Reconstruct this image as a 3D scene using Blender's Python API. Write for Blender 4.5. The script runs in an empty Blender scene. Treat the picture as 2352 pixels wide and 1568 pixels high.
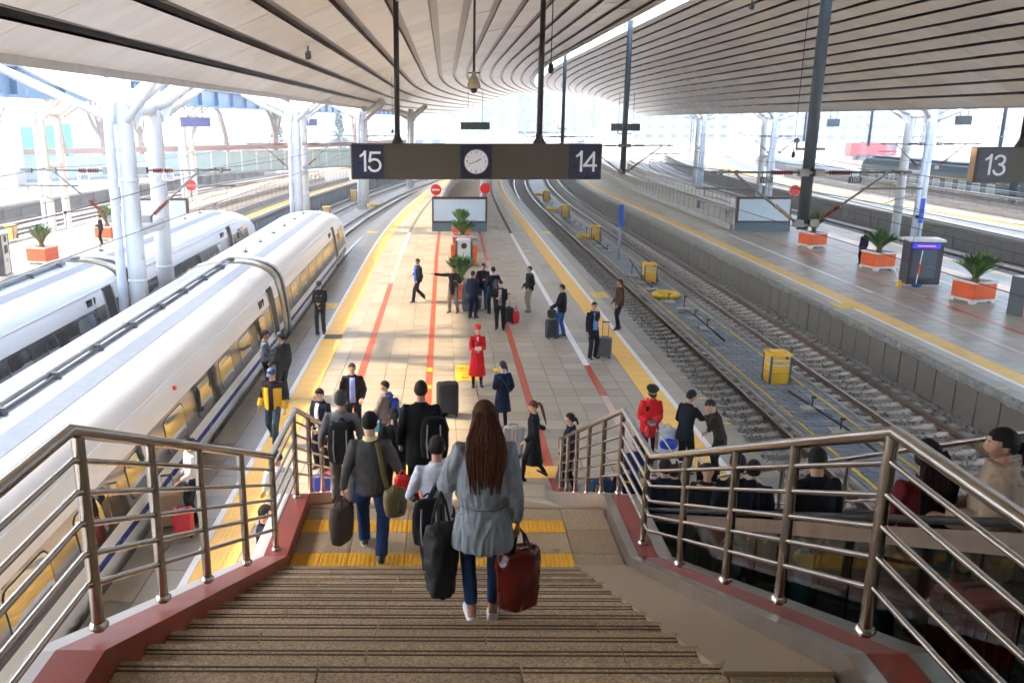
import bpy, bmesh, math, random
from math import sin, cos, pi, radians as R
from mathutils import Vector as V, Matrix, noise as mnoise

S = bpy.context.scene
COL = S.collection
random.seed(7)

# ------------------------------------------------------------------ camera
cam = bpy.data.cameras.new('camera')
camo = bpy.data.objects.new('camera', cam)
COL.objects.link(camo)
cam.sensor_width = 36
cam.lens = 36 * 1950 / 2352
cam.shift_x = (1176 - 1008) / 2352
cam.clip_start = 0.05
cam.clip_end = 6000
camo.location = (0, 0, 6.8)
camo.rotation_euler = (R(90 - 14.63), 0, R(0.398))
S.camera = camo

# ------------------------------------------------------------------ light
SUN_EL, SUN_AZ = 43.0, 280.0          # azimuth clockwise from +y (north): from the left, a little ahead
w = bpy.data.worlds.new('World')
S.world = w
w.use_nodes = True
nt = w.node_tree
sky = nt.nodes.new('ShaderNodeTexSky')
sky.sky_type = 'NISHITA'
sky.sun_disc = False
sky.sun_elevation = R(SUN_EL)
sky.sun_rotation = R(SUN_AZ)
sky.air_density = 1.0
sky.dust_density = 1.5
sky.ozone_density = 1.0
bg = nt.nodes['Background']
bg.inputs[1].default_value = 0.15
nt.links.new(sky.outputs[0], bg.inputs[0])
sun = bpy.data.lights.new('sun', 'SUN')
sun.energy = 1.0
sun.angle = R(2.5)
sun.color = (1.0, 0.80, 0.56)
suno = bpy.data.objects.new('sun', sun)
COL.objects.link(suno)
a = R(SUN_AZ)
tosun = V((sin(a) * cos(R(SUN_EL)), cos(a) * cos(R(SUN_EL)), sin(R(SUN_EL))))
suno.rotation_euler = tosun.to_track_quat('Z', 'Y').to_euler()
suno.location = tosun * 100
S.view_settings.view_transform = 'Standard'
S.view_settings.look = 'None'
S.view_settings.gamma = 1
S.view_settings.exposure = 3.68
S.view_settings.use_curve_mapping = False
S.cycles.max_bounces = 7
S.cycles.use_adaptive_sampling = True
S.cycles.adaptive_threshold = 0.03
S.cycles.adaptive_min_samples = 16
S.cycles.diffuse_bounces = 4
S.cycles.glossy_bounces = 3
S.cycles.transmission_bounces = 6
S.cycles.transparent_max_bounces = 12
S.cycles.volume_bounces = 0
S.cycles.sample_clamp_indirect = 6
S.cycles.caustics_reflective = False
S.cycles.caustics_refractive = False

# ------------------------------------------------------------------ helpers
TS = bpy.data.scenes.new('workbench')      # scratch scene for evaluating modifiers, removed at the end
MATS = {}


def mat(name, col, rough=0.6, metal=0.0, var=0.12, vscale=3.0, bump=0.0, bscale=40.0, spec=0.5, stretch=None,
        trans=0.0, ior=1.45, emit=0.0, speck=0.0, sscale=120.0, coat=0.0, alpha=1.0, sub=None, dirt=None):
    if name in MATS:
        return MATS[name]
    m = bpy.data.materials.new(name)
    m.use_nodes = True
    n, l = m.node_tree.nodes, m.node_tree.links
    b = n['Principled BSDF']
    b.inputs['Roughness'].default_value = rough
    b.inputs['Metallic'].default_value = metal
    b.inputs['Specular IOR Level'].default_value = spec
    b.inputs['IOR'].default_value = ior
    b.inputs['Transmission Weight'].default_value = trans
    b.inputs['Coat Weight'].default_value = coat
    b.inputs['Coat Roughness'].default_value = 0.08
    b.inputs['Alpha'].default_value = alpha
    c4 = (col[0], col[1], col[2], 1)
    b.inputs['Base Color'].default_value = c4
    if emit:
        b.inputs['Emission Color'].default_value = c4
        b.inputs['Emission Strength'].default_value = emit
    tc = n.new('ShaderNodeTexCoord')
    vec = tc.outputs['Object']
    if stretch:
        mp = n.new('ShaderNodeMapping')
        mp.inputs['Scale'].default_value = stretch
        l.new(vec, mp.inputs['Vector'])
        vec = mp.outputs['Vector']
    out = None
    if var:
        t = n.new('ShaderNodeTexNoise')
        t.inputs['Scale'].default_value = vscale
        t.inputs['Detail'].default_value = 5
        t.inputs['Roughness'].default_value = 0.62
        l.new(vec, t.inputs['Vector'])
        mr = n.new('ShaderNodeMapRange')
        mr.inputs[1].default_value = 0.3
        mr.inputs[2].default_value = 0.7
        mr.inputs[3].default_value = 1 - var
        mr.inputs[4].default_value = 1 + var
        l.new(t.outputs['Fac'], mr.inputs[0])
        mx = n.new('ShaderNodeMix')
        mx.data_type = 'RGBA'
        mx.blend_type = 'MULTIPLY'
        mx.inputs[0].default_value = 1
        mx.inputs[6].default_value = c4
        l.new(mr.outputs[0], mx.inputs[7])
        out = mx.outputs[2]
        if not metal:
            rr = n.new('ShaderNodeMapRange')
            rr.inputs[1].default_value = 0.3
            rr.inputs[2].default_value = 0.7
            rr.inputs[3].default_value = max(0.02, rough * 0.85)
            rr.inputs[4].default_value = min(1, rough * 1.15)
            l.new(t.outputs['Fac'], rr.inputs[0])
            l.new(rr.outputs[0], b.inputs['Roughness'])
    if speck:
        t2 = n.new('ShaderNodeTexNoise')
        t2.inputs['Scale'].default_value = sscale
        t2.inputs['Detail'].default_value = 2
        l.new(tc.outputs['Object'], t2.inputs['Vector'])
        m2 = n.new('ShaderNodeMapRange')
        m2.inputs[1].default_value = 0.35
        m2.inputs[2].default_value = 0.65
        m2.inputs[3].default_value = 1 - speck
        m2.inputs[4].default_value = 1 + speck
        l.new(t2.outputs['Fac'], m2.inputs[0])
        x2 = n.new('ShaderNodeMix')
        x2.data_type = 'RGBA'
        x2.blend_type = 'MULTIPLY'
        x2.inputs[0].default_value = 1
        if out:
            l.new(out, x2.inputs[6])
        else:
            x2.inputs[6].default_value = c4
        l.new(m2.outputs[0], x2.inputs[7])
        out = x2.outputs[2]
    if dirt:                      # (r,g,b, scale, threshold): blotches of another colour with a shape of their own
        t3 = n.new('ShaderNodeTexNoise')
        t3.inputs['Scale'].default_value = dirt[3]
        t3.inputs['Detail'].default_value = 6
        l.new(vec, t3.inputs['Vector'])
        m3 = n.new('ShaderNodeMapRange')
        m3.inputs[1].default_value = dirt[4]
        m3.inputs[2].default_value = dirt[4] + 0.16
        l.new(t3.outputs['Fac'], m3.inputs[0])
        x3 = n.new('ShaderNodeMix')
        x3.data_type = 'RGBA'
        l.new(m3.outputs[0], x3.inputs[0])
        if out:
            l.new(out, x3.inputs[6])
        else:
            x3.inputs[6].default_value = c4
        x3.inputs[7].default_value = (dirt[0], dirt[1], dirt[2], 1)
        out = x3.outputs[2]
    if out:
        l.new(out, b.inputs['Base Color'])
        if emit:
            l.new(out, b.inputs['Emission Color'])
    if bump:
        t4 = n.new('ShaderNodeTexNoise')
        t4.inputs['Scale'].default_value = bscale
        t4.inputs['Detail'].default_value = 4
        l.new(vec, t4.inputs['Vector'])
        bp = n.new('ShaderNodeBump')
        bp.inputs['Strength'].default_value = bump
        bp.inputs['Distance'].default_value = 0.02
        l.new(t4.outputs['Fac'], bp.inputs['Height'])
        l.new(bp.outputs[0], b.inputs['Normal'])
    if sub:
        b.inputs['Subsurface Weight'].default_value = sub
        b.inputs['Subsurface Radius'].default_value = (0.02, 0.008, 0.004)
    MATS[name] = m
    return m


def link(o, parent=None):
    COL.objects.link(o)
    if parent is not None:
        o.parent = parent
    return o


def tag(o, label=None, cat=None, group=None, kind=None):
    if label:
        o['label'] = label
    if cat:
        o['category'] = cat
    if group:
        o['group'] = group
    if kind:
        o['kind'] = kind
    return o


def empty(name, loc=(0, 0, 0), rz=0.0, label=None, cat=None, group=None):
    o = bpy.data.objects.new(name, None)
    o.empty_display_size = 0.1
    COL.objects.link(o)
    o.location = loc
    o.rotation_euler = (0, 0, rz)
    return tag(o, label, cat, group)


def copy_tree(o, parent=None):
    c = o.copy()
    COL.objects.link(c)
    c.parent = parent
    for ch in list(o.children):
        copy_tree(ch, c)
    return c


class MB:
    def __init__(self):
        self.v, self.f, self.m = [], [], []
        self.cur = 0

    def add(self, vs, fs):
        n = len(self.v)
        self.v.extend([tuple(p) for p in vs])
        for f in fs:
            self.f.append([i + n for i in f])
            self.m.append(self.cur)
        return self

    def box(self, c, s, rz=0.0, rx=0.0, ry=0.0, taper=None):
        hx, hy, hz = s[0] / 2, s[1] / 2, s[2] / 2
        tx, ty = taper if taper else (1, 1)
        vs = [(-hx, -hy, -hz), (hx, -hy, -hz), (hx, hy, -hz), (-hx, hy, -hz),
              (-hx * tx, -hy * ty, hz), (hx * tx, -hy * ty, hz), (hx * tx, hy * ty, hz), (-hx * tx, hy * ty, hz)]
        if rz or rx or ry:
            M = Matrix.Rotation(rz, 3, 'Z') @ Matrix.Rotation(ry, 3, 'Y') @ Matrix.Rotation(rx, 3, 'X')
            vs = [M @ V(p) for p in vs]
        vs = [(p[0] + c[0], p[1] + c[1], p[2] + c[2]) for p in vs]
        return self.add(vs, [(0, 3, 2, 1), (4, 5, 6, 7), (0, 1, 5, 4), (1, 2, 6, 5), (2, 3, 7, 6), (3, 0, 4, 7)])

    def bbox(self, c, s, b=0.01, rz=0.0, rx=0.0):
        """box with chamfered edges"""
        bm = bmesh.new()
        bmesh.ops.create_cube(bm, size=1)
        for v_ in bm.verts:
            v_.co = V((v_.co.x * s[0], v_.co.y * s[1], v_.co.z * s[2]))
        bmesh.ops.bevel(bm, geom=bm.edges[:], offset=b, segments=1, affect='EDGES')
        M = Matrix.Translation(c) @ Matrix.Rotation(rz, 4, 'Z') @ Matrix.Rotation(rx, 4, 'X')
        bm.transform(M)
        bm.verts.index_update()
        self.add([v_.co[:] for v_ in bm.verts], [[v_.index for v_ in f.verts] for f in bm.faces])
        bm.free()
        return self

    def loft(self, rings, caps=True, closed=True):
        n = len(rings[0])
        vs = [p for r in rings for p in r]
        fs = []
        for i in range(len(rings) - 1):
            for j in range(n if closed else n - 1):
                k = (j + 1) % n
                fs.append((i * n + j, i * n + k, (i + 1) * n + k, (i + 1) * n + j))
        if caps:
            fs.append(tuple(range(n - 1, -1, -1)))
            fs.append(tuple(range((len(rings) - 1) * n, len(rings) * n)))
        return self.add(vs, fs)

    def tube(self, path, r, n=8, caps=True, flat=1.0):
        P = [V(p) for p in path]
        rs = r if isinstance(r, (list, tuple)) else [r] * len(P)
        T = []
        for i in range(len(P)):
            if i == 0:
                t = P[1] - P[0]
            elif i == len(P) - 1:
                t = P[-1] - P[-2]
            else:
                t = (P[i + 1] - P[i]).normalized() + (P[i] - P[i - 1]).normalized()
            T.append(t.normalized())
        up = V((0, 0, 1)) if abs(T[0].z) < 0.9 else V((0, 1, 0))
        nrm = T[0].cross(up).normalized()
        rings = []
        for i in range(len(P)):
            nrm = (nrm - T[i] * nrm.dot(T[i])).normalized()
            bn = T[i].cross(nrm)
            k = 1.0
            if 0 < i < len(P) - 1:
                c_ = max(0.35, T[i].dot((P[i + 1] - P[i]).normalized()))
                k = 1 / c_
            ring = []
            for j in range(n):
                a_ = 2 * pi * j / n
                ring.append(P[i] + nrm * (cos(a_) * rs[i] * (k if 0 else 1)) + bn * (sin(a_) * rs[i] * flat))
            rings.append(ring)
        return self.loft(rings, caps)

    def cyl(self, a_, b_, r, n=10, r2=None):
        return self.tube([a_, b_], [r, r if r2 is None else r2], n)

    def lathe(self, prof, c=(0, 0, 0), n=16):
        rings = [[(c[0] + r_ * cos(2 * pi * j / n), c[1] + r_ * sin(2 * pi * j / n), c[2] + z_) for j in range(n)] for r_, z_ in prof]
        return self.loft(rings)

    def ball(self, c, r, nu=10, nv=7):
        rx, ry, rz_ = r if isinstance(r, (list, tuple)) else (r, r, r)
        rings = []
        for i in range(nv + 1):
            t = -pi / 2 + pi * i / nv
            t = max(-pi / 2 + .12, min(pi / 2 - .12, t))
            rings.append([(c[0] + rx * cos(t) * cos(2 * pi * j / nu), c[1] + ry * cos(t) * sin(2 * pi * j / nu), c[2] + rz_ * sin(t)) for j in range(nu)])
        return self.loft(rings)

    def mesh(self, name, mats, smooth=False):
        me = bpy.data.meshes.new(name)
        me.from_pydata(self.v, [], self.f)
        for m_ in (mats if isinstance(mats, (list, tuple)) else [mats]):
            me.materials.append(m_)
        if any(self.m):
            me.polygons.foreach_set('material_index', self.m)
        if smooth:
            me.polygons.foreach_set('use_smooth', [True] * len(me.polygons))
        me.update()
        return me

    def build(self, name, mats, parent=None, smooth=False, loc=None, kind=None, auto=None):
        me = self.mesh(name, mats, smooth or auto is not None)
        if auto is not None:
            me.set_sharp_from_angle(angle=R(auto))
        o = bpy.data.objects.new(name, me)
        link(o, parent)
        if loc:
            o.location = loc
        if kind:
            o['kind'] = kind
        return o


def inst(name, me, parent, loc, rz=0.0, scale=None):
    o = bpy.data.objects.new(name, me)
    link(o, parent)
    o.location = loc
    if rz:
        o.rotation_euler = (0, 0, rz)
    if scale:
        o.scale = scale
    return o


def wroot(name, loc, label, cat, group=None):
    """root whose parts are given in world coordinates: parts are moved by -loc"""
    return empty(name, loc, 0, label, cat, group)


def wpart(mb, name, mats, root, **kw):
    L = root.location
    mb.v = [(p[0] - L[0], p[1] - L[1], p[2] - L[2]) for p in mb.v]
    return mb.build(name, mats, root, **kw)


def text_mesh(s, size, m, depth=0.004):
    cu = bpy.data.curves.new('lettering', 'FONT')
    cu.body = s
    cu.size = size
    cu.align_x = 'CENTER'
    cu.align_y = 'CENTER'
    cu.extrude = depth
    o = bpy.data.objects.new('lettering', cu)
    TS.collection.objects.link(o)
    TS.view_layers[0].update()
    dg = TS.view_layers[0].depsgraph
    me = bpy.data.meshes.new_from_object(o.evaluated_get(dg))
    bpy.data.objects.remove(o)
    me.materials.clear()
    me.materials.append(m)
    return me


def put_text(s, size, m, parent, loc, rot=(pi / 2, 0, 0), name='lettering', sx=1.0):
    o = bpy.data.objects.new(name, text_mesh(s, size, m))
    link(o, parent)
    o.location = loc
    o.rotation_euler = rot
    o.scale = (sx, 1, 1)
    return o


# the tracks run straight ahead and then bend to the right; the left-hand ones bend earlier
def cL(y):
    return 0 if y < 42 else (y - 42) ** 2 / 750.0 if y < 120 else 8.11 + (y - 120) * 0.208


def cR(y):
    return 0 if y < 75 else (y - 75) ** 2 / 934.0


def cx(x, y):
    t = min(1, max(0, (x + 5) / 11.0))
    return cL(y) * (1 - t) + cR(y) * t


def ys_range(y0, y1, step):
    n = max(1, int(math.ceil((y1 - y0) / step)))
    return [y0 + (y1 - y0) * i / n for i in range(n + 1)]


def sweep(mb, prof, ys, closed=True, caps=True, cf=cx):
    rings = [[(x + cf(x, y), y, z) for x, z in prof] for y in ys]
    return mb.loft(rings, caps and closed, closed)


# ------------------------------------------------------------------ materials
m_steel = mat('brushed_stainless_steel', (0.46, 0.415, 0.36), 0.20, 1.0, 0.12, 5, stretch=(1, 1, 1))
m_steel_flat = mat('stainless_sheet', (0.42, 0.37, 0.32), 0.34, 1.0, 0.10, 6)
m_granite = mat('granite_tread', (0.365, 0.26, 0.152), 0.6, 0, 0.10, 2.0, 0.15, 200, speck=0.36, sscale=75)
m_granite_s = mat('granite_slab', (0.32, 0.228, 0.135), 0.5, 0, 0.10, 2.0, 0.1, 200, speck=0.14, sscale=90)
m_red_stone = mat('red_stone', (0.29, 0.052, 0.03), 0.42, 0, 0.2, 2.2, speck=0.16, sscale=110, dirt=(0.20, 0.06, 0.04, 2.6, 0.58))
m_dark = mat('dark_rubber', (0.018, 0.017, 0.016), 0.6)
m_black = mat('black_paint', (0.02, 0.02, 0.022), 0.35)
m_white = mat('white_paint', (0.78, 0.78, 0.76), 0.45, 0, 0.05)
m_yellow = mat('yellow_tactile', (0.84, 0.50, 0.10), 0.5, 0, 0.10, 1.7, dirt=(0.5, 0.35, 0.12, 0.9, 0.62))
m_yel_dome = mat('yellow_tactile_wet', (0.83, 0.42, 0.02), 0.42, 0, 0.08, 4)
m_tile = mat('platform_tile', (0.345, 0.292, 0.212), 0.40, 0, 0.14, 0.9, speck=0.06, sscale=60, dirt=(0.36, 0.33, 0.28, 0.35, 0.58))
m_tile_b = mat('platform_tile_pale', (0.385, 0.328, 0.242), 0.40, 0, 0.12, 0.8, speck=0.06, sscale=60)
m_tile_c = mat('platform_tile_dull', (0.305, 0.258, 0.188), 0.44, 0, 0.14, 0.9, speck=0.06, sscale=60)
m_tile_d = mat('platform_edge_stone', (0.25, 0.222, 0.178), 0.42, 0, 0.18, 0.9, speck=0.08, sscale=60)
m_grout = mat('grout', (0.15, 0.13, 0.10), 0.8)
m_redline = mat('red_tile', (0.46, 0.075, 0.03), 0.35, 0, 0.14, 1.2)
m_pinkline = mat('worn_pink_tile', (0.55, 0.38, 0.33), 0.4, 0, 0.14, 2)
m_whiteline = mat('white_line', (0.76, 0.74, 0.71), 0.45, 0, 0.08, 3)
m_conc = mat('concrete', (0.36, 0.34, 0.30), 0.8, 0, 0.2, 1.4, 0.3, 30, dirt=(0.22, 0.2, 0.18, 1.3, 0.6))
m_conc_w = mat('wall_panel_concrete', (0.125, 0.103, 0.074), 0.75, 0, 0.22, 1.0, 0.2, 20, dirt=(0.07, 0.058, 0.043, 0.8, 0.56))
m_conc_d = mat('dark_concrete', (0.13, 0.125, 0.115), 0.85, 0, 0.2, 2)
m_sleeper = mat('sleeper_concrete', (0.50, 0.46, 0.38), 0.8, 0, 0.2, 3, 0.3, 40)
m_rail = mat('rail_rust', (0.13, 0.075, 0.045), 0.6, 0.3, 0.25, 4)
m_railtop = mat('rail_polished', (0.6, 0.58, 0.55), 0.25, 1.0, 0.08)
m_ballast = mat('ballast', (0.29, 0.265, 0.225), 0.9, 0, 0.35, 9, 0.8, 22, speck=0.3, sscale=22)
m_sett = mat('blue_grey_sett', (0.18, 0.205, 0.23), 0.42, 0, 0.25, 2.5, 0.2, 30)
m_sett_b = mat('blue_grey_sett_pale', (0.24, 0.265, 0.285), 0.42, 0, 0.25, 2.5, 0.2, 30)
m_ylines = mat('yellow_road_paint', (0.72, 0.48, 0.02), 0.5, 0, 0.15, 5, dirt=(0.3, 0.24, 0.1, 3, 0.6))
m_ybox = mat('yellow_enamel', (0.80, 0.42, 0.01), 0.35, 0, 0.06, 3)
m_orange = mat('orange_slat', (0.78, 0.12, 0.015), 0.4, 0, 0.10, 4)
m_blue = mat('blue_enamel', (0.01, 0.08, 0.50), 0.35)
m_redsign = mat('red_sign', (0.78, 0.02, 0.015), 0.4, 0, 0.05)
m_navy = mat('navy_panel', (0.012, 0.017, 0.05), 0.3)
m_board = mat('dark_olive_board', (0.085, 0.072, 0.048), 0.5, 0, 0.12, 2)
m_postgrey = mat('grey_post_paint', (0.10, 0.125, 0.135), 0.4, 0, 0.14, 2)
m_colwhite = mat('white_column_paint', (0.70, 0.71, 0.70), 0.4, 0, 0.08, 1.2, dirt=(0.42, 0.37, 0.30, 2.2, 0.63))
m_girder = mat('blue_girder', (0.15, 0.225, 0.30), 0.45, 0, 0.2, 1.2, dirt=(0.35, 0.45, 0.52, 1.5, 0.6))
m_glass = mat('balustrade_glass', (0.50, 0.66, 0.62), 0.02, 0, 0, trans=1.0, ior=1.42, spec=.5)
m_roof = mat('canopy_panel', (0.84, 0.76, 0.63), 0.32, 0, 0.10, 0.9, stretch=(0.25, 1.6, 1))
m_roof_b = mat('canopy_panel_pale', (0.87, 0.82, 0.72), 0.34, 0, 0.10, 0.9, stretch=(0.25, 1.6, 1))
m_roof_c = mat('canopy_panel_dull', (0.78, 0.69, 0.56), 0.32, 0, 0.12, 0.9, stretch=(0.25, 1.6, 1))
m_rib = mat('canopy_rib_dark', (0.022, 0.017, 0.017), 0.35, 0, 0.2, 2)
m_rib_side = mat('canopy_rib_side', (0.36, 0.31, 0.28), 0.35, 0, 0.2, 1.5, stretch=(0.4, 0.4, 1))
m_roof_top = mat('canopy_top_sheet', (0.55, 0.58, 0.60), 0.5)
# ================================================================== ground
m_ground = mat('yard_ground', (0.40, 0.37, 0.32), 0.9, 0, 0.2, 0.05)
mb = MB()
G = 1500
mb.add([(-G, -200, -1.62), (G, -200, -1.62), (G, 2600, -1.62), (-G, 2600, -1.62)], [(0, 1, 2, 3)])
tag(mb.build('ground', m_ground), 'pale dusty yard ground around the tracks', None, None, 'structure')


# ================================================================== platforms
def slab(name, x0, x1, y0, y1, label, m=m_grout):
    mb = MB()
    sweep(mb, [(x0 + .12, -1.62), (x1 - .12, -1.62), (x1 - .12, -.22), (x1, -.2), (x1, -.014), (x0, -.014), (x0, -.2), (x0 + .12, -.22)], ys_range(y0, y1, 3.0))
    return tag(mb.build(name, [m]), label, None, None, 'structure')


def quad_tile(mb, x0, x1, y0, y1, z=0.0, t=0.016):
    """low box following the bend"""
    p = [(x0, y0), (x1, y0), (x1, y1), (x0, y1)]
    vs = [(x + cx(x, y), y, z - t) for x, y in p] + [(x + cx(x, y), y, z) for x, y in p]
    mb.add(vs, [(4, 5, 6, 7), (0, 1, 5, 4), (1, 2, 6, 5), (2, 3, 7, 6), (3, 0, 4, 7)])


TILE_ME = {}


def tile_obj(parent, x0, x1, y0, y1, m, name='tile', dz=0.0):
    g = 0.005
    k = (round(x1 - x0, 3), round(y1 - y0, 3), m.name)
    if k not in TILE_ME:
        mb = MB()
        w_, d_ = x1 - x0 - 2 * g, y1 - y0 - 2 * g
        mb.box((0, 0, -.008), (w_, d_, .016), taper=((w_ - .006) / w_, (d_ - .006) / d_))
        TILE_ME[k] = mb.mesh(name, m)
    return inst(name, TILE_ME[k], parent, ((x0 + x1) / 2, (y0 + y1) / 2, dz))


def pave(parent, cols, y0, y1, dy, nearest, mats, skip=None, obj_y=(0, 60), far_kind='stuff'):
    """cols: list of (x0,x1). the `nearest` pieces become objects, the rest one stuff part"""
    rng = random.Random(int(y0 * 10 + cols[0][0] * 7))
    pieces = []
    n = int((y1 - y0) / dy)
    for ci, (a_, b_) in enumerate(cols):
        off = 0
        for i in range(n):
            ya = y0 + i * dy + off
            if skip and skip((a_ + b_) / 2, ya + dy / 2):
                continue
            pieces.append((ya, a_, b_, ya + dy, rng.random()))
    pieces.sort()
    near = [p for p in pieces if obj_y[0] <= p[0] <= obj_y[1]][:nearest]
    ns = set((p[0], p[1]) for p in near)
    for ya, a_, b_, yb, r_ in near:
        m = mats[0] if r_ < .62 else mats[1] if r_ < .85 else mats[2]
        tile_obj(parent, a_, b_, ya, yb, m, dz=-.0006 * int(r_ * 10 % 4))
    mbs = [MB() for _ in mats]
    for ya, a_, b_, yb, r_ in pieces:
        if (ya, a_) in ns:
            continue
        k = 0 if r_ < .62 else 1 if r_ < .85 else 2
        quad_tile(mbs[k], a_ + .004, b_ - .004, ya + .004, yb - .004)
    for k, mb_ in enumerate(mbs):
        if mb_.v:
            mb_.build('paving', mats[k], parent, kind='stuff')


def split(a_, b_, n):
    return [(a_ + (b_ - a_) * i / n, a_ + (b_ - a_) * (i + 1) / n) for i in range(n)]


def strip(parent, x0, x1, y0, y1, m, name, z=0.0, step=3.0):
    mb = MB()
    ys = ys_range(y0, y1, step)
    sweep(mb, [(x0, z - .02), (x1, z - .02), (x1, z), (x0, z)], ys)
    return mb.build(name, m, parent)


P_END = 128
plat = slab('platform', -5.05, 6.62, -6, P_END, 'pale tiled platform between the white train and the open track')
T3 = [m_tile, m_tile_b, m_tile_c]


def under_stairs(x, y):
    return -1.9 < x < 4.4 and y < 12.4


pave(plat, split(-3.3, -2.4, 2) + split(-2.2, -.5, 3) + split(-.33, 2.04, 4) + split(2.21, 3.98, 3) + split(4.16, 5.06, 2),
     8.0, P_END, .6, 300, T3, under_stairs, (10.4, 60))
E3 = [m_tile_d, m_tile_c, m_tile_d]
pave(plat, [(-5.05, -4.54), (-4.54, -4.02), (6.2, 6.62)], 7.4, P_END, .9, 90, E3, None, (8, 60))
pave(plat, [(5.76, 6.2)], 7.4, P_END, .9, 40, [m_tile_b, m_tile, m_tile_b], None, (8, 60))
# painted and inlaid lines
for y0, y1, m in ((-2, 36, m_redline), (36, 44, m_pinkline), (44, 53, m_whiteline)):
    strip(plat, -2.4, -2.2, max(y0, 8), y1, m, 'inlaid_line')
strip(plat, -.5, -.33, 8, 52.5, m_redline, 'inlaid_line')
for y0, y1, m in ((12, 36, m_redline), (36, 42, m_pinkline), (42, 52.5, m_redline)):
    strip(plat, 2.04, 2.21, y0, y1, m, 'inlaid_line')
for y0, y1, m in ((12, 20.6, m_pinkline), (20.6, 23.4, m_redline), (23.4, 52.5, m_whiteline)):
    strip(plat, 3.98, 4.16, y0, y1, m, 'inlaid_line')
strip(plat, -4.02, -3.91, 6, P_END, m_whiteline, 'white_line')
strip(plat, 5.63, 5.76, 6, P_END, m_whiteline, 'white_line')


def tactile_mesh(wd, d, m, bars=True, n=8):
    mb = MB()
    mb.box((0, 0, -.008), (wd - .006, d - .006, .016))
    if bars:
        for i in range(n):
            x = -wd / 2 + wd * (i + .5) / n
            for s in (-1, 1):
                mb.box((x, s * d / 4, .0025), (wd / n * .42, d / 2 - .05, .006), taper=(.7, .95))
    else:
        k = int(round(d / .05))
        kw = int(round(wd / .05))
        for i in range(kw):
            for j in range(k):
                mb.lathe([(.017, 0), (.014, .005), (.005, .007)], (-wd / 2 + wd * (i + .5) / kw, -d / 2 + d * (j + .5) / k, 0), 7)
    return mb.mesh('tactile_tile', m, False)


tm = tactile_mesh(.6, .6, m_yellow, n=7)
tm2 = tactile_mesh(.56, .6, m_yellow, n=7)
for xa, me, ya in ((-3.605, tm, 7.4), (5.345, tm2, 9.0)):
    for i in range(100):
        y = ya + .6 * i
        if y > 60:
            break
        inst('tactile_tile', me, plat, (xa + cx(xa, y), y, 0))
    strip(plat, xa - (.3 if me is tm else .28), xa + (.3 if me is tm else .28), y - .3, P_END, m_yellow, 'tactile_paving').__setitem__('kind', 'stuff')
td = tactile_mesh(.3, .3, m_yellow, False)
for i in range(15):                       # at the foot of the stairs
    for j in range(2):
        inst('tactile_tile', td, plat, (-2.05 + .3 * i, 15.6 + .3 * j, .0065))
for i in range(4):
    inst('tactile_tile', td, plat, (2.75 + .3 * i, 13.75, .0065))
# yellow warning squares on the tiles, with worn red marks
for (x, y, w_, d_, mk) in ((.62, 22.6, .62, 1.5, 1), (6.2, 33.5, .62, 1.1, 1), (-4.35, 31.3, .6, 1.0, 1), (6.3, 53, .6, 1.0, 0), (-4.5, 53, .6, 1, 0),
                          (-.42, 22.9, .16, .35, 0), (1.45, 22.9, .16, .35, 0), (-.42, 21.3, .16, .3, 0), (1.45, 21.3, .22, .3, 0)):
    mb = MB()
    mb.box((x, y, .003), (w_, d_, .006))
    p = mb.build('floor_sign', m_ylines, plat)
    if mk:
        mb = MB()
        rg = random.Random(int(x * 10))
        for i in range(3):
            for j in range(4):
                mb.box((x - .12 + .12 * i + rg.uniform(-.02, .02), y - d_ * .3 + d_ * .2 * j, .0075), (rg.choice((.09, .03)), rg.choice((.02, .12)), .002))
        mb.build('worn_marks', m_redline, p)
mb = MB()
ringm = []
for r0, r1 in ((.33, .305),):
    for i in range(32):
        a0, a1 = 2 * pi * i / 32, 2 * pi * (i + 1) / 32
        mb.add([(3.6 + r * cos(a_), 24.9 + r * sin(a_), .004) for r, a_ in ((r0, a0), (r0, a1), (r1, a1), (r1, a0))], [(0, 1, 2, 3)])
mb.add([(3.6 + .3 * cos(2 * pi * i / 32), 24.9 + .3 * sin(2 * pi * i / 32), .003) for i in range(32)], [tuple(range(32))])
mb.build('manhole_cover', mat('manhole_pink', (0.40, 0.25, 0.22), .5, 0, .2, 6), plat)
mb = MB()
mb.box((-3.6, 26.6, .010), (.55, .5, .02))
for i in range(9):
    mb.box((-3.6, 26.4 + i * .05, .022), (.46, .02, .006))
mb.build('drain_cover', m_conc_d, plat)
for i in range(13):
    mb = MB()
    y = 13.2 + i * 1.8
    mb.box((6.52, y, .004), (.2, .07, .008))
    mb.build('edge_mark', m_ylines, plat)


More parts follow.
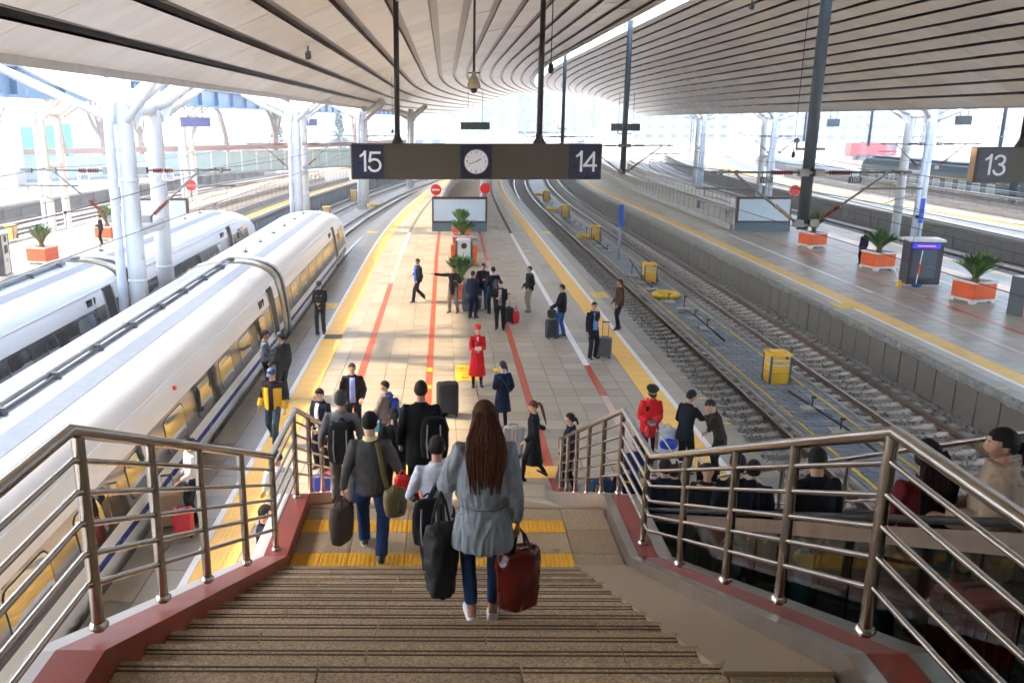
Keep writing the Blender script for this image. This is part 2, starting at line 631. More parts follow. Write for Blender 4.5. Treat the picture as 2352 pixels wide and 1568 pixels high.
def wall_panels(xw, y0, y1, dy, side, obj_n, root_name, label, m=m_conc_w, z0=-1.5, z1=-.24):
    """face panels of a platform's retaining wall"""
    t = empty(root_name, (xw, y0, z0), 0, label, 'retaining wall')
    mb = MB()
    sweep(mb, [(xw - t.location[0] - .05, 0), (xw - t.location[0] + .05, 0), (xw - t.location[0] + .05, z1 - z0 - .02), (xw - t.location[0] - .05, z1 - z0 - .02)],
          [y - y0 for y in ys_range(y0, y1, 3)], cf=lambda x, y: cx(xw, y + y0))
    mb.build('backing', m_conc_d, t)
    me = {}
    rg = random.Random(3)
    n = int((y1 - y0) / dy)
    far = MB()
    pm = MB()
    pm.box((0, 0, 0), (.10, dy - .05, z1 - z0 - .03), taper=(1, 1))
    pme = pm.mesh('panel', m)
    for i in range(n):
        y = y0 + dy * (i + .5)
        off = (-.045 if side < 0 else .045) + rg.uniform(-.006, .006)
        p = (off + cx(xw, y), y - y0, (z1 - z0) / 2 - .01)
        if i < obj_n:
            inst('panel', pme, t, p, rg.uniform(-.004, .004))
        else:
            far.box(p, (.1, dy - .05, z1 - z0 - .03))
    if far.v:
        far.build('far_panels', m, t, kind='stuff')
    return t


# right-hand platform (12/13)
platR = slab('platform', 14.42, 26.2, 4, 150, 'pale tiled platform with planters beyond the two open tracks')
pave(platR, split(15.95, 25.1, 15), 16, 150, .6, 280, T3, None, (24, 70))
strip(platR, 15.19, 15.32, 12, 150, m_whiteline, 'white_line')
pave(platR, [(14.82, 15.19)], 12, 150, .9, 50, [m_tile_b, m_tile, m_tile_b], None, (18, 80))
strip(platR, 15.32, 15.95, 12, 150, m_yellow, 'tactile_paving')
pave(platR, [(14.42, 14.82)], 12, 150, .9, 70, E3, None, (14, 80))
strip(platR, 25.12, 25.5, 12, 150, m_yellow, 'tactile_paving')
strip(platR, 25.52, 25.65, 12, 150, m_whiteline, 'white_line')
for xa, runs in ((17.4, ((20, 34, m_pinkline), (34, 52, m_whiteline))), (19.0, ((24, 33, m_redline), (33, 40, m_pinkline), (40, 52, m_redline))),
                 (21.6, ((22, 30, m_redline), (30, 34, m_pinkline), (34, 42, m_whiteline), (42, 52, m_redline))), (23.6, ((20, 52, m_pinkline),))):
    for y0, y1, m in runs:
        mb = MB()
        mb.box((xa, (y0 + y1) / 2, .003), (.17, y1 - y0, .006))
        mb.build('inlaid_line', m, platR)
mb = MB()
mb.box((15.1, 31.5, .005), (.75, 1.0, .01))
mb.build('floor_sign', m_ylines, platR)
for i in range(16):
    mb = MB()
    mb.box((14.6, 17.5 + i * 1.9, .004), (.3, .07, .008))
    mb.build('edge_mark', m_ylines, platR)
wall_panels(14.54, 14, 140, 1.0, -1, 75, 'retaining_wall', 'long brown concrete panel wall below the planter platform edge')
# chipped coping under the edge of that platform
rg = random.Random(11)
m_chip = mat('chipped_coping', (0.20, 0.19, 0.17), .85, 0, .45, 6, .6, 14, dirt=(0.50, 0.46, 0.38, 2.2, 0.6))
mb = MB()
ys = ys_range(13, 140, .35)
rings = []
for y in ys:
    j = rg.uniform(-.025, .03)
    k = rg.uniform(-.04, .03)
    xs = [(14.66, -.3), (14.44 + j, -.27 + k), (14.40 + j, -.15 + k * .5), (14.405 + rg.uniform(-.008, .008), -.02), (14.66, -.02)]
    rings.append([(x + cx(14.5, y), y, z) for x, z in xs])
mb.loft(rings, True, True)
mb.build('coping', m_chip, platR)

# further platforms
platM = slab('platform', 33.6, 45.0, 20, 190, 'far tiled platform with a bold yellow strip before the green coaches')
pave(platM, split(34.3, 37.2, 4) + split(38.4, 44.8, 8), 30, 190, .8, 0, T3)
strip(platM, 34.1, 34.3, 24, 190, m_whiteline, 'white_line')
strip(platM, 37.3, 38.3, 24, 190, m_yellow, 'tactile_paving')
strip(platM, 34.32, 34.95, 24, 190, mat('pale_yellow_strip', (0.72, 0.52, 0.2), .5), 'tactile_paving', z=.004)
wall_panels(33.7, 30, 150, 1.25, -1, 40, 'retaining_wall', 'dark concrete panel wall below the far platform with the bold yellow strip')
platL = slab('platform', -24.6, -13.75, 10, 140, 'sunlit platform with orange planters beyond the second white train')
pave(platL, split(-23.2, -15.4, 13), 20, 140, .6, 120, [m_tile_b, m_tile, m_tile_b], None, (34, 70))
strip(platL, -15.2, -14.35, 12, 140, m_yellow, 'tactile_paving')
strip(platL, -14.33, -14.18, 12, 140, m_whiteline, 'white_line')
strip(platL, -24.1, -23.4, 12, 140, m_yellow, 'tactile_paving')
strip(platL, -24.3, -24.15, 12, 140, m_whiteline, 'white_line')
wall_panels(-13.9, 40, 130, 1.0, 1, 0, 'retaining_wall', 'grey blue concrete wall below the sunlit platform, behind the train noses', mat('bluish_concrete', (0.24, 0.26, 0.28), .8, 0, .2, 1.2))
platK = slab('platform', -70, -37.5, 20, 135, 'cream paved platform at the far left below the glass barrier', mat('cream_paving', (0.52, 0.47, 0.39), .6, 0, .1, .4))
wall_panels(-37.45, 40, 130, 2.5, 1, 36, 'retaining_wall', 'dark wall of the cream paved platform at the far left', m_conc_d)

# ================================================================== tracks
RAILZ, SLZ = -1.10, -1.27


def sleeper_mesh():
    mb = MB()
    prof = [(-1.28, .0), (-1.28, .0), (-.95, .005), (-.5, -.005), (-.3, -.05), (0, -.06), (.3, -.05), (.5, -.005), (.95, .005), (1.28, .0)]
    rings = []
    for x, dz in prof[1:]:
        hw = .13 if abs(x) > .4 else .11
        rings.append([(x, -hw - .02, -.2), (x, hw + .02, -.2), (x, hw, dz), (x, -hw, dz)])
    mb.loft(rings)
    for s in (-1, 1):
        for q in (-1, 1):
            mb.box((s * .72 + q * .11, 0, .018), (.07, .1, .04))
    return mb.mesh('sleeper', m_sleeper)


SLM = sleeper_mesh()


def rail_profile(xc):
    return [(xc - .07, SLZ), (xc + .07, SLZ), (xc + .065, SLZ + .02), (xc + .012, SLZ + .04), (xc + .012, RAILZ - .045), (xc + .036, RAILZ - .035), (xc + .036, RAILZ - .003),
            (xc - .036, RAILZ - .003), (xc - .036, RAILZ - .035), (xc - .012, RAILZ - .045), (xc - .012, SLZ + .04), (xc - .065, SLZ + .02)]


def track(xc, y0, y1, yo0, yo1, label, bed=(-1.75, 1.75), step=.62):
    t = empty('railway_track', (0, 0, 0), 0, label, 'track', 'tracks between the platforms')
    mb = MB()
    sweep(mb, [(xc + bed[0], -1.34), (xc + bed[0], -1.6), (xc + bed[1], -1.6), (xc + bed[1], -1.34)], ys_range(y0, y1, 2.5))
    mb.build('ballast_bed', m_ballast, t)
    for s in (-1, 1):
        mb = MB()
        sweep(mb, rail_profile(xc + s * .72), ys_range(y0, y1, 2.0))
        rl = mb.build('rail', m_rail, t)
        mb = MB()
        x = xc + s * .72
        sweep(mb, [(x - .034, RAILZ - .003), (x + .034, RAILZ - .003), (x + .028, RAILZ), (x - .028, RAILZ)], ys_range(y0, y1, 2.0))
        mb.build('polished_head', m_railtop, rl)
    far = MB()
    y = y0 + .3
    i = 0
    while y < y1:
        x = xc + cx(xc, y)
        sl = (cx(xc, y + 1) - cx(xc, y))
        if yo0 <= y <= yo1:
            inst('sleeper', SLM, t, (x + random.uniform(-.015, .015), y + random.uniform(-.02, .02), SLZ + .002), -sl)
        elif y > yo1 or yo0 > yo1:
            far.box((x, y, SLZ - .045), (2.5, .25, .1), rz=-sl)
        y += step
        i += 1
    if far.v:
        far.build('far_sleepers', m_sleeper, t, kind='stuff')
    return t


tr14 = track(8.25, 8, 170, 13, 95, 'open track beside the tiled platform, one polished rail in view')
tr13 = track(12.72, 8, 170, 14, 100, 'open track along the brown panel wall, both rails in view')
tr15 = track(-6.85, -4, 150, 49, 100, 'track beyond the nose of the near white train')
tr16 = track(-11.9, 0, 150, 49, 95, 'track beyond the nose of the second white train')
track(28.0, 20, 190, 34, 80, 'track just beyond the planter platform')
track(31.9, 20, 190, 200, 100, 'track against the dark wall of the far platform')
track(-26.5, 20, 140, 200, 100, 'track along the far side of the sunlit platform')
track(-32.0, 20, 140, 40, 90, 'track at the far left before the dark wall')
track(-35.6, 20, 140, 200, 100, 'track at the far left hard against the dark wall')
track(47.6, 20, 200, 200, 100, 'track under the green coaches')
# stones on the two near tracks
rg = random.Random(5)
for nm, xa, xb, zz in (('ballast_stones', 6.75, 9.3, -1.335), ('ballast_stones', 11.45, 14.42, -1.335)):
    mbs = [MB(), MB(), MB()]
    for i in range(8500):
        y = 13 + 52 * rg.random() ** 1.5
        x = rg.uniform(xa, xb)
        s = rg.uniform(.022, .05)
        q = [(x + rg.uniform(-1, 1) * s, y + rg.uniform(-1, 1) * s, zz + rg.uniform(-.3, 1.3) * s) for _ in range(3)]
        top = (x + rg.uniform(-.4, .4) * s, y + rg.uniform(-.4, .4) * s, zz + rg.uniform(.8, 1.9) * s)
        b0 = (x + rg.uniform(.4, 1.2) * s, y - s, zz - .02)
        b1 = (x - s, y + rg.uniform(.2, 1) * s, zz - .02)
        b2 = (x + s, y + s, zz - .02)
        b3 = (x - s * .9, y - s * .8, zz - .02)
        mbs[i % 3].add([b3, b0, b2, b1, top, (x + .3 * s, y + .3 * s, top[2] - .004)], [(0, 1, 4), (1, 2, 5), (1, 5, 4), (2, 3, 5), (3, 4, 5), (3, 0, 4)])
    for k, c in enumerate(((.27, .24, .20), (.16, .15, .13), (.36, .33, .28))):
        o = mbs[k].build(nm, mat('stone_%d' % k, c, .85, 0, .2, 8), tr14 if xa < 9 else tr13, kind='stuff')

# ================================================================== paved strip between the two near tracks
isl = tag(MB().box((0, 0, -100), (.01, .01, .01)).build('path', m_grout), 'blue grey sett paved strip between the two open tracks', None, None, 'structure')
mb = MB()
sweep(mb, [(9.42, -1.6), (11.5, -1.6), (11.5, -1.215), (11.45, -1.212), (9.47, -1.212), (9.42, -1.215)], ys_range(8, 165, 2.5))
old = isl.data
isl.data = mb.mesh('path', m_conc_d)
rows, pcs = [], []
y = 14.0
i = 0
while y < 130:
    x = 9.5 + (.26 if i % 2 else 0)
    xs = [9.5] + ([9.76] if i % 2 else []) + [9.5 + (.26 if i % 2 else 0) + .52 * k for k in range(1, 4)]
    xs = [q for q in xs if q < 11.35] + [11.42]
    for a_, b_ in zip(xs[:-1], xs[1:]):
        pcs.append((y, a_, b_))
    y += .26
    i += 1
SM = {}
near = [p for p in pcs if p[0] > 17.5][:300]
nset = set((p[0], p[1]) for p in near)
fars = [MB(), MB()]
for y, a_, b_ in pcs:
    k = 0 if rg.random() < .6 else 1
    if (y, a_) in nset:
        key = (round(b_ - a_, 2), k)
        if key not in SM:
            q = MB()
            q.box((0, 0, -.02), (b_ - a_ - .016, .244, .04), taper=((b_ - a_ - .03) / (b_ - a_ - .016), .94))
            SM[key] = q.mesh('sett', (m_sett, m_sett_b)[k])
        inst('sett', SM[key], isl, ((a_ + b_) / 2, y, -1.19 + rg.uniform(-.004, .004)))
    else:
        quad_tile(fars[k], a_ + .008, b_ - .008, y - .122, y + .122, -1.19, .03)
for k in (0, 1):
    fars[k].build('far_setts', (m_sett, m_sett_b)[k], isl, kind='stuff')
for xa in (9.68, 11.14):
    mb = MB()
    for i in range(400):
        y = 14 + i * .3
        if y > 125:
            break
        if rg.random() < .06:
            continue
        quad_tile(mb, xa - .04 + rg.uniform(-.01, .01), xa + .04 + rg.uniform(-.01, .01), y, y + .3, -1.178, .012)
    mb.build('painted_line', m_ylines, isl)
for xa in (9.4, 11.52):
    mb = MB()
    sweep(mb, [(xa - .05, -1.5), (xa + .05, -1.5), (xa + .05, -1.185), (xa - .05, -1.185)], ys_range(9, 160, 3))
    mb.build('kerb', m_conc, isl)
# left-hand strip between the train tracks
isl2 = MB()
sweep(isl2, [(-10.2, -1.6), (-8.6, -1.6), (-8.6, -1.2), (-10.2, -1.2)], ys_range(8, 130, 3))
tag(isl2.build('path', m_conc), 'pale strip between the two left tracks beyond the train noses', None, None, 'structure')
# ================================================================== staircase
TOPZ, RISE, RUN, Y0 = 4.18, .157, .362, 3.70
YL0, YL1, LZ = Y0 + RUN * 11, 9.4, TOPZ - RISE * 12
RISE2, RUN2 = LZ / 15, .34
stair = empty('staircase', (0, 14.5, 0), 0, 'speckled granite staircase with a landing leading down to the platform', 'staircase')
SB = V((0, 14.5, 0))


def sp(mb, name, m, parent=None, **kw):
    """part of the staircase, given in world coordinates"""
    if parent is None:
        mb.v = [(p[0], p[1] - 14.5, p[2]) for p in mb.v]
    return mb.build(name, m, parent or stair, **kw)


m_grip = mat('grip_strip', (0.075, 0.05, 0.03), .7)
XT0, XT1 = -1.62, 1.385
rg = random.Random(2)
tread_m = [m_granite, mat('granite_tread_b', (0.33, 0.235, 0.137), .6, 0, .1, 2, .15, 200, speck=.36, sscale=75),
           mat('granite_tread_c', (0.40, 0.285, 0.168), .6, 0, .1, 2, .15, 200, speck=.36, sscale=75)]


def tread(y, z, run, rise, i):
    cuts = [XT0] + sorted([XT0 + (XT1 - XT0) * t for t in ((.18, .62) if i % 2 else (.40, .86))]) + [XT1]
    for a_, b_ in zip(cuts[:-1], cuts[1:]):
        mb = MB()
        mb.bbox(((a_ + b_) / 2, y + run / 2 + .008 - 14.5, z - .02), (b_ - a_ - .004, run + .016, .04), .004)
        mb.box(((a_ + b_) / 2, y + .012 - 14.5, z + rise / 2 - .02), (b_ - a_ - .004, .024, rise - .042))
        t = mb.build('tread', rg.choice(tread_m), stair)
        mb = MB()
        for k in (0, 1):
            mb.box(((a_ + b_) / 2, y + run - .045 - k * .035 - 14.5, z + .0012), (b_ - a_ - .012, .011, .003))
        if False:
            mb.v = [(min(p[0], 1.37), p[1], p[2]) for p in mb.v]
        mb.build('grip_strip', m_grip, t)


for k in range(11):
    tread(Y0 + RUN * k, TOPZ - RISE * (k + 1), RUN, RISE, k)
for k in range(14):
    tread(YL1 + RUN2 * k, LZ - RISE2 * (k + 1), RUN2, RISE2, k)
mb = MB()                                 # last riser above the landing, and top riser of flight two
mb.box(((XT0 + XT1) / 2, YL0 + .012, LZ + RISE / 2), (XT1 - XT0, .024, RISE - .04))
sp(mb, 'riser', m_granite)
# upper landing slabs and its edge strip
for i, (a_, b_) in enumerate(split(-1.62, 1.38, 3)):
    for j in range(4):
        mb = MB()
        mb.bbox(((a_ + b_) / 2, Y0 - .55 - 1.2 * j - 14.5 + (.0 if j else 0), TOPZ - .02), (b_ - a_ - .006, 1.1 if j == 0 else 1.194, .04), .004)
        t = mb.build('landing_slab', tread_m[(i + j) % 3], stair)
        if j == 0:
            mb = MB()
            for k in (0, 1):
                mb.box(((a_ + b_) / 2, Y0 - .045 - k * .035 - 14.5, TOPZ + .0012), (b_ - a_ - .012, .011, .003))
            mb.build('grip_strip', m_grip, t)
mb = MB()
mb.bbox((1.64, 1.45, TOPZ - .02), (.51, 4.3, .04), .004)
sp(mb, 'landing_slab', tread_m[1])
# middle landing: rows of slabs and two rows of tactile tiles
ty = [(YL0 + .03, 7.96, 'g'), (7.96, 8.26, 't'), (8.26, 8.74, 'g'), (8.74, 9.04, 't'), (9.04, YL1 - .06, 'g')]
for (a_, b_, kd) in ty:
    if kd == 'g':
        for i, (p, q) in enumerate(split(-1.62, 1.38, 5)):
            mb = MB()
            mb.bbox(((p + q) / 2, (a_ + b_) / 2 - 14.5, LZ - .02), (q - p - .006, b_ - a_ - .006, .04), .003)
            mb.build('landing_slab', tread_m[(i * 2 + int(a_ * 7)) % 3], stair)
    else:
        md = tactile_mesh(.3, .3, m_yel_dome, False)
        for i in range(10):
            inst('tactile_tile', md, stair, (-1.47 + .3 * i, (a_ + b_) / 2 - 14.5, LZ))
for i, (a_, b_) in enumerate(split(YL0 + .03, YL1 - .06, 3)):
    mb = MB()
    mb.bbox((1.64, (a_ + b_) / 2 - 14.5, LZ - .02), (.51, b_ - a_ - .006, .04), .003)
    mb.build('landing_slab', tread_m[i % 3], stair)
mb = MB()
mb.bbox((.14, YL1 - .025, LZ - .018), (3.5, .065, .05), .006)
sp(mb, 'edge_nosing', m_granite_s)
# body below the steps
mb = MB()
prof = [(-2, TOPZ - .045), (Y0 - .0, TOPZ - .045), (YL0, LZ - .06), (YL1, LZ - .06), (14.45, -.0), (14.45, -.012), (13.6, -.012), (YL1 - .2, LZ - .45), (YL0 - .1, LZ - .45), (Y0 - .3, TOPZ - .5), (-2, TOPZ - .5)]
prof = [(y, z - .16 if 3.9 < y < 14.4 and i in (2, 3) else z) for i, (y, z) in enumerate(prof)]
mb.loft([[(x, y, z) for y, z in prof] for x in (-1.9, 2.3)])
sp(mb, 'soffit', m_conc)
mb = MB()
for yy, zt in ((1.0, TOPZ - .5), (8.5, LZ - .45)):
    for xx in (-1.2, 1.6):
        mb.box((xx, yy, zt / 2 - .006), (.4, .4, zt))
sp(mb, 'pier', m_conc)


def yz(mb, path, x0, x1, lo, hi):
    mb.loft([[(x0, y, z + lo), (x1, y, z + lo), (x1, y, z + hi), (x0, y, z + hi)] for y, z in path])


PATH = [(-2, TOPZ), (Y0 - .15, TOPZ), (YL0 + .2, LZ), (YL1 - .02, LZ), (14.5, 0.0), (14.9, 0.0)]
mb = MB()
yz(mb, PATH, -1.86, -1.622, -.35, .165)
sp(mb, 'kerb', m_red_stone)
mb = MB()
yz(mb, PATH, -1.985, -1.862, -.45, .158)
sp(mb, 'kerb_facing', mat('white_stone', (0.62, 0.58, 0.54), .5, 0, .06))
for x0, x1, lo, hi, m, nm in ((1.902, 2.0, -.35, .17, m_steel_flat, 'steel_kerb'), (2.002, 2.2, -.35, .163, m_red_stone, 'kerb'), (2.202, 2.34, -.45, .17, m_steel_flat, 'steel_kerb')):
    mb = MB()
    yz(mb, PATH, x0, x1, lo, hi)
    sp(mb, nm, m)
# sloping granite ramp slab over the right ends of the steps, red stringer below
RP = [(Y0 - .12, TOPZ + .012), (Y0 + .02, TOPZ + .0), (YL0 + .24, LZ + .015)]
mb = MB()
yz(mb, [(Y0 - .1, TOPZ + .028), (YL0 + .28, LZ + .03)], 1.36, 1.9, -.045, .0)
sp(mb, 'ramp_slab', m_granite_s)
mb = MB()
yz(mb, [(Y0 + .05, TOPZ - .085), (YL0 + .0, LZ + .05)], 1.385, 1.9, -.25, .0)
sp(mb, 'stringer', mat('red_stringer', (0.42, 0.055, 0.02), .45))


# ------------------------------------------------------------------ railings
def railing(X, path, posts, label, bars=(.90, .735, .57, .405, .24), h=1.05, hr=.034, pr=.032, br=.0165, name='stair_railing', end=None, base=0.165):
    t = empty(name, (X, posts[-1], 0), 0, label, 'railing')

    def zat(y):
        for (a_, za), (b_, zb) in zip(path[:-1], path[1:]):
            if a_ <= y <= b_:
                return za + (zb - za) * (y - a_) / (b_ - a_)
        return path[-1][1]
    L = t.location
    pts = [(y, z + base) for y, z in path]
    mb = MB()
    q = [(0, y - L[1], z + h) for y, z in pts]
    if end:
        q.append((0, q[-1][1] + .12, q[-1][2] - .03))
        q.append((0, q[-1][1] + .04, q[-1][2] - .2))
    mb.tube(q, hr, 14)
    mb.build('handrail', m_steel, t, auto=50)
    for b in bars:
        mb = MB()
        mb.tube([(0, y - L[1], z + b) for y, z in pts], br, 10)
        mb.build('rail_bar', m_steel, t, auto=50)
    for y in posts:
        z0 = zat(y) + base
        mb = MB()
        mb.tube([(0, y - L[1], z0 - .02), (0, y - L[1], z0 + h - .01)], pr, 14)
        mb.lathe([(pr + .018, 0), (pr + .018, .012), (pr + .003, .03)], (0, y - L[1], z0), 14)
        mb.build('post', m_steel, t, auto=50)
    return t


RPATH = [(-1.5, TOPZ), (3.72, TOPZ), (8.0, LZ), (9.42, LZ), (14.3, .06)]
railing(-1.755, RPATH, [.6, 2.2, 3.8, 4.72, 5.64, 6.8, 8.02, 9.3, 10.3, 11.3, 12.3, 13.3, 14.25], 'stainless stair railing on the red stone kerb beside the white train', end=1)
railing(2.10, RPATH, [.6, 2.2, 3.75, 4.76, 5.7, 6.85, 8.18, 9.45, 10.5, 11.55, 12.6, 13.5, 14.25], 'stainless stair railing on the steel kerb beside the escalator', end=1)

# ================================================================== escalator
esc = empty('escalator', (3.1, 12.6, 0), 0, 'glass sided escalator full of people beside the staircase', 'escalator')
ESL = .472


def ez(y):
    return max(0.0, min(TOPZ, 5.75 - ESL * y))


EP = [(-1.5, TOPZ), (3.33, TOPZ), (12.18, 0.0), (13.1, 0.0)]


def ep(mb, name, m, **kw):
    mb.v = [(p[0] - 3.1, p[1] - 12.6, p[2]) for p in mb.v]
    return mb.build(name, m, esc, **kw)


m_escstep = mat('escalator_step', (0.06, 0.06, 0.062), .45, .6, .2, 6)
for i in range(24):
    y = 3.3 + i * .4
    if y > 12.3:
        break
    mb = MB()
    z = ez(y + .3)
    mb.box((3.11, y + .2, z - .1), (.96, .395, .2))
    for k in range(16):
        mb.box((2.68 + k * .058, y + .2, z + .004), (.03, .38, .012))
    ep(mb, 'step', m_escstep)
for xg, sgn in ((2.55, -1), (3.68, 1)):
    segs = [-1.5, 1.0, 3.33, 4.8, 6.3, 7.8, 9.3, 10.8, 12.18, 12.9]
    for a_, b_ in zip(segs[:-1], segs[1:]):
        mb = MB()
        a2, b2 = a_ + .006, b_ - .006
        mb.loft([[(xg - .006, y, ez(y) + .02), (xg + .006, y, ez(y) + .02), (xg + .006, y, ez(y) + .80), (xg - .006, y, ez(y) + .80)] for y in (a2, b2)])
        mb.f = [f[::-1] for f in mb.f]
        ep(mb, 'glass_panel', m_glass)
    hp = [(xg, y, z + .95) for y, z in EP[:-1]] + [(xg, 12.9, .95), (xg, 13.15, .88), (xg, 13.28, .68), (xg, 13.24, .45), (xg, 13.05, .3)]
    mb = MB()
    mb.tube(hp, .04, 10, flat=.6)
    ep(mb, 'handrail', m_dark, smooth=True)
    mb = MB()
    yz(mb, EP, xg - .035, xg + .035, .79, .90)
    ep(mb, 'steel_band', m_steel_flat)
    mb = MB()
    yz(mb, EP, xg - .12 if sgn < 0 else xg - .06, xg + .06 if sgn < 0 else xg + .2, -.3, .05)
    ep(mb, 'skirt', m_steel_flat)
mb = MB()
yz(mb, EP, 2.45, 3.9, -1.3, -.3)
mb.v = [(p[0], p[1], max(-.01, p[2])) for p in mb.v]
ep(mb, 'truss_casing', m_steel_flat)
mb = MB()
yz(mb, EP, 3.76, 3.9, -1.2, .62)
mb.v = [(p[0], p[1], max(.0, p[2])) for p in mb.v]
ep(mb, 'outer_cladding', mat('escalator_cladding', (.05, .05, .052), .35, .5))
mb = MB()
mb.box((3.11, 12.65, .015), (1.1, .9, .03))
ep(mb, 'floor_plate', m_steel_flat)
# outer railing of the escalator
railing(4.15, [(-1.5, TOPZ + .3), (3.6, TOPZ + .3), (12.2, .25), (13.0, .25)], [1.0, 3.6, 5.2, 6.7, 8.15, 9.7, 11.2, 12.9], 'outer stainless railing on the far side of the escalator', bars=(.62, .3), h=1.1, hr=.026, pr=.028, br=.014, name='escalator_railing', base=.1)
mb = MB()
yz(mb, [(-1.5, TOPZ + .3), (3.6, TOPZ + .3), (12.2, .25), (13.0, .25)], 4.08, 4.22, -.9, .1)
mb.v = [(p[0], p[1], max(0.0, p[2])) for p in mb.v]
ep(mb, 'outer_kerb', m_steel_flat)
# low barrier rails at the foot of the escalator
for (xx, y0, y1, i) in ((4.15, 13.9, 15.6, 0),):
    t = empty('queue_barrier', (xx, y0, 0), 0, 'short stainless barrier at the foot of the escalator beside the red padded coat', 'barrier')
    for yy in (0, y1 - y0):
        MB().tube([(0, yy, 0), (0, yy, 1.0)], .035, 12).lathe([(.07, 0), (.07, .01), (.04, .03)], (0, yy, 0), 12).build('post', m_steel, t, auto=50)
    for zz in (.95, .55):
        MB().tube([(0, 0, zz), (0, y1 - y0, zz)], .02, 10).build('rail_bar', m_steel, t, auto=50)

# ================================================================== concourse the stairs come down from (behind the viewer)
cb = empty('concourse', (0, -6, 4.18), 0, 'concourse building behind the head of the stairs', 'building')
m_cw = mat('concourse_wall', (0.30, 0.25, 0.20), .7, 0, .1, .5)
MB().box((4, -3, -.35), (44, 6.4, .6)).build('floor_slab', m_cw, cb)
MB().box((4, -3.2, 3.6), (44, .4, 7.0)).build('back_wall', m_cw, cb)
MB().box((4, -.6, 6.2), (44, 5.6, .3)).build('soffit', m_cw, cb)
for i in range(5):
    MB().box((-14 + 9 * i, -.2, -2.6), (.6, .6, 4.0)).build('pier', m_cw, cb)
# ================================================================== canopies
def cC(x, y):
    return cR(y)


def canopy(name, xa, xb, zf, ribs, y0, y1, label, hw=.15, dp=.12, obj=(8, 52), seg=3.6, fascia=None, cf=cC):
    t = empty(name, ((xa + xb) / 2, y0, 0), 0, label, 'canopy', 'platform canopies')
    L = t.location
    rg = random.Random(int(abs(xa) * 13) + 1)

    def loc(p):
        return (p[0] - L[0], p[1] - L[1], p[2])
    # outer skin that keeps the daylight out
    n = 18
    xs = [xa - .06 + (xb - xa + .12) * i / n for i in range(n + 1)]
    top = [(x, zf(x) + dp + .16) for x in xs]
    bot = [(x, zf(x) + dp + .06) for x in reversed(xs)]
    mb = MB()
    for y in [0]:
        rings = [[loc((x + cf(x, yy), yy, z)) for x, z in top + bot] for yy in ys_range(y0, y1, 6)]
    mb.loft(rings)
    mb.build('roof_sheet', m_roof_top, t)
    # recessed dark slots between the panels
    for k, x in enumerate(ribs):
        mb = MB()
        z = zf(x)
        prof = [(x - hw, zf(x - hw) - .004), (x - hw, z + dp), (x + hw, z + dp), (x + hw, zf(x + hw) - .004)]
        rings = [[loc((px + cf(px, yy), yy, pz)) for px, pz in prof] for yy in ys_range(y0, y1, 3)]
        nr = len(rings)
        for i in range(nr - 1):
            for j in range(3):
                mb.cur = 1 if j == 1 else 0
                mb.add([rings[i][j], rings[i][j + 1], rings[i + 1][j + 1], rings[i + 1][j]], [(0, 1, 2, 3)])
        mb.build('slot', [m_rib, m_rib_side], t)
    # ceiling panels
    edges = [xa] + [q for x in ribs for q in (x - hw, x + hw)] + [xb]
    pans = [(edges[i], edges[i + 1]) for i in range(0, len(edges), 2)]
    far = [MB(), MB(), MB()]
    mm = [m_roof, m_roof_b, m_roof_c]
    for (a_, b_) in pans:
        if b_ - a_ < .05:
            continue
        off = rg.uniform(0, seg)
        cuts = [y0]
        y = y0 + off
        while y < y1 - .5:
            if y - cuts[-1] > .5:
                cuts.append(y)
            y += seg
        cuts.append(y1)
        for ya, yb in zip(cuts[:-1], cuts[1:]):
            k = rg.choice((0, 0, 0, 1, 2))
            dz = rg.uniform(-.008, .008)
            tl = rg.uniform(-.006, .006)
            isobj = obj[0] < yb and ya < obj[1]
            q = MB() if isobj else far[k]
            nn = 1 if isobj else max(1, int((yb - ya) / 2))
            yy = [ya + .008 + (yb - ya - .016) * i / nn for i in range(nn + 1)]
            mid = (a_ + b_) / 2
            rings = []
            for j, yv in enumerate(yy):
                e = tl if j == 0 else -tl
                rings.append([loc((x + cf(x, yv), yv, z)) for x, z in ((a_, zf(a_) + dz + e), (mid, zf(mid) + dz + e), (b_, zf(b_) + dz + e), (b_, zf(b_) + .05), (a_, zf(a_) + .05))])
            q.loft(rings)
            if isobj:
                q.build('ceiling_panel', mm[k], t)
    for k in range(3):
        if far[k].v:
            far[k].build('far_panels', mm[k], t, kind='stuff')
    for (x, zb, zt, m, nm) in (fascia or []):
        mb = MB()
        rings = [[loc((px + cf(px, yy), yy, pz)) for px, pz in ((x - .04, zb), (x + .04, zb), (x + .04, zt), (x - .04, zt))] for yy in ys_range(y0, y1, 6)]
        mb.loft(rings)
        mb.build(nm, m, t)
    return t


def zA(x):
    return 12 - 4.1 * (max(0, 9.4 - x) / 16.9) ** 2


def zR(x):
    return 12 - 4.55 * (max(0, x - 11.1) / 17.1) ** 2


def zB(x):
    return 8.3 + 3.7 * (1 - ((x + 29.0) / 16.5) ** 2) if x > -29 else 12


def zS(x):
    return 12 - 4.3 * (max(0, 48.5 - x) / 17.0) ** 2


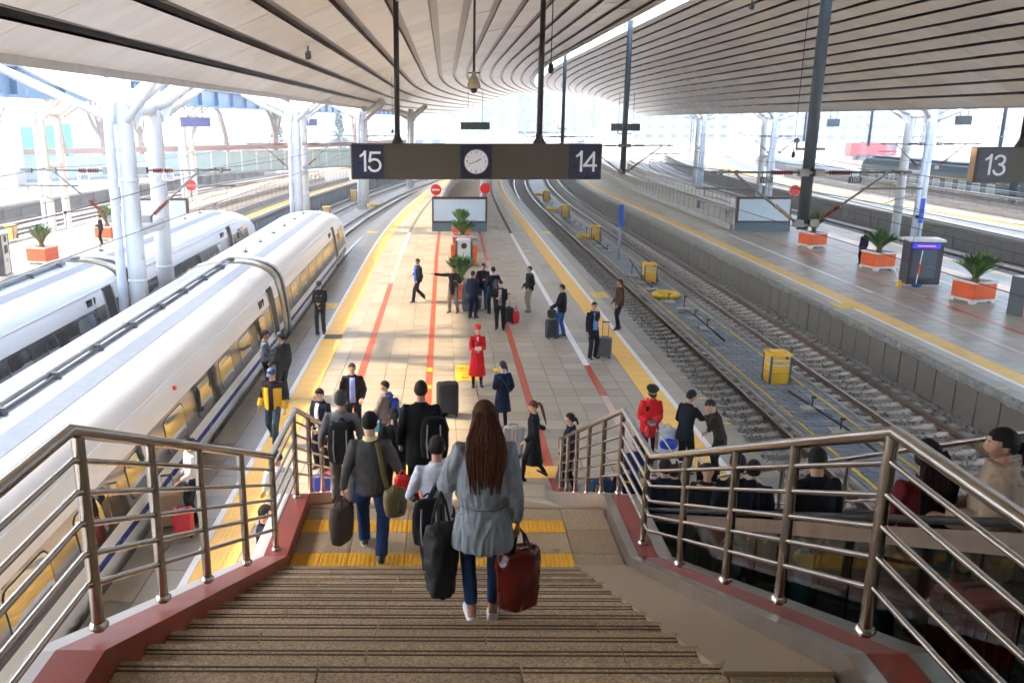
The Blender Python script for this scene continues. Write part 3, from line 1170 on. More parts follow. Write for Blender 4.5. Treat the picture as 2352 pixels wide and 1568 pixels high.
m_fascia = mat('pale_blue_fascia', (0.42, 0.55, 0.62), .25, 0, .12, .8)
m_eave = mat('eave_trim', (0.62, 0.62, 0.60), .4)
canA = canopy('canopy', -7.5, 9.72, zA, [-6.56 + 1.2277 * k for k in range(14)], -5, 172, 'great curved canopy with dark slots over the clock sign and near platform',
              fascia=[(-7.56, 7.72, 8.3, m_eave, 'eave_trim'), (9.8, 11.9, 12.5, m_eave, 'eave_trim')])
canR = canopy('canopy', 11.1, 28.2, zR, [11.7 + 1.1 * k for k in range(15)], -5, 172, 'great curved canopy with dark slots over the planter platform', hw=.11, obj=(22, 55),
              fascia=[(11.0, 11.98, 12.75, m_fascia, 'blue_fascia'), (28.27, 7.35, 7.9, m_eave, 'eave_trim')])
canopy('canopy', -29.0, -12.6, zB, [-28 + 1.3 * k for k in range(12)], 0, 130, 'canopy on a blue girder beyond the left white columns', obj=(0, 0),
       cf=lambda x, y: cL(y) * .55)
canopy('canopy', 31.8, 48.5, zS, [32.6 + 1.3 * k for k in range(12)], 10, 172, 'canopy edge seen past the white columns by the green coaches', obj=(0, 0))
# skylight lattice over the slot between the two great canopies
for i in range(9):
    y = 14 + 13 * i
    t = empty('roof_tie', (10.4 + cR(y), y, 12.4), 0, None, 'roof tie', 'ties across the skylight slot')
    t['label'] = ['pale pipe tie across the roof gap, the nearest overhead', 'pale pipe tie across the roof gap, second one ahead', 'pale pipe tie across the roof gap, third one ahead', 'pale pipe tie across the roof gap, fourth one ahead',
                  'pale pipe tie across the roof gap, fifth one ahead', 'pale pipe tie across the roof gap, sixth one ahead', 'pale pipe tie across the roof gap, seventh one ahead', 'pale pipe tie across the roof gap, eighth one ahead',
                  'pale pipe tie across the roof gap, the farthest one'][i]
    MB().tube([(-.85, 0, -.1), (.85, 0, .0)], .09, 10).build('cross_pipe', m_eave, t, smooth=True)
    MB().tube([(-.8, -1.2, -.1), (.8, 1.2, 0)], .05, 8).build('brace', m_eave, t, smooth=True)
    MB().box((.2, .1, -.15), (.25, .5, .25)).build('junction_box', m_eave, t)

# blue girder along the edge of the left canopy
gd = empty('roof_girder', (-12.55, 10, 7.5), 0, 'weathered blue girder carrying the left canopy edge', 'girder')
mb = MB()
for z0, z1, hw_ in ((7.42, 7.5, .22), (7.5, 8.25, .06), (8.25, 8.36, .28)):
    rings = [[(x + cL(y) * .55, y - 10, z - 7.5) for x, z in ((-hw_, z0), (hw_, z0), (hw_, z1), (-hw_, z1))] for y in ys_range(2, 130, 6)]
    mb.loft(rings)
mb.build('beam', m_girder, gd)
mb = MB()
for i in range(40):
    y = 3 + 3.2 * i
    mb.box((.1 + cL(y) * .55, y - 10, .37), (.3, .05, .72))
mb.build('stiffeners', m_girder, gd, kind='stuff')


# ================================================================== white columns
def column(x, y, label, sgn, z0=-1.2, lite=False, cxx=None):
    t = empty('column', (x + (cx(x, y) if cxx is None else cxx), y, z0), 0, label, 'column', 'branching white columns between the tracks')
    zt = 7.0 - z0
    for i, yy in enumerate((0, 2.6)):
        mb = MB()
        mb.tube([(0, yy, 0), (0, yy, zt * .6), (0, yy, zt), (0, yy, zt + 1.0)], [.285, .27, .265, .29], 18)
        tr = mb.build('trunk', m_colwhite, t, smooth=True)
        for zz in (3.2, 6.2):
            mb = MB()
            mb.lathe([(.27, 0), (.29, .02), (.29, .08), (.27, .1)], (0, yy, zz), 18)
            mb.build('collar', m_colwhite, tr, smooth=True)
        for s in (-1, 1):
            xe = (1.9 if s * sgn > 0 else 3.1) * s
            ze = zt + 1.35
            mb = MB()
            mb.tube([(0, yy, zt + .25), (s * .5, yy, zt + .45), (xe, yy, ze + .15)], [.26, .25, .22], 14)
            mb.build('branch', m_colwhite, t, smooth=True)
            mb = MB()
            mb.tube([(0, yy, zt - .35), (xe * .95, yy - 1.5 if i == 0 else yy + 1.5, ze - .1)], .12, 12)
            mb.build('strut', m_colwhite, t, smooth=True)
            mb = MB()
            mb.add([(s * .3, yy - .012, zt + .3), (s * .75, yy - .012, zt + .42), (s * .36, yy - .012, zt - .5), (s * .3, yy + .012, zt + .3), (s * .75, yy + .012, zt + .42), (s * .36, yy + .012, zt - .5)],
                   [(0, 1, 2), (5, 4, 3), (0, 3, 4, 1), (1, 4, 5, 2), (2, 5, 3, 0)])
            mb.build('gusset', m_colwhite, t)
    for zz in (zt + .1, 4.7):
        mb = MB()
        mb.tube([(0, .1, zz), (0, 2.5, zz)], .2, 14)
        mb.build('tie_pipe', m_colwhite, t, smooth=True)
    mb = MB()
    mb.tube([(-.34 * sgn if 0 else -.42, -.32, 0), (-.38, -.28, zt * .5), (-.3, -.4, zt - .4), (-.2, -.4, zt + .6)], .14, 12)
    dp_ = mb.build('downpipe', mat('downpipe_white', (0.66, 0.70, 0.76), .35), t, smooth=True)
    return t


column(-9.4, 25.6, 'nearest branching white column, its bark like grime peeling, between the two white trains', 1)
column(-9.4, 54.0, 'branching white column standing beyond the near train nose', 1)
column(-9.4, 79.5, 'branching white column beside the yellow box, third from the camera', 1)
column(-9.4, 105, 'faint branching white column, the farthest in the left row', 1)
column(29.9, 54.0, 'branching white column behind the ticket kiosk, nearest of the right row', -1)
column(29.9, 79.5, 'branching white column, second of the right row', -1)
column(29.9, 104.0, 'branching white column, third of the right row', -1)
column(-29.2, 62.0, 'slim white column beyond the sunlit platform near the purple sign', 1)
column(-29.2, 88.0, 'slim white column beyond the sunlit platform, the farther one', 1)

# ================================================================== hanging catenary posts and cantilevers
m_ins = mat('red_brown_insulator', (0.26, 0.06, 0.035), .3, 0, .1)
m_ins_y = mat('tan_insulator', (0.45, 0.33, 0.2), .35)
m_tube = mat('galvanised_tube', (0.27, 0.25, 0.225), .45, .6, .15, 4)
m_wire = mat('copper_wire', (0.06, 0.045, 0.04), .5, .5)
m_plate_w = mat('white_number_plate', (0.75, 0.75, 0.75), .4)
m_plate_d = mat('dark_number_plate', (0.09, 0.10, 0.10), .4)


def insulator(mb, a_, b_, r=.075, n=9):
    a_, b_ = V(a_), V(b_)
    path, rad = [], []
    for i in range(n * 2 + 1):
        path.append(a_ + (b_ - a_) * i / (n * 2))
        rad.append(r if i % 2 else r * .45)
    mb.tube(path, rad, 10)


def cantilever(x, y, lab, nums=None, dark=False, r0=.16, half=2.72, za=5.35, zb=3.88, lite=False, loc_c=None):
    """pair of cantilever arms; one thing per side"""
    for k, s in enumerate((-1, 1)):
        t = empty('cantilever', (x + (cx(x, y) if loc_c is None else loc_c), y - .2, zb), 0, lab[k], 'cantilever', 'overhead line cantilevers')
        dz = za - zb
        mb = MB()
        mb.tube([(s * (r0 + .12), 0, dz), (s * (half + .1), 0, dz + .02)], .033, 10)
        mb.build('top_tube', m_tube, t, smooth=True)
        mb = MB()
        insulator(mb, (s * (r0 + .35), 0, dz), (s * (r0 + .95), 0, dz))
        mb.build('insulator', m_ins, t)
        mb = MB()
        mb.tube([(s * (r0 + .1), 0, .05), (s * 2.05, 0, dz - .1), (s * 2.12, 0, dz - .02)], .033, 10)
        mb.build('diagonal_tube', m_tube, t, smooth=True)
        mb = MB()
        d = V((1.95 - r0, 0, dz - .15)).normalized()
        p0 = V((r0 + .2, 0, .13))
        q0, q1 = p0 + d * .1, p0 + d * .7
        insulator(mb, (s * q0.x, 0, q0.z), (s * q1.x, 0, q1.z))
        mb.build('insulator', m_ins if s > 0 or not dark else m_ins_y, t)
        xs_, xe_ = 1.45, 3.2
        mb = MB()
        mb.tube([(s * xs_, 0, dz * .70), (s * xe_, 0, dz * .70)], .026, 8)
        mb.tube([(s * 2.95, 0, dz * .70), (s * 2.95, 0, dz * .70 - .22), (s * 2.5, 0, dz * .70 - .3), (s * 2.2, 0, dz * .70 - .42)], .014, 6)
        mb.build('steady_arm', m_tube, t, smooth=True)
        mb = MB()
        for xx in (2.1, half - .18):
            mb.box((s * xx, 0, dz + .0), (.08, .12, .14))
        mb.box((s * (r0 + .06), 0, dz), (.26, .22, .2))
        mb.box((s * (r0 + .06), 0, .05), (.26, .22, .2))
        mb.build('clamp', m_tube, t)
        if nums:
            mb = MB()
            xp = 1.25
            mb.box((s * xp, -.03, dz - .2), (.36, .012, .17))
            for q in (-.12, .12):
                mb.box((s * xp + q, -.03, dz - .04), (.025, .015, .2))
            p = mb.build('number_plate', m_plate_d if dark else m_plate_w, t)
            put_text(nums[k], .19, m_white if dark else m_black, p, (s * xp, -.038, dz - .2), sx=.75)


def hang_post(x, y, label):
    t = empty('hanging_post', (x + cR(y), y, 3.75), 0, label, 'catenary post', 'catenary posts hung from the roof')
    MB().tube([(0, 0, 0), (0, 0, 8.4)], [.165, .15], 18).build('tube', m_postgrey, t, smooth=True)
    MB().lathe([(.165, 0), (.155, -.03)], (0, 0, .0), 18).build('end_cap', m_postgrey, t)
    mb = MB()
    for z, w_ in ((.12, .46), (1.6, .46), (2.25, .8)):
        mb.box((0, 0, z), (w_, .42 if w_ < .5 else .1, .07))
    mb.build('bracket', m_tube, t)
    MB().tube([(-.4, -.0, 2.25), (-.4, 0, 2.5)], .03, 8).lathe([(.07, 2.42), (.07, 2.5), (.04, 2.55)], (-.4, 0, 0), 8).build('wire_holder', m_tube, t)
    return t


hp = [(24.7, 'thick grey post hanging from the roof gap, nearest to the camera'), (50.4, 'grey post hanging from the roof gap above the blue track sign'), (77, 'thin blue grey post hanging from the roof gap, third along'),
      (103, 'thin blue grey post hanging from the roof gap, fourth along')]
for i, (y, lb) in enumerate(hp):
    hang_post(10.35, y, lb)
    w_ = ('nearest', 'second', 'third', 'fourth')[i]
    cantilever(10.35, y, ['rusty cantilever arm on the left of the %s hanging grey post' % w_, 'rusty cantilever arm on the right of the %s hanging grey post' % w_], ('1605', '1505') if i == 0 else None, True, loc_c=cR(y))
for i, y in enumerate((25.6, 54.0, 79.5)):
    w_ = ('nearest', 'second', 'third')[i]
    cantilever(-9.4, y, ['cantilever arm with red insulators reaching left from the %s white column' % w_, 'cantilever arm with red insulators reaching right from the %s white column' % w_], ('1805', '1705') if i == 0 else None, False, r0=.45, half=3.0)
for i, y in enumerate((54.0, 79.5)):
    w_ = ('nearest', 'second')[i]
    cantilever(29.9, y, ['cantilever arm reaching left from the %s white column of the right row' % w_, 'cantilever arm reaching right from the %s white column of the right row' % w_], None, False, r0=.45, half=3.0)
for i, (x, y) in enumerate(((49.5, 78), (49.5, 104), (49.5, 128), (66, 96), (66, 130))):
    t = hang_post(x, y, 'far purple grey hanging post beyond the green coaches, number %s from the near end' % ('one', 'two', 'three', 'four', 'five')[i])

# wires: messenger and contact wire over each track
for xc, nm in ((8.1, 'open track beside the tiled platform'), (12.75, 'open track along the brown wall'), (-6.8, 'near white train'), (-11.9, 'second white train'), (28.0, 'track behind the planters')):
    t = empty('overhead_wire', (xc, 20, 4.4), 0, 'pair of overhead wires above the ' + nm, 'overhead wire', 'overhead wires')
    sup = [-2, 24.7, 50.4, 77, 103, 130, 160] if xc > 0 else [-2, 25.6, 54, 79.5, 105, 130, 160]
    mb = MB()
    path = []
    for a_, b_ in zip(sup[:-1], sup[1:]):
        for i in range(8):
            u = i / 8
            y = a_ + (b_ - a_) * u
            path.append((cx(xc, y) if xc > 0 else cL(y), y - 20, 1.0 - 3.2 * u * (1 - u) * .28))
    mb.tube(path, .0085, 5)
    mb.build('messenger_wire', m_wire, t)
    mb = MB()
    mb.tube([((cx(xc, y) if xc > 0 else cL(y)), y - 20, -.0) for y in ys_range(-2, 160, 4)], .0085, 5)
    mb.build('contact_wire', m_wire, t)
    mb = MB()
    for p in path[2::3]:
        mb.tube([p, (p[0], p[1], 0)], .004, 4)
        mb.box((p[0], p[1], p[2]), (.03, .05, .05))
    mb.build('droppers', m_wire, t, kind='stuff')
# two slack feeder wires on the right
for i, (p0, p1, lb) in enumerate((((14.2, 8, 3.6), (13.2, 60, 5.0), 'slack feeder wire sagging across the planter platform, upper one'), ((22.0, 20, 3.3), (13.2, 62, 4.4), 'slack feeder wire with a hanging weight across the right platform'))):
    t = empty('feeder_wire', p0, 0, lb, 'wire')
    mb = MB()
    mb.tube([(((p1[0] - p0[0]) * u), (p1[1] - p0[1]) * u, (p1[2] - p0[2]) * u - 1.6 * u * (1 - u)) for u in [k / 16 for k in range(17)]], .011, 6)
    mb.build('wire', m_wire, t)

# ================================================================== platform number signs
m_num = mat('numeral_white', (0.86, 0.86, 0.86), .4, 0, 0)
m_clock = mat('clock_face', (0.80, 0.82, 0.86), .35, 0, .02)
m_brass = mat('clock_rim', (0.24, 0.19, 0.11), .35, .7)
m_boardside_lit = mat('board_side_lit', (0.42, 0.30, 0.17), .45)  # orange light on the board ends, put into their base colour


DIG = {'1': [[(.02, .16), (.13, .24), (.185, .31), (.185, .31), (.185, -.31)]],
       '5': [[(.20, .28), (-.115, .28), (-.165, -.01)], [(-.165, -.01), (-.09, .06), (.01, .075), (.10, .05), (.165, -.02), (.19, -.11), (.165, -.205), (.095, -.27), (0, -.295), (-.10, -.27), (-.165, -.20), (-.185, -.14)]],
       '4': [[(.095, -.31), (.095, .28), (-.20, -.12), (.205, -.12)]],
       '3': [[(-.165, .17), (-.13, .245), (-.05, .29), (.03, .29), (.11, .25), (.145, .17), (.12, .08), (.05, .03), (-.04, .02)], [(-.02, .02), (.07, .01), (.15, -.06), (.175, -.15), (.145, -.235), (.06, -.29), (-.04, -.295), (-.125, -.25), (-.18, -.15)]],
       '2': [[(-.17, .15), (-.12, .25), (0, .295), (.12, .25), (.165, .15), (.12, .04), (-.17, -.275), (.19, -.275)]]}


def digits(tx, x0, z0, parent):
    for k, ch in enumerate(tx):
        mb = MB()
        for path in DIG[ch]:
            P_ = [V((px, 0, pz)) for px, pz in path]
            P_ = [q for i, q in enumerate(P_) if i == 0 or (q - P_[i - 1]).length > 1e-5]
            for i, (a_, b_) in enumerate(zip(P_[:-1], P_[1:])):
                d = (b_ - a_).normalized()
                n = V((-d.z, 0, d.x)) * .036
                e = .016 if len(P_) > 4 else .034
                a2, b2 = a_ - d * (e if i else 0), b_ + d * (e if i < len(P_) - 2 else 0)
                y_ = -.017 - .0004 * i
                mb.add([a2 - n + V((0, y_, 0)), b2 - n + V((0, y_, 0)), b2 + n + V((0, y_, 0)), a2 + n + V((0, y_, 0)),
                        a2 - n, b2 - n, b2 + n, a2 + n], [(0, 1, 2, 3), (0, 4, 5, 1), (1, 5, 6, 2), (2, 6, 7, 3), (3, 7, 4, 0)])
        o = mb.build('numeral', m_num, parent)
        o.location = (x0 + (-.285 if k == 0 else .20), -.012, z0)


def number_sign(x, y, z, wd, left, right, label, clock=True, ht=1.12, topz=11.0):
    t = empty('platform_sign', (x, y, z), 0, label, 'sign')
    MB().bbox((0, .18, ht / 2), (wd, .36, ht), .02).build('board', m_board, t)
    for s in (-1, 1):
        MB().box((s * (wd / 2 + .003), .18, ht / 2), (.02, .3, ht - .06)).build('end_cap', m_boardside_lit, t)
    for s, tx in ((-1, left), (1, right)):
        if tx:
            p = MB().box((s * (wd / 2 - .55), -.006, ht / 2), (1.0, .014, ht - .08)).build('number_panel', m_navy, t)
            digits(tx, s * (wd / 2 - .55), ht / 2, p)
    if clock:
        p = MB().box((0, -.006, ht / 2), (1.0, .014, ht - .08)).build('clock_panel', m_navy, t)
        mb = MB()
        mb.tube([(0, -.012, ht / 2), (0, -.05, ht / 2)], .40, 40)
        mb.build('clock_rim', m_brass, p, auto=40)
        mb = MB()
        mb.tube([(0, -.03, ht / 2), (0, -.056, ht / 2)], .37, 40)
        f = mb.build('clock_dial', m_clock, p, auto=40)
        for s_, a_ in (('12', 90), ('3', 0), ('6', -90), ('9', 180)):
            put_text(s_, .13, m_black, p, (.295 * cos(R(a_)), -.058, ht / 2 + .295 * sin(R(a_))), name='numeral')
        mb = MB()
        for i in range(12):
            if i % 3:
                a_ = 2 * pi * i / 12
                mb.box((.3 * cos(a_), -.058, ht / 2 + .3 * sin(a_)), (.07, .004, .012), ry=-a_)
        mb.build('hour_marks', m_black, p)
        for (ln, wd_, a_) in ((.2, .028, R(32)), (.27, .018, R(197))):
            mb = MB()
            mb.box((ln / 2 * cos(a_) * .85, -.063, ht / 2 + ln / 2 * sin(a_) * .85), (ln, .005, wd_), ry=-a_)
            mb.build('hand', m_black, p)
    else:
        pass
    mb = MB()
    for i in range(5):
        mb.tube([(-wd / 2 + wd * (i + .5) / 5, .18, -.04), (-wd / 2 + wd * (i + .5) / 5, .18, .0)], .02, 6)
    mb.build('bolts', m_black, t, kind='stuff')
    for xx in (-wd * .315, wd * .252):
        mb = MB()
        mb.tube([(xx, .18, ht), (xx, .18, topz - z)], .085, 12)
        mb.lathe([(.2, 0), (.2, .02), (.1, .22), (.085, .3)], (xx, .18, ht), 12)
        mb.build('hanger', mat('dark_hanger', (0.045, 0.042, 0.038), .4), t, smooth=True)
    return t


number_sign(1.0, 27.7, 4.94, 8.0, '15', '14', 'hanging dark olive sign reading 15 and 14 with a round clock')
number_sign(20.9, 27.7, 4.84, 8.0, '13', '12', 'hanging dark olive sign reading 13 at the right edge', topz=10.6)
for (x, y, z, wd, lb, m) in ((3.45 - cR(100), 100, 5.75, 3.3, 'small dark hanging sign high over the far end of the near platform', m_postgrey), (20.6 - cR(100), 100, 5.6, 3.3, 'small dark hanging sign behind the second hanging post', m_postgrey),
                             (-17.1, 60, 6.28, 2.0, 'small purple blue hanging sign among bare trees at the left', mat('purple_blue_sign', (0.12, 0.15, 0.42), .4)),
                             (-13.0, 80, 6.2, 2.6, 'small slate blue hanging sign beside the second white column', mat('slate_blue_sign', (0.10, 0.13, 0.30), .4)),
                             (36.5, 62, 6.4, 1.1, 'small square dark hanging sign between the right white columns', m_postgrey), (30.9, 70, 6.2, 1.0, 'small square dark hanging sign left of the right white columns', m_postgrey)):
    t = empty('hanging_sign', (x + cR(y), y, z), 0, lb, 'sign')
    MB().bbox((0, 0, .36), (wd, .2, .82 if y > 90 else .62), .015).build('panel', m, t)
    for s in (-1, 1):
        MB().tube([(s * wd * .25, 0, .6), (s * wd * .25, 0, 4.2 if y > 90 else 2.2)], .03, 6).build('hanger', m_black, t)


# cameras and lamps on drop rods
def drop(x, y, z, zt, kind, label):
    t = empty('dome_camera' if kind == 'cam' else 'drop_lamp', (x, y, z), 0, label, 'camera' if kind == 'cam' else 'lamp')
    MB().tube([(0, 0, .2), (0, 0, zt - z)], .028 if kind == 'cam' else .014, 8).build('rod', m_black, t)
    if kind == 'cam':
        MB().lathe([(.02, .42), (.05, .40), (.06, .36), (.05, .33), (.10, .26), (.15, .12), (.155, .06), (.14, .04)], n=18).build('housing', mat('cream_housing', (0.42, 0.34, 0.22), .4), t, smooth=True)
        MB().ball((0, 0, .03), (.085, .085, .1), 14, 8).build('dome', m_black, t, smooth=True)
        MB().tube([(-.14, 0, .38), (.14, 0, .38)], .015, 6).build('bracket', m_black, t)
    else:
        MB().lathe([(.02, .28), (.07, .2), (.085, .08), (.05, .0)], n=12).build('shade', m_black, t, smooth=True)
    return t


drop(.66, 20.3, 7.45, 10.9, 'cam', 'cream dome camera on a long black rod under the canopy')
drop(2.85, 24, 8.0, 11.2, 'lamp', 'small black sensor on a thin rod right of the clock sign hanger')
drop(-3.6, 60, 5.9, 10.0, 'lamp', 'small lamp on a thin rod left of the clock sign')
drop(6.5, 62, 5.6, 11.8, 'lamp', 'small lamp on a thin rod just left of the right sign hanger')
drop(15.2, 38, 5.2, 11.7, 'lamp', 'small lamp on a thin rod under the right canopy')
drop(-25, 42, 5.6, 9.0, 'lamp', 'small lamp on a thin rod at the far left')
for i, (x, y) in enumerate(((16.5, 27), (19.8, 30), (-4.6, 30), (5.2, 30), (13.5, 40))):
    t = empty('spotlight', (x, y, (zA if x < 10 else zR)(x) - .3), 0, 'small grey spotlight fixed under the canopy slots, ' + ('near the thick hanging post', 'right of the thick hanging post', 'at the left over the train', 'over the clock sign hanger', 'far along the right canopy')[i], 'spotlight')
    MB().box((0, 0, 0), (.16, .26, .2), rx=.4).build('body', m_postgrey, t)
    MB().tube([(0, 0, .1), (0, 0, .4)], .03, 8).build('bracket', m_postgrey, t)

# ================================================================== trains
m_train = mat('train_white', (0.80, 0.785, 0.75), .34, 0, .03, .4, coat=.2)
m_trainlow = m_train
m_band = mat('train_window_band', (0.035, 0.028, 0.022), .10, 0, .1, 1, spec=1.0, ior=2.5)
m_win = mat('train_window_glass', (0.02, 0.018, 0.015), .03, 0, 0, spec=1.0, ior=3.0)
m_stripe = mat('train_blue_stripe', (0.015, 0.035, 0.26), .25, 0, .05)
m_rgrey = mat('train_roof_grey', (0.33, 0.345, 0.34), .55, 0, .12, 5, speck=.08, sscale=60)
m_rlight = mat('train_roof_light', (0.68, 0.71, 0.74), .35, 0, .05)
m_gang = mat('gangway_seal', (0.42, 0.36, 0.26), .3, .5, .15, 2)
HP = [(1.2, -.98), (1.48, -.88), (1.63, -.35), (1.70, .1), (1.695, .42), (1.625, 1.0), (1.56, 1.42), (1.50, 1.72), (1.42, 1.92), (1.27, 2.10), (1.04, 2.24), (.75, 2.33), (.4, 2.385), (0, 2.40)]


def tring(y, ws=1.0, top=2.40, sq=1.0):
    pts = []
    for x, z in HP:
        zz = z if z < .1 else .1 + (z - .1) * (top - .1) / 2.3
        if z < .1:
            zz = z + (1 - sq) * .35
        pts.append((x * ws, zz))
    full = pts + [(-x, z) for x, z in reversed(pts[:-1])]
    return [(x, y, z) for x, z in full]


def side_x(z):
    for (xa, za), (xb, zb) in zip(HP[:-1], HP[1:]):
        if za <= z <= zb:
            return xa + (xb - xa) * (z - za) / (zb - za)
    return 0


m_bindark_ = mat('conduit_grey', (0.11, 0.11, 0.11), .5)


def make_train():
    t = empty('train', (-6.88, 27.2, -1.1), 0, 'white high speed train with a blue stripe standing at the tiled platform', 'train')
    L = V((0, 27.2, -1.1))

    def tp(mb, name, m, parent=None, **kw):
        mb.v = [(p[0], p[1] - L.y, p[2] - L.z) for p in mb.v]
        return mb.build(name, m, parent or t, **kw)
    mb = MB()
    mb.loft([tring(y) for y in (1.6, 2.0, 10, 18, 26.6)])
    tp(mb, 'car_body', m_train, auto=30)
    nose = [(27.85, 1, 2.4, 1), (35, 1, 2.4, 1), (41, 1, 2.4, 1), (42.5, .995, 2.37, 1), (44, .975, 2.26, 1), (45.4, .93, 2.06, 1), (46.6, .86, 1.80, .95), (47.8, .76, 1.42, .85), (48.8, .63, 1.0, .7), (49.6, .46, .6, .5), (50.1, .28, .34, .3), (50.3, .1, .2, .1)]
    mb = MB()
    mb.loft([tring(*q) for q in nose])
    tp(mb, 'nose_car_body', m_train, auto=30)
    mb = MB()
    mb.loft([tring(y, .97, 2.34) for y in (26.55, 27.9)])
    tp(mb, 'gangway_bellows', m_dark)
    mb = MB()
    mb.loft([tring(y, s, tz) for y, s, tz in ((26.75, 1.005, 2.41), (26.8, 1.02, 2.46), (27.12, 1.02, 2.46), (27.17, 1.005, 2.41))])
    tp(mb, 'gangway_ring', m_gang, auto=30)
    for s in (-1, 1):
        for y0, y1 in ((2.0, 26.6), (27.9, 44.4)):
            for za, zb, m, nm, off in ((.55, 1.37, m_band, 'window_band', .004), (.2, .325, m_stripe, 'blue_stripe', .005)):
                mb = MB()
                zs = [za + (zb - za) * i / 4 for i in range(5)]
                k1 = 1 if y1 < 40 else .97
                ring = [(s * (side_x(z) + off), z) for z in zs] + [(s * (side_x(z) - .03), z) for z in reversed(zs)]
                mb.loft([[(x, y0, z) for x, z in ring], [(x, min(y1, 41), z) for x, z in ring]] + ([[(x * .985, y1, z - (z - .1) * .03) for x, z in ring]] if y1 > 41 else []))
                tp(mb, nm, m)
        # windows
        wy = [3.6 + 2.0 * i for i in range(11)] + [29.2 + 2.0 * i for i in range(5)] + [38.2]
        for y in wy:
            if s < 0 and y % 3 > 8:
                continue
            hw_, z0, z1, r = .58, .64, 1.30, .14
            pts = []
            for cx_, cz_, a0 in ((hw_ - r, z1 - r, 0), (-hw_ + r, z1 - r, 90), (-hw_ + r, z0 + r, 180), (hw_ - r, z0 + r, 270)):
                for k in range(4):
                    a_ = R(a0 + 30 * k)
                    pts.append((cx_ + r * cos(a_), cz_ + r * sin(a_)))
            mb = MB()
            fr = [(s * (side_x(z) + .008), y + q * 1.05, .97 + (z - .97) * 1.05) for q, z in pts]
            mb.add(fr, [tuple(range(len(fr))) if s < 0 else tuple(reversed(range(len(fr))))])
            w_ = tp(mb, 'window', m_dark)
            mb = MB()
            gl = [(s * (side_x(z) + .011), y + q, z) for q, z in pts]
            mb.add(gl, [tuple(range(len(gl))) if s < 0 else tuple(reversed(range(len(gl))))])
            tp(mb, 'pane', m_win, w_)
        # doors, small displays
        for y in (25.5, 40.6):
            mb = MB()
            zs = [-.05, .5, 1.0, 1.4, 1.74, 1.86]
            ring = [[(s * (side_x(z) + .012), yy, z) for z in zs] + [(s * (side_x(z) - .03), yy, z) for z in reversed(zs)] for yy in (y - .36, y + .36)]
            mb.loft(ring)
            d = tp(mb, 'door', m_dark)
            mb = MB()
            ring = [[(s * (side_x(z) + .022), yy, z) for z in zs[:-1]] + [(s * (side_x(z) - .02), yy, z) for z in reversed(zs[:-1])] for yy in (y - .40, y - .33)]
            mb.loft(ring)
            ring = [[(s * (side_x(z) + .022), yy, z) for z in zs[:-1]] + [(s * (side_x(z) - .02), yy, z) for z in reversed(zs[:-1])] for yy in (y + .33, y + .42)]
            mb.loft(ring)
            tp(mb, 'door_seal', m_gang, d)
            for dy, wd_ in ((-1.45, .34), (-1.08, .07)):
                mb = MB()
                mb.box((s * (side_x(1.6) + .002), y + dy, 1.6), (.05, wd_, .2))
                tp(mb, 'side_display', m_dark)
        mb = MB()
        mb.tube([(s * (side_x(1.66) - .01), 16.0, 1.66), (s * (side_x(1.66) + .05), 16.0, 1.67)], .045, 10)
        tp(mb, 'red_lamp', m_redsign)
        # shoulder bead
        for y0, y1 in ((2, 26.6), (27.9, 42.5)):
            mb = MB()
            mb.tube([(s * 1.455, y0, 1.84), (s * 1.455, y1, 1.84)], .022, 6)
            tp(mb, 'roof_gutter', m_train, smooth=True)
    for y0, y1 in ((2, 26.5), (28.2, 42.3)):
        for xa, xb in ((.45, .8), (-.8, -.45)):
            mb = MB()
            za, zb = 2.378, 2.316
            if xa < 0:
                za, zb = zb, za
            mb.loft([[(xa, y, za + .008), (xb, y, zb + .008), (xb, y, zb - .02), (xa, y, za - .02)] for y in (y0, y1)])
            tp(mb, 'roof_walkway', m_rgrey)
        mb = MB()
        mb.loft([[(-.45, y, 2.379 + .006), (0, y, 2.4 + .008), (.45, y, 2.379 + .006), (.45, y, 2.35), (-.45, y, 2.35)] for y in (y0, y1)])
        tp(mb, 'roof_panel', m_rlight)
    # roof pipe with clamps on the near car, little aerials on the nose car
    mb = MB()
    mb.tube([(-.06, 2, 2.50), (-.06, 26.2, 2.50)], .055, 10)
    mb.tube([(-.06, 26.0, 2.50), (-.02, 26.6, 2.53), (.12, 26.9, 2.50)], .06, 10)
    pp = tp(mb, 'roof_pipe', mat('pipe_grey', (0.42, 0.42, 0.41), .4, .4), smooth=True)
    mb = MB()
    mb.tube([(.06, 2, 2.45), (.06, 26.0, 2.45)], .035, 8)
    tp(mb, 'roof_conduit', m_bindark_)
    for i in range(13):
        mb = MB()
        mb.box((0, 2.8 + 1.9 * i, 2.46), (.3, .09, .14))
        mb.v = [(p[0], p[1] - L.y, p[2] - L.z) for p in mb.v]
        mb.build('clamp', m_bindark_, pp)
    for i in range(6):
        mb = MB()
        mb.lathe([(.06, 0), (.05, .03), (.015, .06), (.012, .2)], (.05, 28.9 + 2.45 * i, 2.4), 8)
        mb.box((.05, 28.9 + 2.45 * i, 2.44), (.2, .06, .03))
        tp(mb, 'aerial', m_dark)
    # plain dark bogie boxes and cab window
    mb = MB()
    for yy in (6, 22, 31.5, 44):
        mb.box((0, yy, -.9), (2.2, 3.0, .5))
    tp(mb, 'bogie', m_dark)
    mb = MB()
    for i in range(3):
        y0 = 42.2 + i * .75
        mb.loft([[(1.62 - .03 * i + .03, yy, 1.05), (1.55 - .04 * i + .04, yy, 1.5), (1.5 - .04 * i, yy, 1.5), (1.5 - .04 * i, yy, 1.05)] for yy in (y0, y0 + .5)])
    tp(mb, 'cab_window', m_win)
    return t


train = make_train()
trB = copy_tree(train)
trB.location = (-11.93, 27.4, -1.1)
trB['label'] = 'second white high speed train behind the near one, shaded blue'
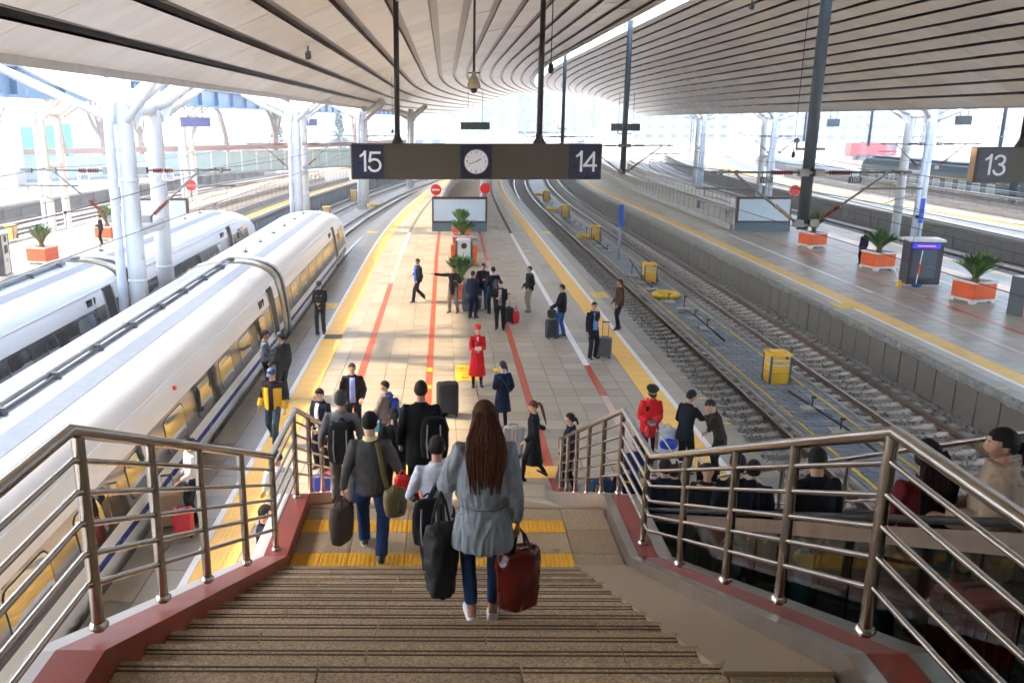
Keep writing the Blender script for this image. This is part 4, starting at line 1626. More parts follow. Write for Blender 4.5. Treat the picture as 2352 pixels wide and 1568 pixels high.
# ================================================================== planters with cycad-like plants
m_leaf = [mat('leaf_green', (0.075, 0.17, 0.03), .5, 0, .2, 5), mat('leaf_dark', (0.035, 0.095, 0.03), .5, 0, .2, 5), mat('leaf_light', (0.13, 0.24, 0.04), .5, 0, .2, 5)]
m_wood_w = mat('planter_white', (0.62, 0.60, 0.57), .5)
m_soil = mat('soil', (0.05, 0.035, 0.025), .9)


def planter(x, y, label, seed, spread=.75, ph=1.0, size=(1.08, 1.08), turn=.0, z=0):
    ph *= random.Random(seed + 50).uniform(.98, 1.2)
    spread *= random.Random(seed + 90).uniform(.9, 1.15)
    rg = random.Random(seed)
    t = empty('planter', (x, y, z), turn, label, 'planter', 'orange slatted planters')
    a_, b_ = size
    for i in range(7):
        zz = .17 + i * .085
        MB().bbox((0, 0, zz + .04), (a_ - .03 + (i % 2) * .004, b_ - .03 + (i % 2) * .004, .078), .012).build('slat', m_orange, t)
    MB().box((0, 0, .45), (a_ - .1, b_ - .1, .56)).build('liner', m_soil, t)
    mb = MB()
    for s in (-1, 1):
        mb.box((s * (a_ / 2 - .04), 0, .80), (.08, b_, .075))
        mb.box((0, s * (b_ / 2 - .04), .80), (a_ - .16, .08, .074))
    mb.build('rim', m_wood_w, t)
    mb = MB()
    mb.box((0, 0, .125), (a_, b_, .07))
    for sx in (-1, 1):
        for sy in (-1, 1):
            mb.box((sx * (a_ / 2 - .1), sy * (b_ / 2 - .1), .045), (.2, .2, .09), taper=(1.0, 1.0))
    mb.build('base', m_wood_w, t)
    # plant: a thing of its own, growing in the planter
    p = empty('potted_cycad', (x, y, z + .74), turn, label.replace('orange slatted planter', 'bushy green cycad in the planter'), 'plant', 'cycads in the planters')
    MB().tube([(0, 0, 0), (0, 0, .3)], [.16, .1], 10).build('stem', mat('plant_stem', (0.10, 0.07, 0.04), .8), p)
    for k in range(3):
        mb = MB()
        for i in range(38):
            a0 = rg.uniform(0, 2 * pi)
            sp_ = spread * (rg.random() ** .6)
            ln = ph * rg.uniform(.75, 1.1)
            pts = []
            for j in range(6):
                u = j / 5
                r_ = .06 + sp_ * (u ** 1.5)
                zz = .08 + ln * (u - .22 * u * u * (sp_ / .75)) * (1.0 - .12 * sp_)
                pts.append(V((r_ * cos(a0), r_ * sin(a0), zz)))
            side = V((-sin(a0), cos(a0), 0))
            w_ = rg.uniform(.04, .07)
            L_, C_, R_ = [], [], []
            for j, q in enumerate(pts):
                u = j / 5
                ww = w_ * (.5 + 1.3 * u) if u < .85 else w_ * .7
                L_.append(q + side * ww + V((0, 0, .02)))
                C_.append(q)
                R_.append(q - side * ww + V((0, 0, .02)))
            vs = L_ + C_ + R_
            fs = []
            for j in range(5):
                fs += [(j, 6 + j, 7 + j, j + 1), (6 + j, 12 + j, 13 + j, 7 + j)]
            mb.add(vs, fs)
            for j in range(1, 6):           # leaflets
                for s in (-1, 1):
                    q = pts[j]
                    d = (pts[j] - pts[j - 1]).normalized()
                    e = q + side * s * rg.uniform(.05, .085) + d * .08 + V((0, 0, .03))
                    mb.add([q, q + d * .03, e], [(0, 1, 2)])
        mb.build('fronds', m_leaf[k], p, kind='stuff')
    return t


planter(.62, 32.2, 'orange slatted planter beside the group of standing men', 1, .55, .92, (1.0, 1.0))
planter(.95, 45.7, 'orange slatted planter behind the pale litter bin', 2, .75, .7)
planter(.95, 49.6, 'orange slatted planter just before the blank billboard', 3, .45, .85)
planter(20.3, 46.9, 'orange slatted planter by the right-hand billboard', 4, .6, .95, turn=.25)
planter(20.4, 39.8, 'orange slatted planter by the kiosk, a person behind it', 5, .72, 1.0, turn=.25)
planter(20.45, 32.4, 'orange slatted planter between the kiosk and orange bin', 6, .85, .95, turn=.25)
planter(-19.7, 41.2, 'orange slatted planter beside the advertising kiosk on the sunlit platform', 7, .6, 1.05, turn=-.2)
planter(-19.7, 49.5, 'orange slatted planter half hidden by the nearest white column', 8, .6, 1.05, turn=-.2)

# ================================================================== litter bins and kiosks
m_binw = mat('bin_white', (0.62, 0.62, 0.60), .4)
m_bindark = mat('bin_dark_grey', (0.075, 0.09, 0.105), .4)
m_screen = mat('kiosk_screen', (0.10, 0.13, 0.15), .12)
m_blueled = mat('led_strip_blue', (0.03, 0.03, 0.75), .4, 0, 0, emit=.12)
t = empty('litter_bin', (.92, 40.6, 0), 0, 'pale litter bin with a round hole between orange side boxes', 'litter bin')
MB().box((0, 0, .62), (.62, .55, 1.24)).build('body', m_binw, t)
MB().box((0, 0, 1.27), (.70, .62, .08), taper=(.8, .7)).build('lid', m_binw, t)
MB().tube([(0, -.27, .98), (0, -.285, .98)], .14, 20).build('opening', m_dark, t)
for s in (-1, 1):
    MB().box((s * .36, -.02, .62), (.1, .58, 1.2)).build('dark_post', m_bindark, t)
    MB().bbox((s * .52, 0, .55), (.22, .6, .9), .02).build('orange_side', m_orange, t)
t = empty('litter_bin', (.95, 30.6, 0), 0, 'dark grey litter bin in front of the orange planter by the men', 'litter bin')
MB().bbox((0, 0, .5), (.55, .5, 1.0), .02).build('body', m_bindark, t)
MB().box((0, 0, 1.04), (.6, .55, .08), taper=(.9, .8)).build('lid', mat('bin_lid', (0.16, 0.24, 0.27), .3), t)
MB().box((-.3, 0, .42), (.03, .4, .7)).build('side_flap', m_bindark, t)


def kiosk(x, y, rz, label, s=1.0):
    t = empty('kiosk', (x, y, 0), rz, label, 'kiosk')
    MB().box((0, 0, .02), (1.5 * s, 1.05 * s, .04)).build('base', m_binw, t)
    MB().box((0, 0, .95), (1.3 * s, .9 * s, 1.82)).build('cabinet', mat('kiosk_dark', (0.035, 0.032, 0.04), .35), t)
    MB().box((0, 0, 1.9), (1.4 * s, 1.0 * s, .1), taper=(.97, .97)).build('roof', m_binw, t)
    MB().box((-.05, -.455 * s, .93), (.95 * s, .02, 1.2)).build('screen', m_screen, t)
    l_ = MB().box((-.05, -.462 * s, 1.68), (1.1 * s, .02, .2)).build('light_strip', m_blueled, t)
    MB().box((-.05, -.475 * s, 1.68), (.7 * s, .006, .05)).build('strip_text', mat('led_pink', (0.7, 0.2, 0.8), .4, 0, .3, 30, emit=.1), l_)
    mb = MB()
    mb.box((.655 * s, -.02, .95), (.03, .6 * s, 1.7))
    p = mb.build('side_panel', m_binw, t)
    MB().box((.675 * s, 0, 1.2), (.012, .36 * s, .36)).build('opening', m_dark, p)
    MB().tube([(.672 * s, 0, 1.66), (.68 * s, 0, 1.66)], .15, 16).build('round_opening', m_dark, p)
    mb = MB()
    for k in range(3):
        a0 = pi / 2 + k * 2 * pi / 3
        p0, p1 = (0.1 * cos(a0), .1 * sin(a0)), (.1 * cos(a0 + 2 * pi / 3), .1 * sin(a0 + 2 * pi / 3))
        mb.tube([(.674 * s, p0[0], .7 + p0[1]), (.674 * s, p1[0], .7 + p1[1])], .014, 5)
    mb.build('green_triangle', mat('green_mark', (0.03, 0.25, 0.12), .5), p)
    return t


kiosk(20.3, 36.0, -.15, 'dark kiosk with a blue light strip on the planter platform')
kiosk(-20.3, 37.6, .1, 'dark kiosk with a blue light strip on the sunlit platform')
bk = empty('broom', (19.75, 35.2, 0), 0, 'red and white broom with blue cloth leaning on the kiosk', 'broom')
MB().tube([(0, 0, .05), (.22, .2, 1.5)], .02, 6).build('handle', m_white, bk)
MB().tube([(.08, .08, .55), (.16, .15, 1.05)], [.05, .03], 8).build('red_wrap', m_redsign, bk)
MB().ball((.05, 0, .08), (.22, .12, .08), 10, 6).build('blue_cloth', mat('blue_cloth', (0.02, 0.06, 0.3), .8), bk)
bk = empty('broom', (19.15, 35.4, 0), 0, 'short broom with a yellow head standing left of the kiosk', 'broom')
MB().tube([(0, 0, .2), (-.25, .05, .8)], .016, 6).build('handle', m_white, bk)
MB().box((.02, 0, .14), (.22, .12, .26), taper=(.5, .6)).build('yellow_head', m_ybox, bk)
t = empty('litter_bin', (20.85, 30.0, 0), .25, 'orange and black litter bin at the right edge of the view', 'litter bin')
MB().bbox((0, 0, .5), (.8, .6, .92), .02).build('body', m_orange, t)
for s in (-1, 1):
    MB().box((s * .40, 0, .7), (.05, .62, 1.38)).build('dark_post', m_bindark, t)
MB().box((0, 0, 1.36), (.84, .64, .06)).build('canopy_top', m_binw, t)
MB().box((-.15, -.31, .62), (.16, .01, .3)).build('white_label', m_white, t)

# ================================================================== billboards with underpass ramps behind
m_blank = mat('blank_poster', (0.50, 0.60, 0.67), .35, 0, .06, .8)
m_bframe = mat('billboard_frame', (0.06, 0.018, 0.02), .4)
m_slate = mat('billboard_plinth', (0.10, 0.14, 0.17), .45)


def fence(t, pts, h=1.0, base=.35, gap=.16):
    """stainless railing on a low wall along a polyline (x,y)"""
    for (p, q) in zip(pts[:-1], pts[1:]):
        p, q = V((p[0], p[1], 0)), V((q[0], q[1], 0))
        d = q - p
        n = d.normalized()
        ln = d.length
        rz = math.atan2(n.y, n.x)
        c = (p + q) / 2
        MB().box((c.x, c.y, base / 2), (ln, .18, base), rz).build('low_wall', m_conc, t)
        for zz, r in ((base + h, .035), (base + .12, .02), (base + h - .14, .018)):
            MB().tube([p + V((0, 0, zz)), q + V((0, 0, zz))], r, 8).build('rail_bar', m_steel, t)
        mb = MB()
        m_ = int(ln / gap)
        for i in range(m_ + 1):
            a_ = p + d * (i / max(1, m_))
            mb.tube([a_ + V((0, 0, base)), a_ + V((0, 0, base + h - .13))], .011 if i % 8 else .025, 5, caps=False)
        mb.build('balusters', m_steel, t, kind='stuff')


def billboard(x, y, wd, label, z=0.0, round_sign=None):
    t = empty('billboard', (x, y, z), 0, label, 'billboard', 'blank billboards at the underpass ramps')
    MB().box((0, .2, .27), (wd, .42, .54)).build('plinth', m_slate, t)
    MB().bbox((0, .2, 1.34), (wd, .34, 1.6), .02).build('frame', m_bframe, t)
    MB().box((0, .02, 1.33), (wd - .22, .02, 1.34)).build('blank_panel', m_blank, t)
    return t


billboard(.92, 53.4, 3.45, 'blank pale blue billboard ending the row of central planters')
billboard(20.0, 53.6, 3.4, 'blank pale blue billboard on the planter platform')
billboard(-17.4, 52.4, 3.2, 'blank pale blue billboard behind the nearest white column')
billboard(30.5, 200, 3, 'tiny blank billboard far along the yard')


def round_sign(x, y, z, label, bar):
    t = empty('round_sign', (x, y, 0), 0, label, 'sign')
    MB().tube([(0, 0, 1.9), (0, 0, z - .3)], .035, 8).build('pole', m_postgrey, t)
    MB().tube([(0, .0, z), (0, -.03, z)], .36, 28).build('white_rim', m_white, t, auto=40)
    MB().tube([(0, -.01, z), (0, -.045, z)], .335, 28).build('red_disc', m_redsign, t, auto=40)
    if bar:
        MB().box((0, -.05, z), (.46, .02, .1)).build('white_bar', m_white, t)


round_sign(-.56, 53.9, 2.55, 'round red no entry sign with a white bar above the blank billboard', True)
round_sign(2.53, 53.9, 2.64, 'plain round red sign above the right corner of the blank billboard', False)
round_sign(22.0, 54.2, 2.5, 'plain round red sign behind the thick hanging post', False)
round_sign(-15.6, 52.8, 2.9, 'plain round red sign beside the nearest white column', False)
m_ramp = mat('ramp_floor', (0.42, 0.35, 0.27), .6, 0, .1, .5)
for (xc, y0, y1, hw, lab) in ((.92, 54.6, 100, 1.55, 'underpass ramp with cream parapets beyond the central billboard'),):
    t = empty('underpass_ramp', (xc, y0, 0), 0, lab, 'ramp')
    for s in (-1, 1):
        mb = MB()
        rings = [[(s * hw + cx(xc, y) + q, y - y0, z) for q, z in ((-.11, 0), (.11, 0), (.11, 1.0), (-.11, 1.0))] for y in ys_range(y0, y1, 3)]
        mb.loft(rings)
        mb.build('parapet', mat('cream_parapet', (0.56, 0.50, 0.42), .6), t)
        mb = MB()
        mb.tube([(s * hw + cx(xc, y), y - y0, 1.14) for y in ys_range(y0, y1, 3)], .04, 8)
        mb.build('handrail', m_steel, t, smooth=True)
    mb = MB()
    mb.loft([[(-hw + cx(xc, y), y - y0, .02), (hw + cx(xc, y), y - y0, .02), (hw + cx(xc, y), y - y0, .004), (-hw + cx(xc, y), y - y0, .004)] for y in ys_range(y0, y1, 3)])
    mb.build('ramp_floor', m_ramp, t)
for (pts, lb) in (([(18.3, 54.4), (18.4, 68), (18.7, 84), (19.6, 100), (21, 116)], 'stainless fence running back from the right-hand billboard, nearer side'),
                  ([(21.8, 54.4), (21.9, 68), (22.2, 84), (23, 100), (24.4, 116)], 'stainless fence running back from the right-hand billboard, far side'),
                  ([(-19.0, 53), (-18.2, 68), (-16.6, 84), (-14, 100)], 'stainless fence running back from the left billboard, far side'),
                  ([(-15.8, 53), (-15.2, 68), (-13.8, 84), (-11.2, 100)], 'stainless fence running back from the left billboard, nearer side'),
                  ([(41, 44), (41, 60), (41.1, 76), (41.6, 92), (42.4, 108)], 'stainless fence before the green coaches, nearer side'),
                  ([(44.4, 44), (44.4, 60), (44.5, 76), (45, 92), (45.8, 108)], 'stainless fence before the green coaches, far side')):
    t = empty('fence', (0, 0, 0), 0, lb, 'fence', 'stainless fences round the underpass ramps')
    fence(t, pts, gap=.2 if pts[0][0] > 30 else .16)
for x, y, z, w_, lb in ((19.0, 62.0, .9, .5, 'small navy plate hung on the right-hand fence'), (40.8, 58.5, .95, .9, 'blue plate hung on the fence before the green coaches'), (-15.4, 60, .9, .5, 'small navy plate hung on the left fence')):
    o = MB().box((0, 0, 0), (.04, w_ * 1.3, .55)).build('blue_plate', m_blue if z > .92 else m_navy, None, loc=(x - .7, y, z))
    tag(o, lb, 'plate')

# ================================================================== things on the paved strip between the tracks
m_ind = mat('reflective_tape', (0.55, 0.56, 0.54), .3)


def yellow_box(x, y, label, z=-1.19, rz=0.0, txt=None):
    t = empty('equipment_box', (x, y, z), rz, label, 'equipment box', 'yellow equipment boxes beside the tracks')
    MB().bbox((0, 0, .46), (.62, .62, .9), .01).build('body', m_ybox, t)
    MB().box((0, 0, .935), (.68, .70, .06), taper=(.97, .97)).build('lid', m_ybox, t)
    MB().box((0, .08, .975), (.44, .4, .025)).build('lid_plate', m_ybox, t)
    for sx in (-1, 1):
        for sy in (-1, 1):
            MB().box((sx * .3, sy * .3, .45), (.06, .06, .88)).build('corner_post', m_bindark, t)
    for zz in (.76, .60):
        MB().box((0, 0, zz), (.628, .628, .045)).build('reflective_band', m_ind, t)
    MB().box((0, 0, .34), (.626, .626, .012)).build('joint', m_bindark, t)
    MB().box((.16, -.318, .85), (.09, .01, .08)).build('label_plate', m_bindark, t)
    if txt:
        put_text(txt, .11, mat('faded_red_paint', (0.62, 0.10, 0.02), .6), t, (-.06, -.316, .68))
    MB().tube([(.3, .1, .1), (.42, .05, .35), (.45, -.05, 0)], .035, 6).build('cable', m_dark, t)
    return t


yellow_box(10.45, 25.7, 'big yellow equipment box with grey bands, nearest between the tracks', txt='15-5')
yellow_box(10.4, 42.7, 'yellow equipment box near the yellow ring, second between the tracks')
yellow_box(10.3, 58.3, 'yellow equipment box beyond the blue track sign')
yellow_box(10.25, 73, 'yellow equipment box, fourth between the tracks')
yellow_box(10.4, 88, 'tiny yellow equipment box, farthest between the tracks')
yellow_box(-9.9, 71.5, 'yellow equipment box at the foot of the third white column')
yellow_box(-9.4, 88.5, 'yellow equipment box beyond the third white column')
yellow_box(-30.0, 58.5, 'brownish yellow equipment box by the far left track')
m_ring = mat('yellow_hose_ring', (0.80, 0.50, 0.01), .35)
for x, y, lb in ((10.3, 38.9, 'fat yellow ring lying between the tracks behind the man in brown'), (9.75, 59.2, 'yellow ring half behind a box between the tracks'), (9.85, 78, 'small yellow ring between the tracks, farther one'), (9.9, 94, 'tiny yellow ring far between the tracks'),
                 (-9.0, 82, 'yellow ring beyond the third white column')):
    mb = MB()
    n = 28
    rings = []
    for i in range(n + 1):
        a_ = 2 * pi * i / n
        rings.append([((.52 + .13 * cos(b)) * cos(a_), (.52 + .13 * cos(b)) * sin(a_), .12 + .11 * sin(b)) for b in [2 * pi * k / 10 for k in range(10)]])
    mb.loft(rings, False)
    o = mb.build('hose_ring', m_ring, None, smooth=True, loc=(x + cx(x, y), y, -1.19))
    tag(o, lb, 'hose ring', 'yellow rings between the tracks')
m_bpole = mat('pole_blue_grey', (0.22, 0.30, 0.36), .45)
t = empty('track_sign', (10.3, 50.0, -1.19), 0, 'tall narrow blue sign on a grey pole between the tracks', 'sign')
MB().tube([(0, 0, 0), (0, 0, 2.2)], .055, 10).lathe([(.16, 0), (.16, .03), (.06, .05)], n=12).build('pole', m_bpole, t, smooth=True)
MB().bbox((0, -.06, 2.55), (.26, .06, 1.3), .008).build('blue_panel', m_blue, t)
mb = MB()
for i in range(3):
    mb.tube([(-.16, -.02, 2.1 + .42 * i), (-.1, -.02, 2.1 + .42 * i)], .018, 6)
mb.build('clips', m_dark, t, kind='stuff')
t = empty('track_sign', (29.2, 52.8, -1.19), 0, 'narrow blue sign strapped to the nearest right white column', 'sign')
MB().bbox((0, -.3, 2.6), (.26, .06, 1.5), .008).build('blue_panel', m_blue, t)
MB().tube([(0, -.24, 0), (0, -.24, 3.3)], .05, 8).build('pole', m_bpole, t)
# concrete feet with rods carrying a hose rail
spots = [(10.42, 21.1), (10.42, 22.9), (10.32, 32.5), (10.33, 34.2), (10.37, 36.0), (10.1, 37.6), (10.0, 40.4), (9.9, 42.2), (9.85, 44.2), (10.2, 53), (10.1, 55), (10.0, 57), (10.0, 60), (10.2, 64), (10.15, 66.5), (10.1, 69), (10.1, 76), (10.1, 81)]
foot_me = MB().bbox((0, 0, .06), (.55, .36, .12), .02).mesh('concrete_foot', m_sleeper)
order = ['nearest', 'second', 'third', 'fourth', 'fifth', 'sixth', 'seventh', 'eighth', 'ninth', 'tenth', 'eleventh', 'twelfth', 'thirteenth', 'fourteenth', 'fifteenth', 'sixteenth', 'seventeenth', 'eighteenth']
for i, (x, y) in enumerate(spots):
    t = empty('hose_support', (x + cx(x, y), y, -1.188), 0, 'pale concrete foot with a short rod between the tracks, the %s from the camera' % order[i], 'hose support', 'hose supports between the tracks')
    inst('concrete_foot', foot_me, t, (0, 0, 0))
    hh = .4 if i not in (4, 8, 12) else .62
    MB().tube([(0, 0, .1), (0, 0, hh)], .022, 6).build('rod', m_dark, t)
    MB().box((.03, 0, hh), (.12, .06, .05)).build('cradle', m_dark, t)
for pts, lb in (([(10.55, 16), (10.5, 21), (10.45, 24.6)], 'black hose laid along the supports below the nearest yellow box'), ([(9.85, 45, .6), (10.0, 42), (10.15, 39.6)], 'black hose sloping down to the fat yellow ring'),
                ([(10.2, 30), (10.32, 34), (10.35, 36.4)], 'black hose along the supports beyond the nearest yellow box'), ([(10.1, 52.6), (10.05, 57.5), (9.9, 60)], 'black hose by the blue track sign')):
    mb = MB()
    q = [(p[0], p[1], -1.0 + (p[2] if len(p) > 2 else 0) - (.16 if k == 2 else 0)) for k, p in enumerate(pts)]
    mb.tube(q, .035, 8)
    tag(mb.build('hose', m_dark, None, smooth=True), lb, 'hose')
# ================================================================== far surroundings
m_bark = mat('bare_bark', (0.20, 0.145, 0.11), .9, 0, .2, 4)
m_green_far = mat('conifer_green', (0.055, 0.10, 0.06), .8, 0, .3, .6)


def bare_tree(x, y, h, seed, label):
    rg = random.Random(seed)
    t = empty('bare_tree', (x, y, -.5), 0, label, 'tree', 'bare trees beyond the yard wall')
    mb, tw = MB(), MB()

    def grow(p, d, ln, r, depth):
        q = p + d * ln
        mid = p + d * ln * .5 + V((rg.uniform(-1, 1), rg.uniform(-1, 1), 0)) * ln * .06
        (mb if depth < 2 else tw).tube([p, mid, q], [r, r * .85, r * .68], 6 if depth < 2 else 4, caps=False)
        if depth >= 5:
            return
        for i in range(2 if depth else 3):
            ax = V((rg.uniform(-1, 1), rg.uniform(-1, 1), rg.uniform(-.25, .35)))
            grow(q, (d + ax * (.62 if depth else .5)).normalized(), ln * rg.uniform(.6, .82), r * .62, depth + 1)
    grow(V((0, 0, 0)), V((rg.uniform(-.12, .12), 0, 1)).normalized(), h * .3, h * .03, 0)
    mb.build('trunk', m_bark, t)
    tw.build('crown', m_bark, t)
    return t


def conifer(x, y, h, seed, label):
    rg = random.Random(seed)
    t = empty('conifer', (x, y, -1), 0, label, 'tree', 'hazy conifers on the horizon')
    MB().tube([(0, 0, 0), (0, 0, h)], [h * .02, .03], 6).build('trunk', m_bark, t)
    mb = MB()
    for i in range(800):
        u = rg.random() ** .8
        z = h * (.08 + .92 * u)
        rr = h * .17 * (1 - u) * rg.uniform(.35, 1.1) + .08
        a_ = rg.uniform(0, 2 * pi)
        p = V((rr * cos(a_), rr * sin(a_), z - rr * .45))
        s = h * .024 * rg.uniform(.6, 1.3)
        c_ = V((0, 0, z))
        d = (p - c_).normalized()
        sd = V((-sin(a_), cos(a_), 0))
        mb.add([p + d * s, p - d * s + sd * s * .7, p - d * s * .8 - sd * s * .7, p + V((0, 0, s * .6))], [(0, 1, 3), (1, 2, 3), (2, 0, 3), (0, 2, 1)])
    mb.build('crown', m_green_far, t, kind='stuff')


wh = ['at the far left edge', 'left of the teal hoarding', 'behind the teal hoarding', 'left of the nearest white column', 'seen between the nearest white trunks', 'right of the nearest white column', 'behind the purple hanging sign', 'right of the purple hanging sign', 'left of the second white column', 'right of the second white column']
for i, (x, y, h) in enumerate(((-52, 96, 15), (-60, 108, 17), (-53, 104, 15), (-47, 108, 17), (-44, 112, 17), (-41, 118, 18), (-36, 122, 16), (-31, 124, 17), (-25, 128, 16), (-15, 150, 16))):
    bare_tree(x, y, h, 40 + i, 'leafless tree ' + wh[i])
for i, (x, y, h) in enumerate(((-27, 140, 11), (-20, 165, 12), (48, 430, 52), (20, 440, 34), (30, 460, 36), (66, 450, 40), (78, 460, 34), (92, 450, 28), (38, 445, 31), (112, 460, 28), (4, 440, 30), (128, 470, 26), (-16, 430, 28), (44, 460, 40))):
    conifer(x, y, h, 70 + i, 'hazy conifer ' + ('near the second white column', 'right of the second white column', 'tallest in the arch below the canopy', 'left in the arch below the canopy', 'just left of the tallest conifer', 'right of the tallest conifer', 'second right of the tallest conifer',
            'third right of the tallest conifer', 'close on the left of the tallest conifer', 'behind the second hanging post', 'behind the clock sign hanger', 'right of the second hanging post', 'left of the clock sign hanger', 'close behind the tallest conifer')[i])
# far hill with woodland
mb = MB()
pts = []
rg = random.Random(9)
nx, ny = 60, 8
for j in range(ny):
    for i in range(nx):
        x = -900 + 1900 * i / (nx - 1)
        y = 520 + 120 * j
        z = -2 + (26 + 16 * mnoise.noise(V((x * .004, y * .004, 3)))) * min(1, j / 3) + 2.5 * rg.random()
        pts.append((x, y, z))
mb.add(pts, [(j * nx + i, j * nx + i + 1, (j + 1) * nx + i + 1, (j + 1) * nx + i) for j in range(ny - 1) for i in range(nx - 1)])
tag(mb.build('hills', m_green_far, smooth=True), 'pale wooded rise on the horizon', None, None, 'structure')

# glazed noise barrier with brown coping along the left of the yard
m_bar = mat('barrier_glass', (0.42, 0.56, 0.52), .3, 0, .08, 1)
m_cop = mat('brown_coping', (0.36, 0.22, 0.16), .7)
nb = empty('noise_barrier', (-47, 96, 0), 0, 'pale green glazed barrier with brown coping along the left of the yard', 'barrier')
line = [(-66, 78), (-57, 87), (-47.5, 96.5), (-38, 104), (-30, 111), (-22, 119), (-14, 130), (-6, 144)]
for (a_, b_) in zip(line[:-1], line[1:]):
    a_, b_ = V((a_[0] + 47, a_[1] - 96, 0)), V((b_[0] + 47, b_[1] - 96, 0))
    d = b_ - a_
    rz = math.atan2(d.y, d.x)
    n = 5
    for i in range(n):
        p = a_ + d * ((i + .5) / n)
        MB().box((p.x, p.y, 1.5), (d.length / n - .25, .08, 2.5), rz).build('pane', m_bar, nb)
        q = a_ + d * (i / n)
        MB().box((q.x, q.y, 1.5), (.22, .22, 3.0), rz).build('post', m_white, nb)
    c = (a_ + b_) / 2
    MB().box((c.x, c.y, 3.3), (d.length, .6, .6), rz).build('coping', m_cop, nb)
    MB().box((c.x, c.y, .12), (d.length, .5, .26), rz).build('footing', m_conc, nb)
# beige building and hoarding at far left
bl = empty('pavilion', (-52, 84, 0), 0, 'low beige tiled pavilion at the far left edge', 'building')
m_beige = mat('beige_cladding', (0.52, 0.45, 0.40), .6, 0, .06, .5)
for i in range(6):
    for j in range(5):
        MB().box((-4 + i * 2.4, -.0, .65 + j * 1.3), (2.36, .3, 1.26)).build('cladding_panel', m_beige, bl)
MB().box((2.0, 4.2, 3.25), (14.4, 8, 6.5)).build('wall', m_beige, bl)
bl.rotation_euler = (0, 0, .35)
t = empty('hoarding', (-56, 108, 0), .5, 'teal green hoarding behind the glazed barrier', 'hoarding')
for i in range(5):
    MB().box((i * 2.0, 0, 3.2 + .2 * i), (1.96, .1, 4.6)).build('sheet', mat('teal_sheet', (0.10, 0.42, 0.36), .5), t)
MB().box((4, .3, 2.8), (10, .1, .2)).build('frame', m_postgrey, t)
for i, (x, y, w_, h_, c, lb, nm) in enumerate(((-70, 190, 60, 3.2, (0.55, 0.16, 0.14), 'long low red fronted sheds far behind the bare trees', 'shed'), (-20, 260, 40, 5, (0.5, 0.5, 0.5), 'low grey shed far behind the left columns', 'shed'), (150, 330, 70, 14, (0.42, 0.47, 0.52), 'hazy slab block at the far right', 'apartment_block'),
                                               (95, 360, 40, 18, (0.45, 0.49, 0.53), 'hazy tower block beyond the red locomotive', 'apartment_block'), (210, 300, 60, 10, (0.45, 0.48, 0.5), 'hazy low block at the right horizon', 'apartment_block'))):
    t = empty(nm, (x, y, -1.6), 0, lb, 'building')
    MB().box((0, 0, h_ / 2), (w_, 12, h_)).build('wall', mat('far_wall_%d' % i, c, .8, 0, .1, .1), t)
    MB().box((0, 0, h_ + .3), (w_ + 1, 13, .6)).build('roof', m_conc, t)
    n = int(w_ / 5)
    for k in range(n):
        for f in range(max(1, int(h_ / 4))):
            MB().box((-w_ / 2 + 2.5 + 5 * k, -6.03, 2 + 3.6 * f), (2.4, .1, 1.6)).build('window', m_screen, t)

# green coaches on the far right
m_gcoach = mat('coach_green', (0.035, 0.085, 0.095), .35, 0, .08, .4)
m_gold = mat('coach_gold_line', (0.75, 0.42, 0.03), .4)
m_cwin = mat('coach_window', (0.48, 0.55, 0.56), .15)
for k in range(2):
    y0 = 44 + k * 26.5
    t = empty('coach', (47.6 + cR(y0), y0, -1.1), 0, ('dark green coach with gold lines behind the 13 sign', 'dark green coach with gold lines behind the right white columns')[k], 'railway coach', 'green coaches at the far right')
    prof = [(1.4, .3), (1.55, .5), (1.55, 3.0), (1.45, 3.4), (1.1, 3.8), (.5, 4.0), (0, 4.05)]
    full = prof + [(-x, z) for x, z in reversed(prof[:-1])]
    mb = MB()
    mb.loft([[(x, y, z) for x, z in full] for y in (0, 25.5)])
    mb.build('body', m_gcoach, t, auto=30)
    for zz in (1.55, 2.75):
        MB().box((-1.556, 12.75, zz), (.02, 25.3, .10)).build('gold_line', m_gold, t)
    for i in range(11):
        f = MB().bbox((-1.56, 2.4 + 2.05 * i, 2.2), (.03, 1.15, .85), .01).build('window', m_white, t)
        MB().box((-1.578, 2.4 + 2.05 * i, 2.2), (.01, .95, .68)).build('pane', m_cwin, f)
    for yy in (.7, 24.8):
        MB().box((-1.56, yy, 1.9), (.03, .75, 2.0)).build('door', m_gcoach, t)
    mb = MB()
    for yy in (4, 21.5):
        mb.box((0, yy, .25), (2.2, 3.2, .5))
    mb.build('bogie', m_dark, t)
    MB().box((0, 12.7, 4.08), (1.4, 25, .1)).build('roof_ridge', m_rgrey, t)
# red locomotive
t = empty('locomotive', (88, 180, -1.1), 0, 'boxy red locomotive faint in the haze at the right', 'locomotive')
m_loco = mat('loco_red', (0.62, 0.05, 0.03), .4, 0, .05)
MB().bbox((-1.2, 0, 2.05), (7.4, 3, 2.5), .15).build('body', m_loco, t)
MB().bbox((3.4, 0, 1.95), (2.4, 2.9, 2.3), .25).build('cab', m_loco, t)
MB().box((3.6, -1.47, 2.5), (1.7, .05, .8)).build('cab_window', m_screen, t)
MB().box((0, 0, .45), (9, 2.8, .7)).build('underframe', mat('loco_grey', (0.2, 0.23, 0.25), .6), t)
for i in range(4):
    MB().tube([(-3.4 + 2.2 * i, -1.42, .4), (-3.4 + 2.2 * i, -1.5, .4)], .45, 16).build('wheel', m_dark, t)
MB().box((-1, 0, 3.4), (3, .8, .2)).build('roof_vent', m_postgrey, t)
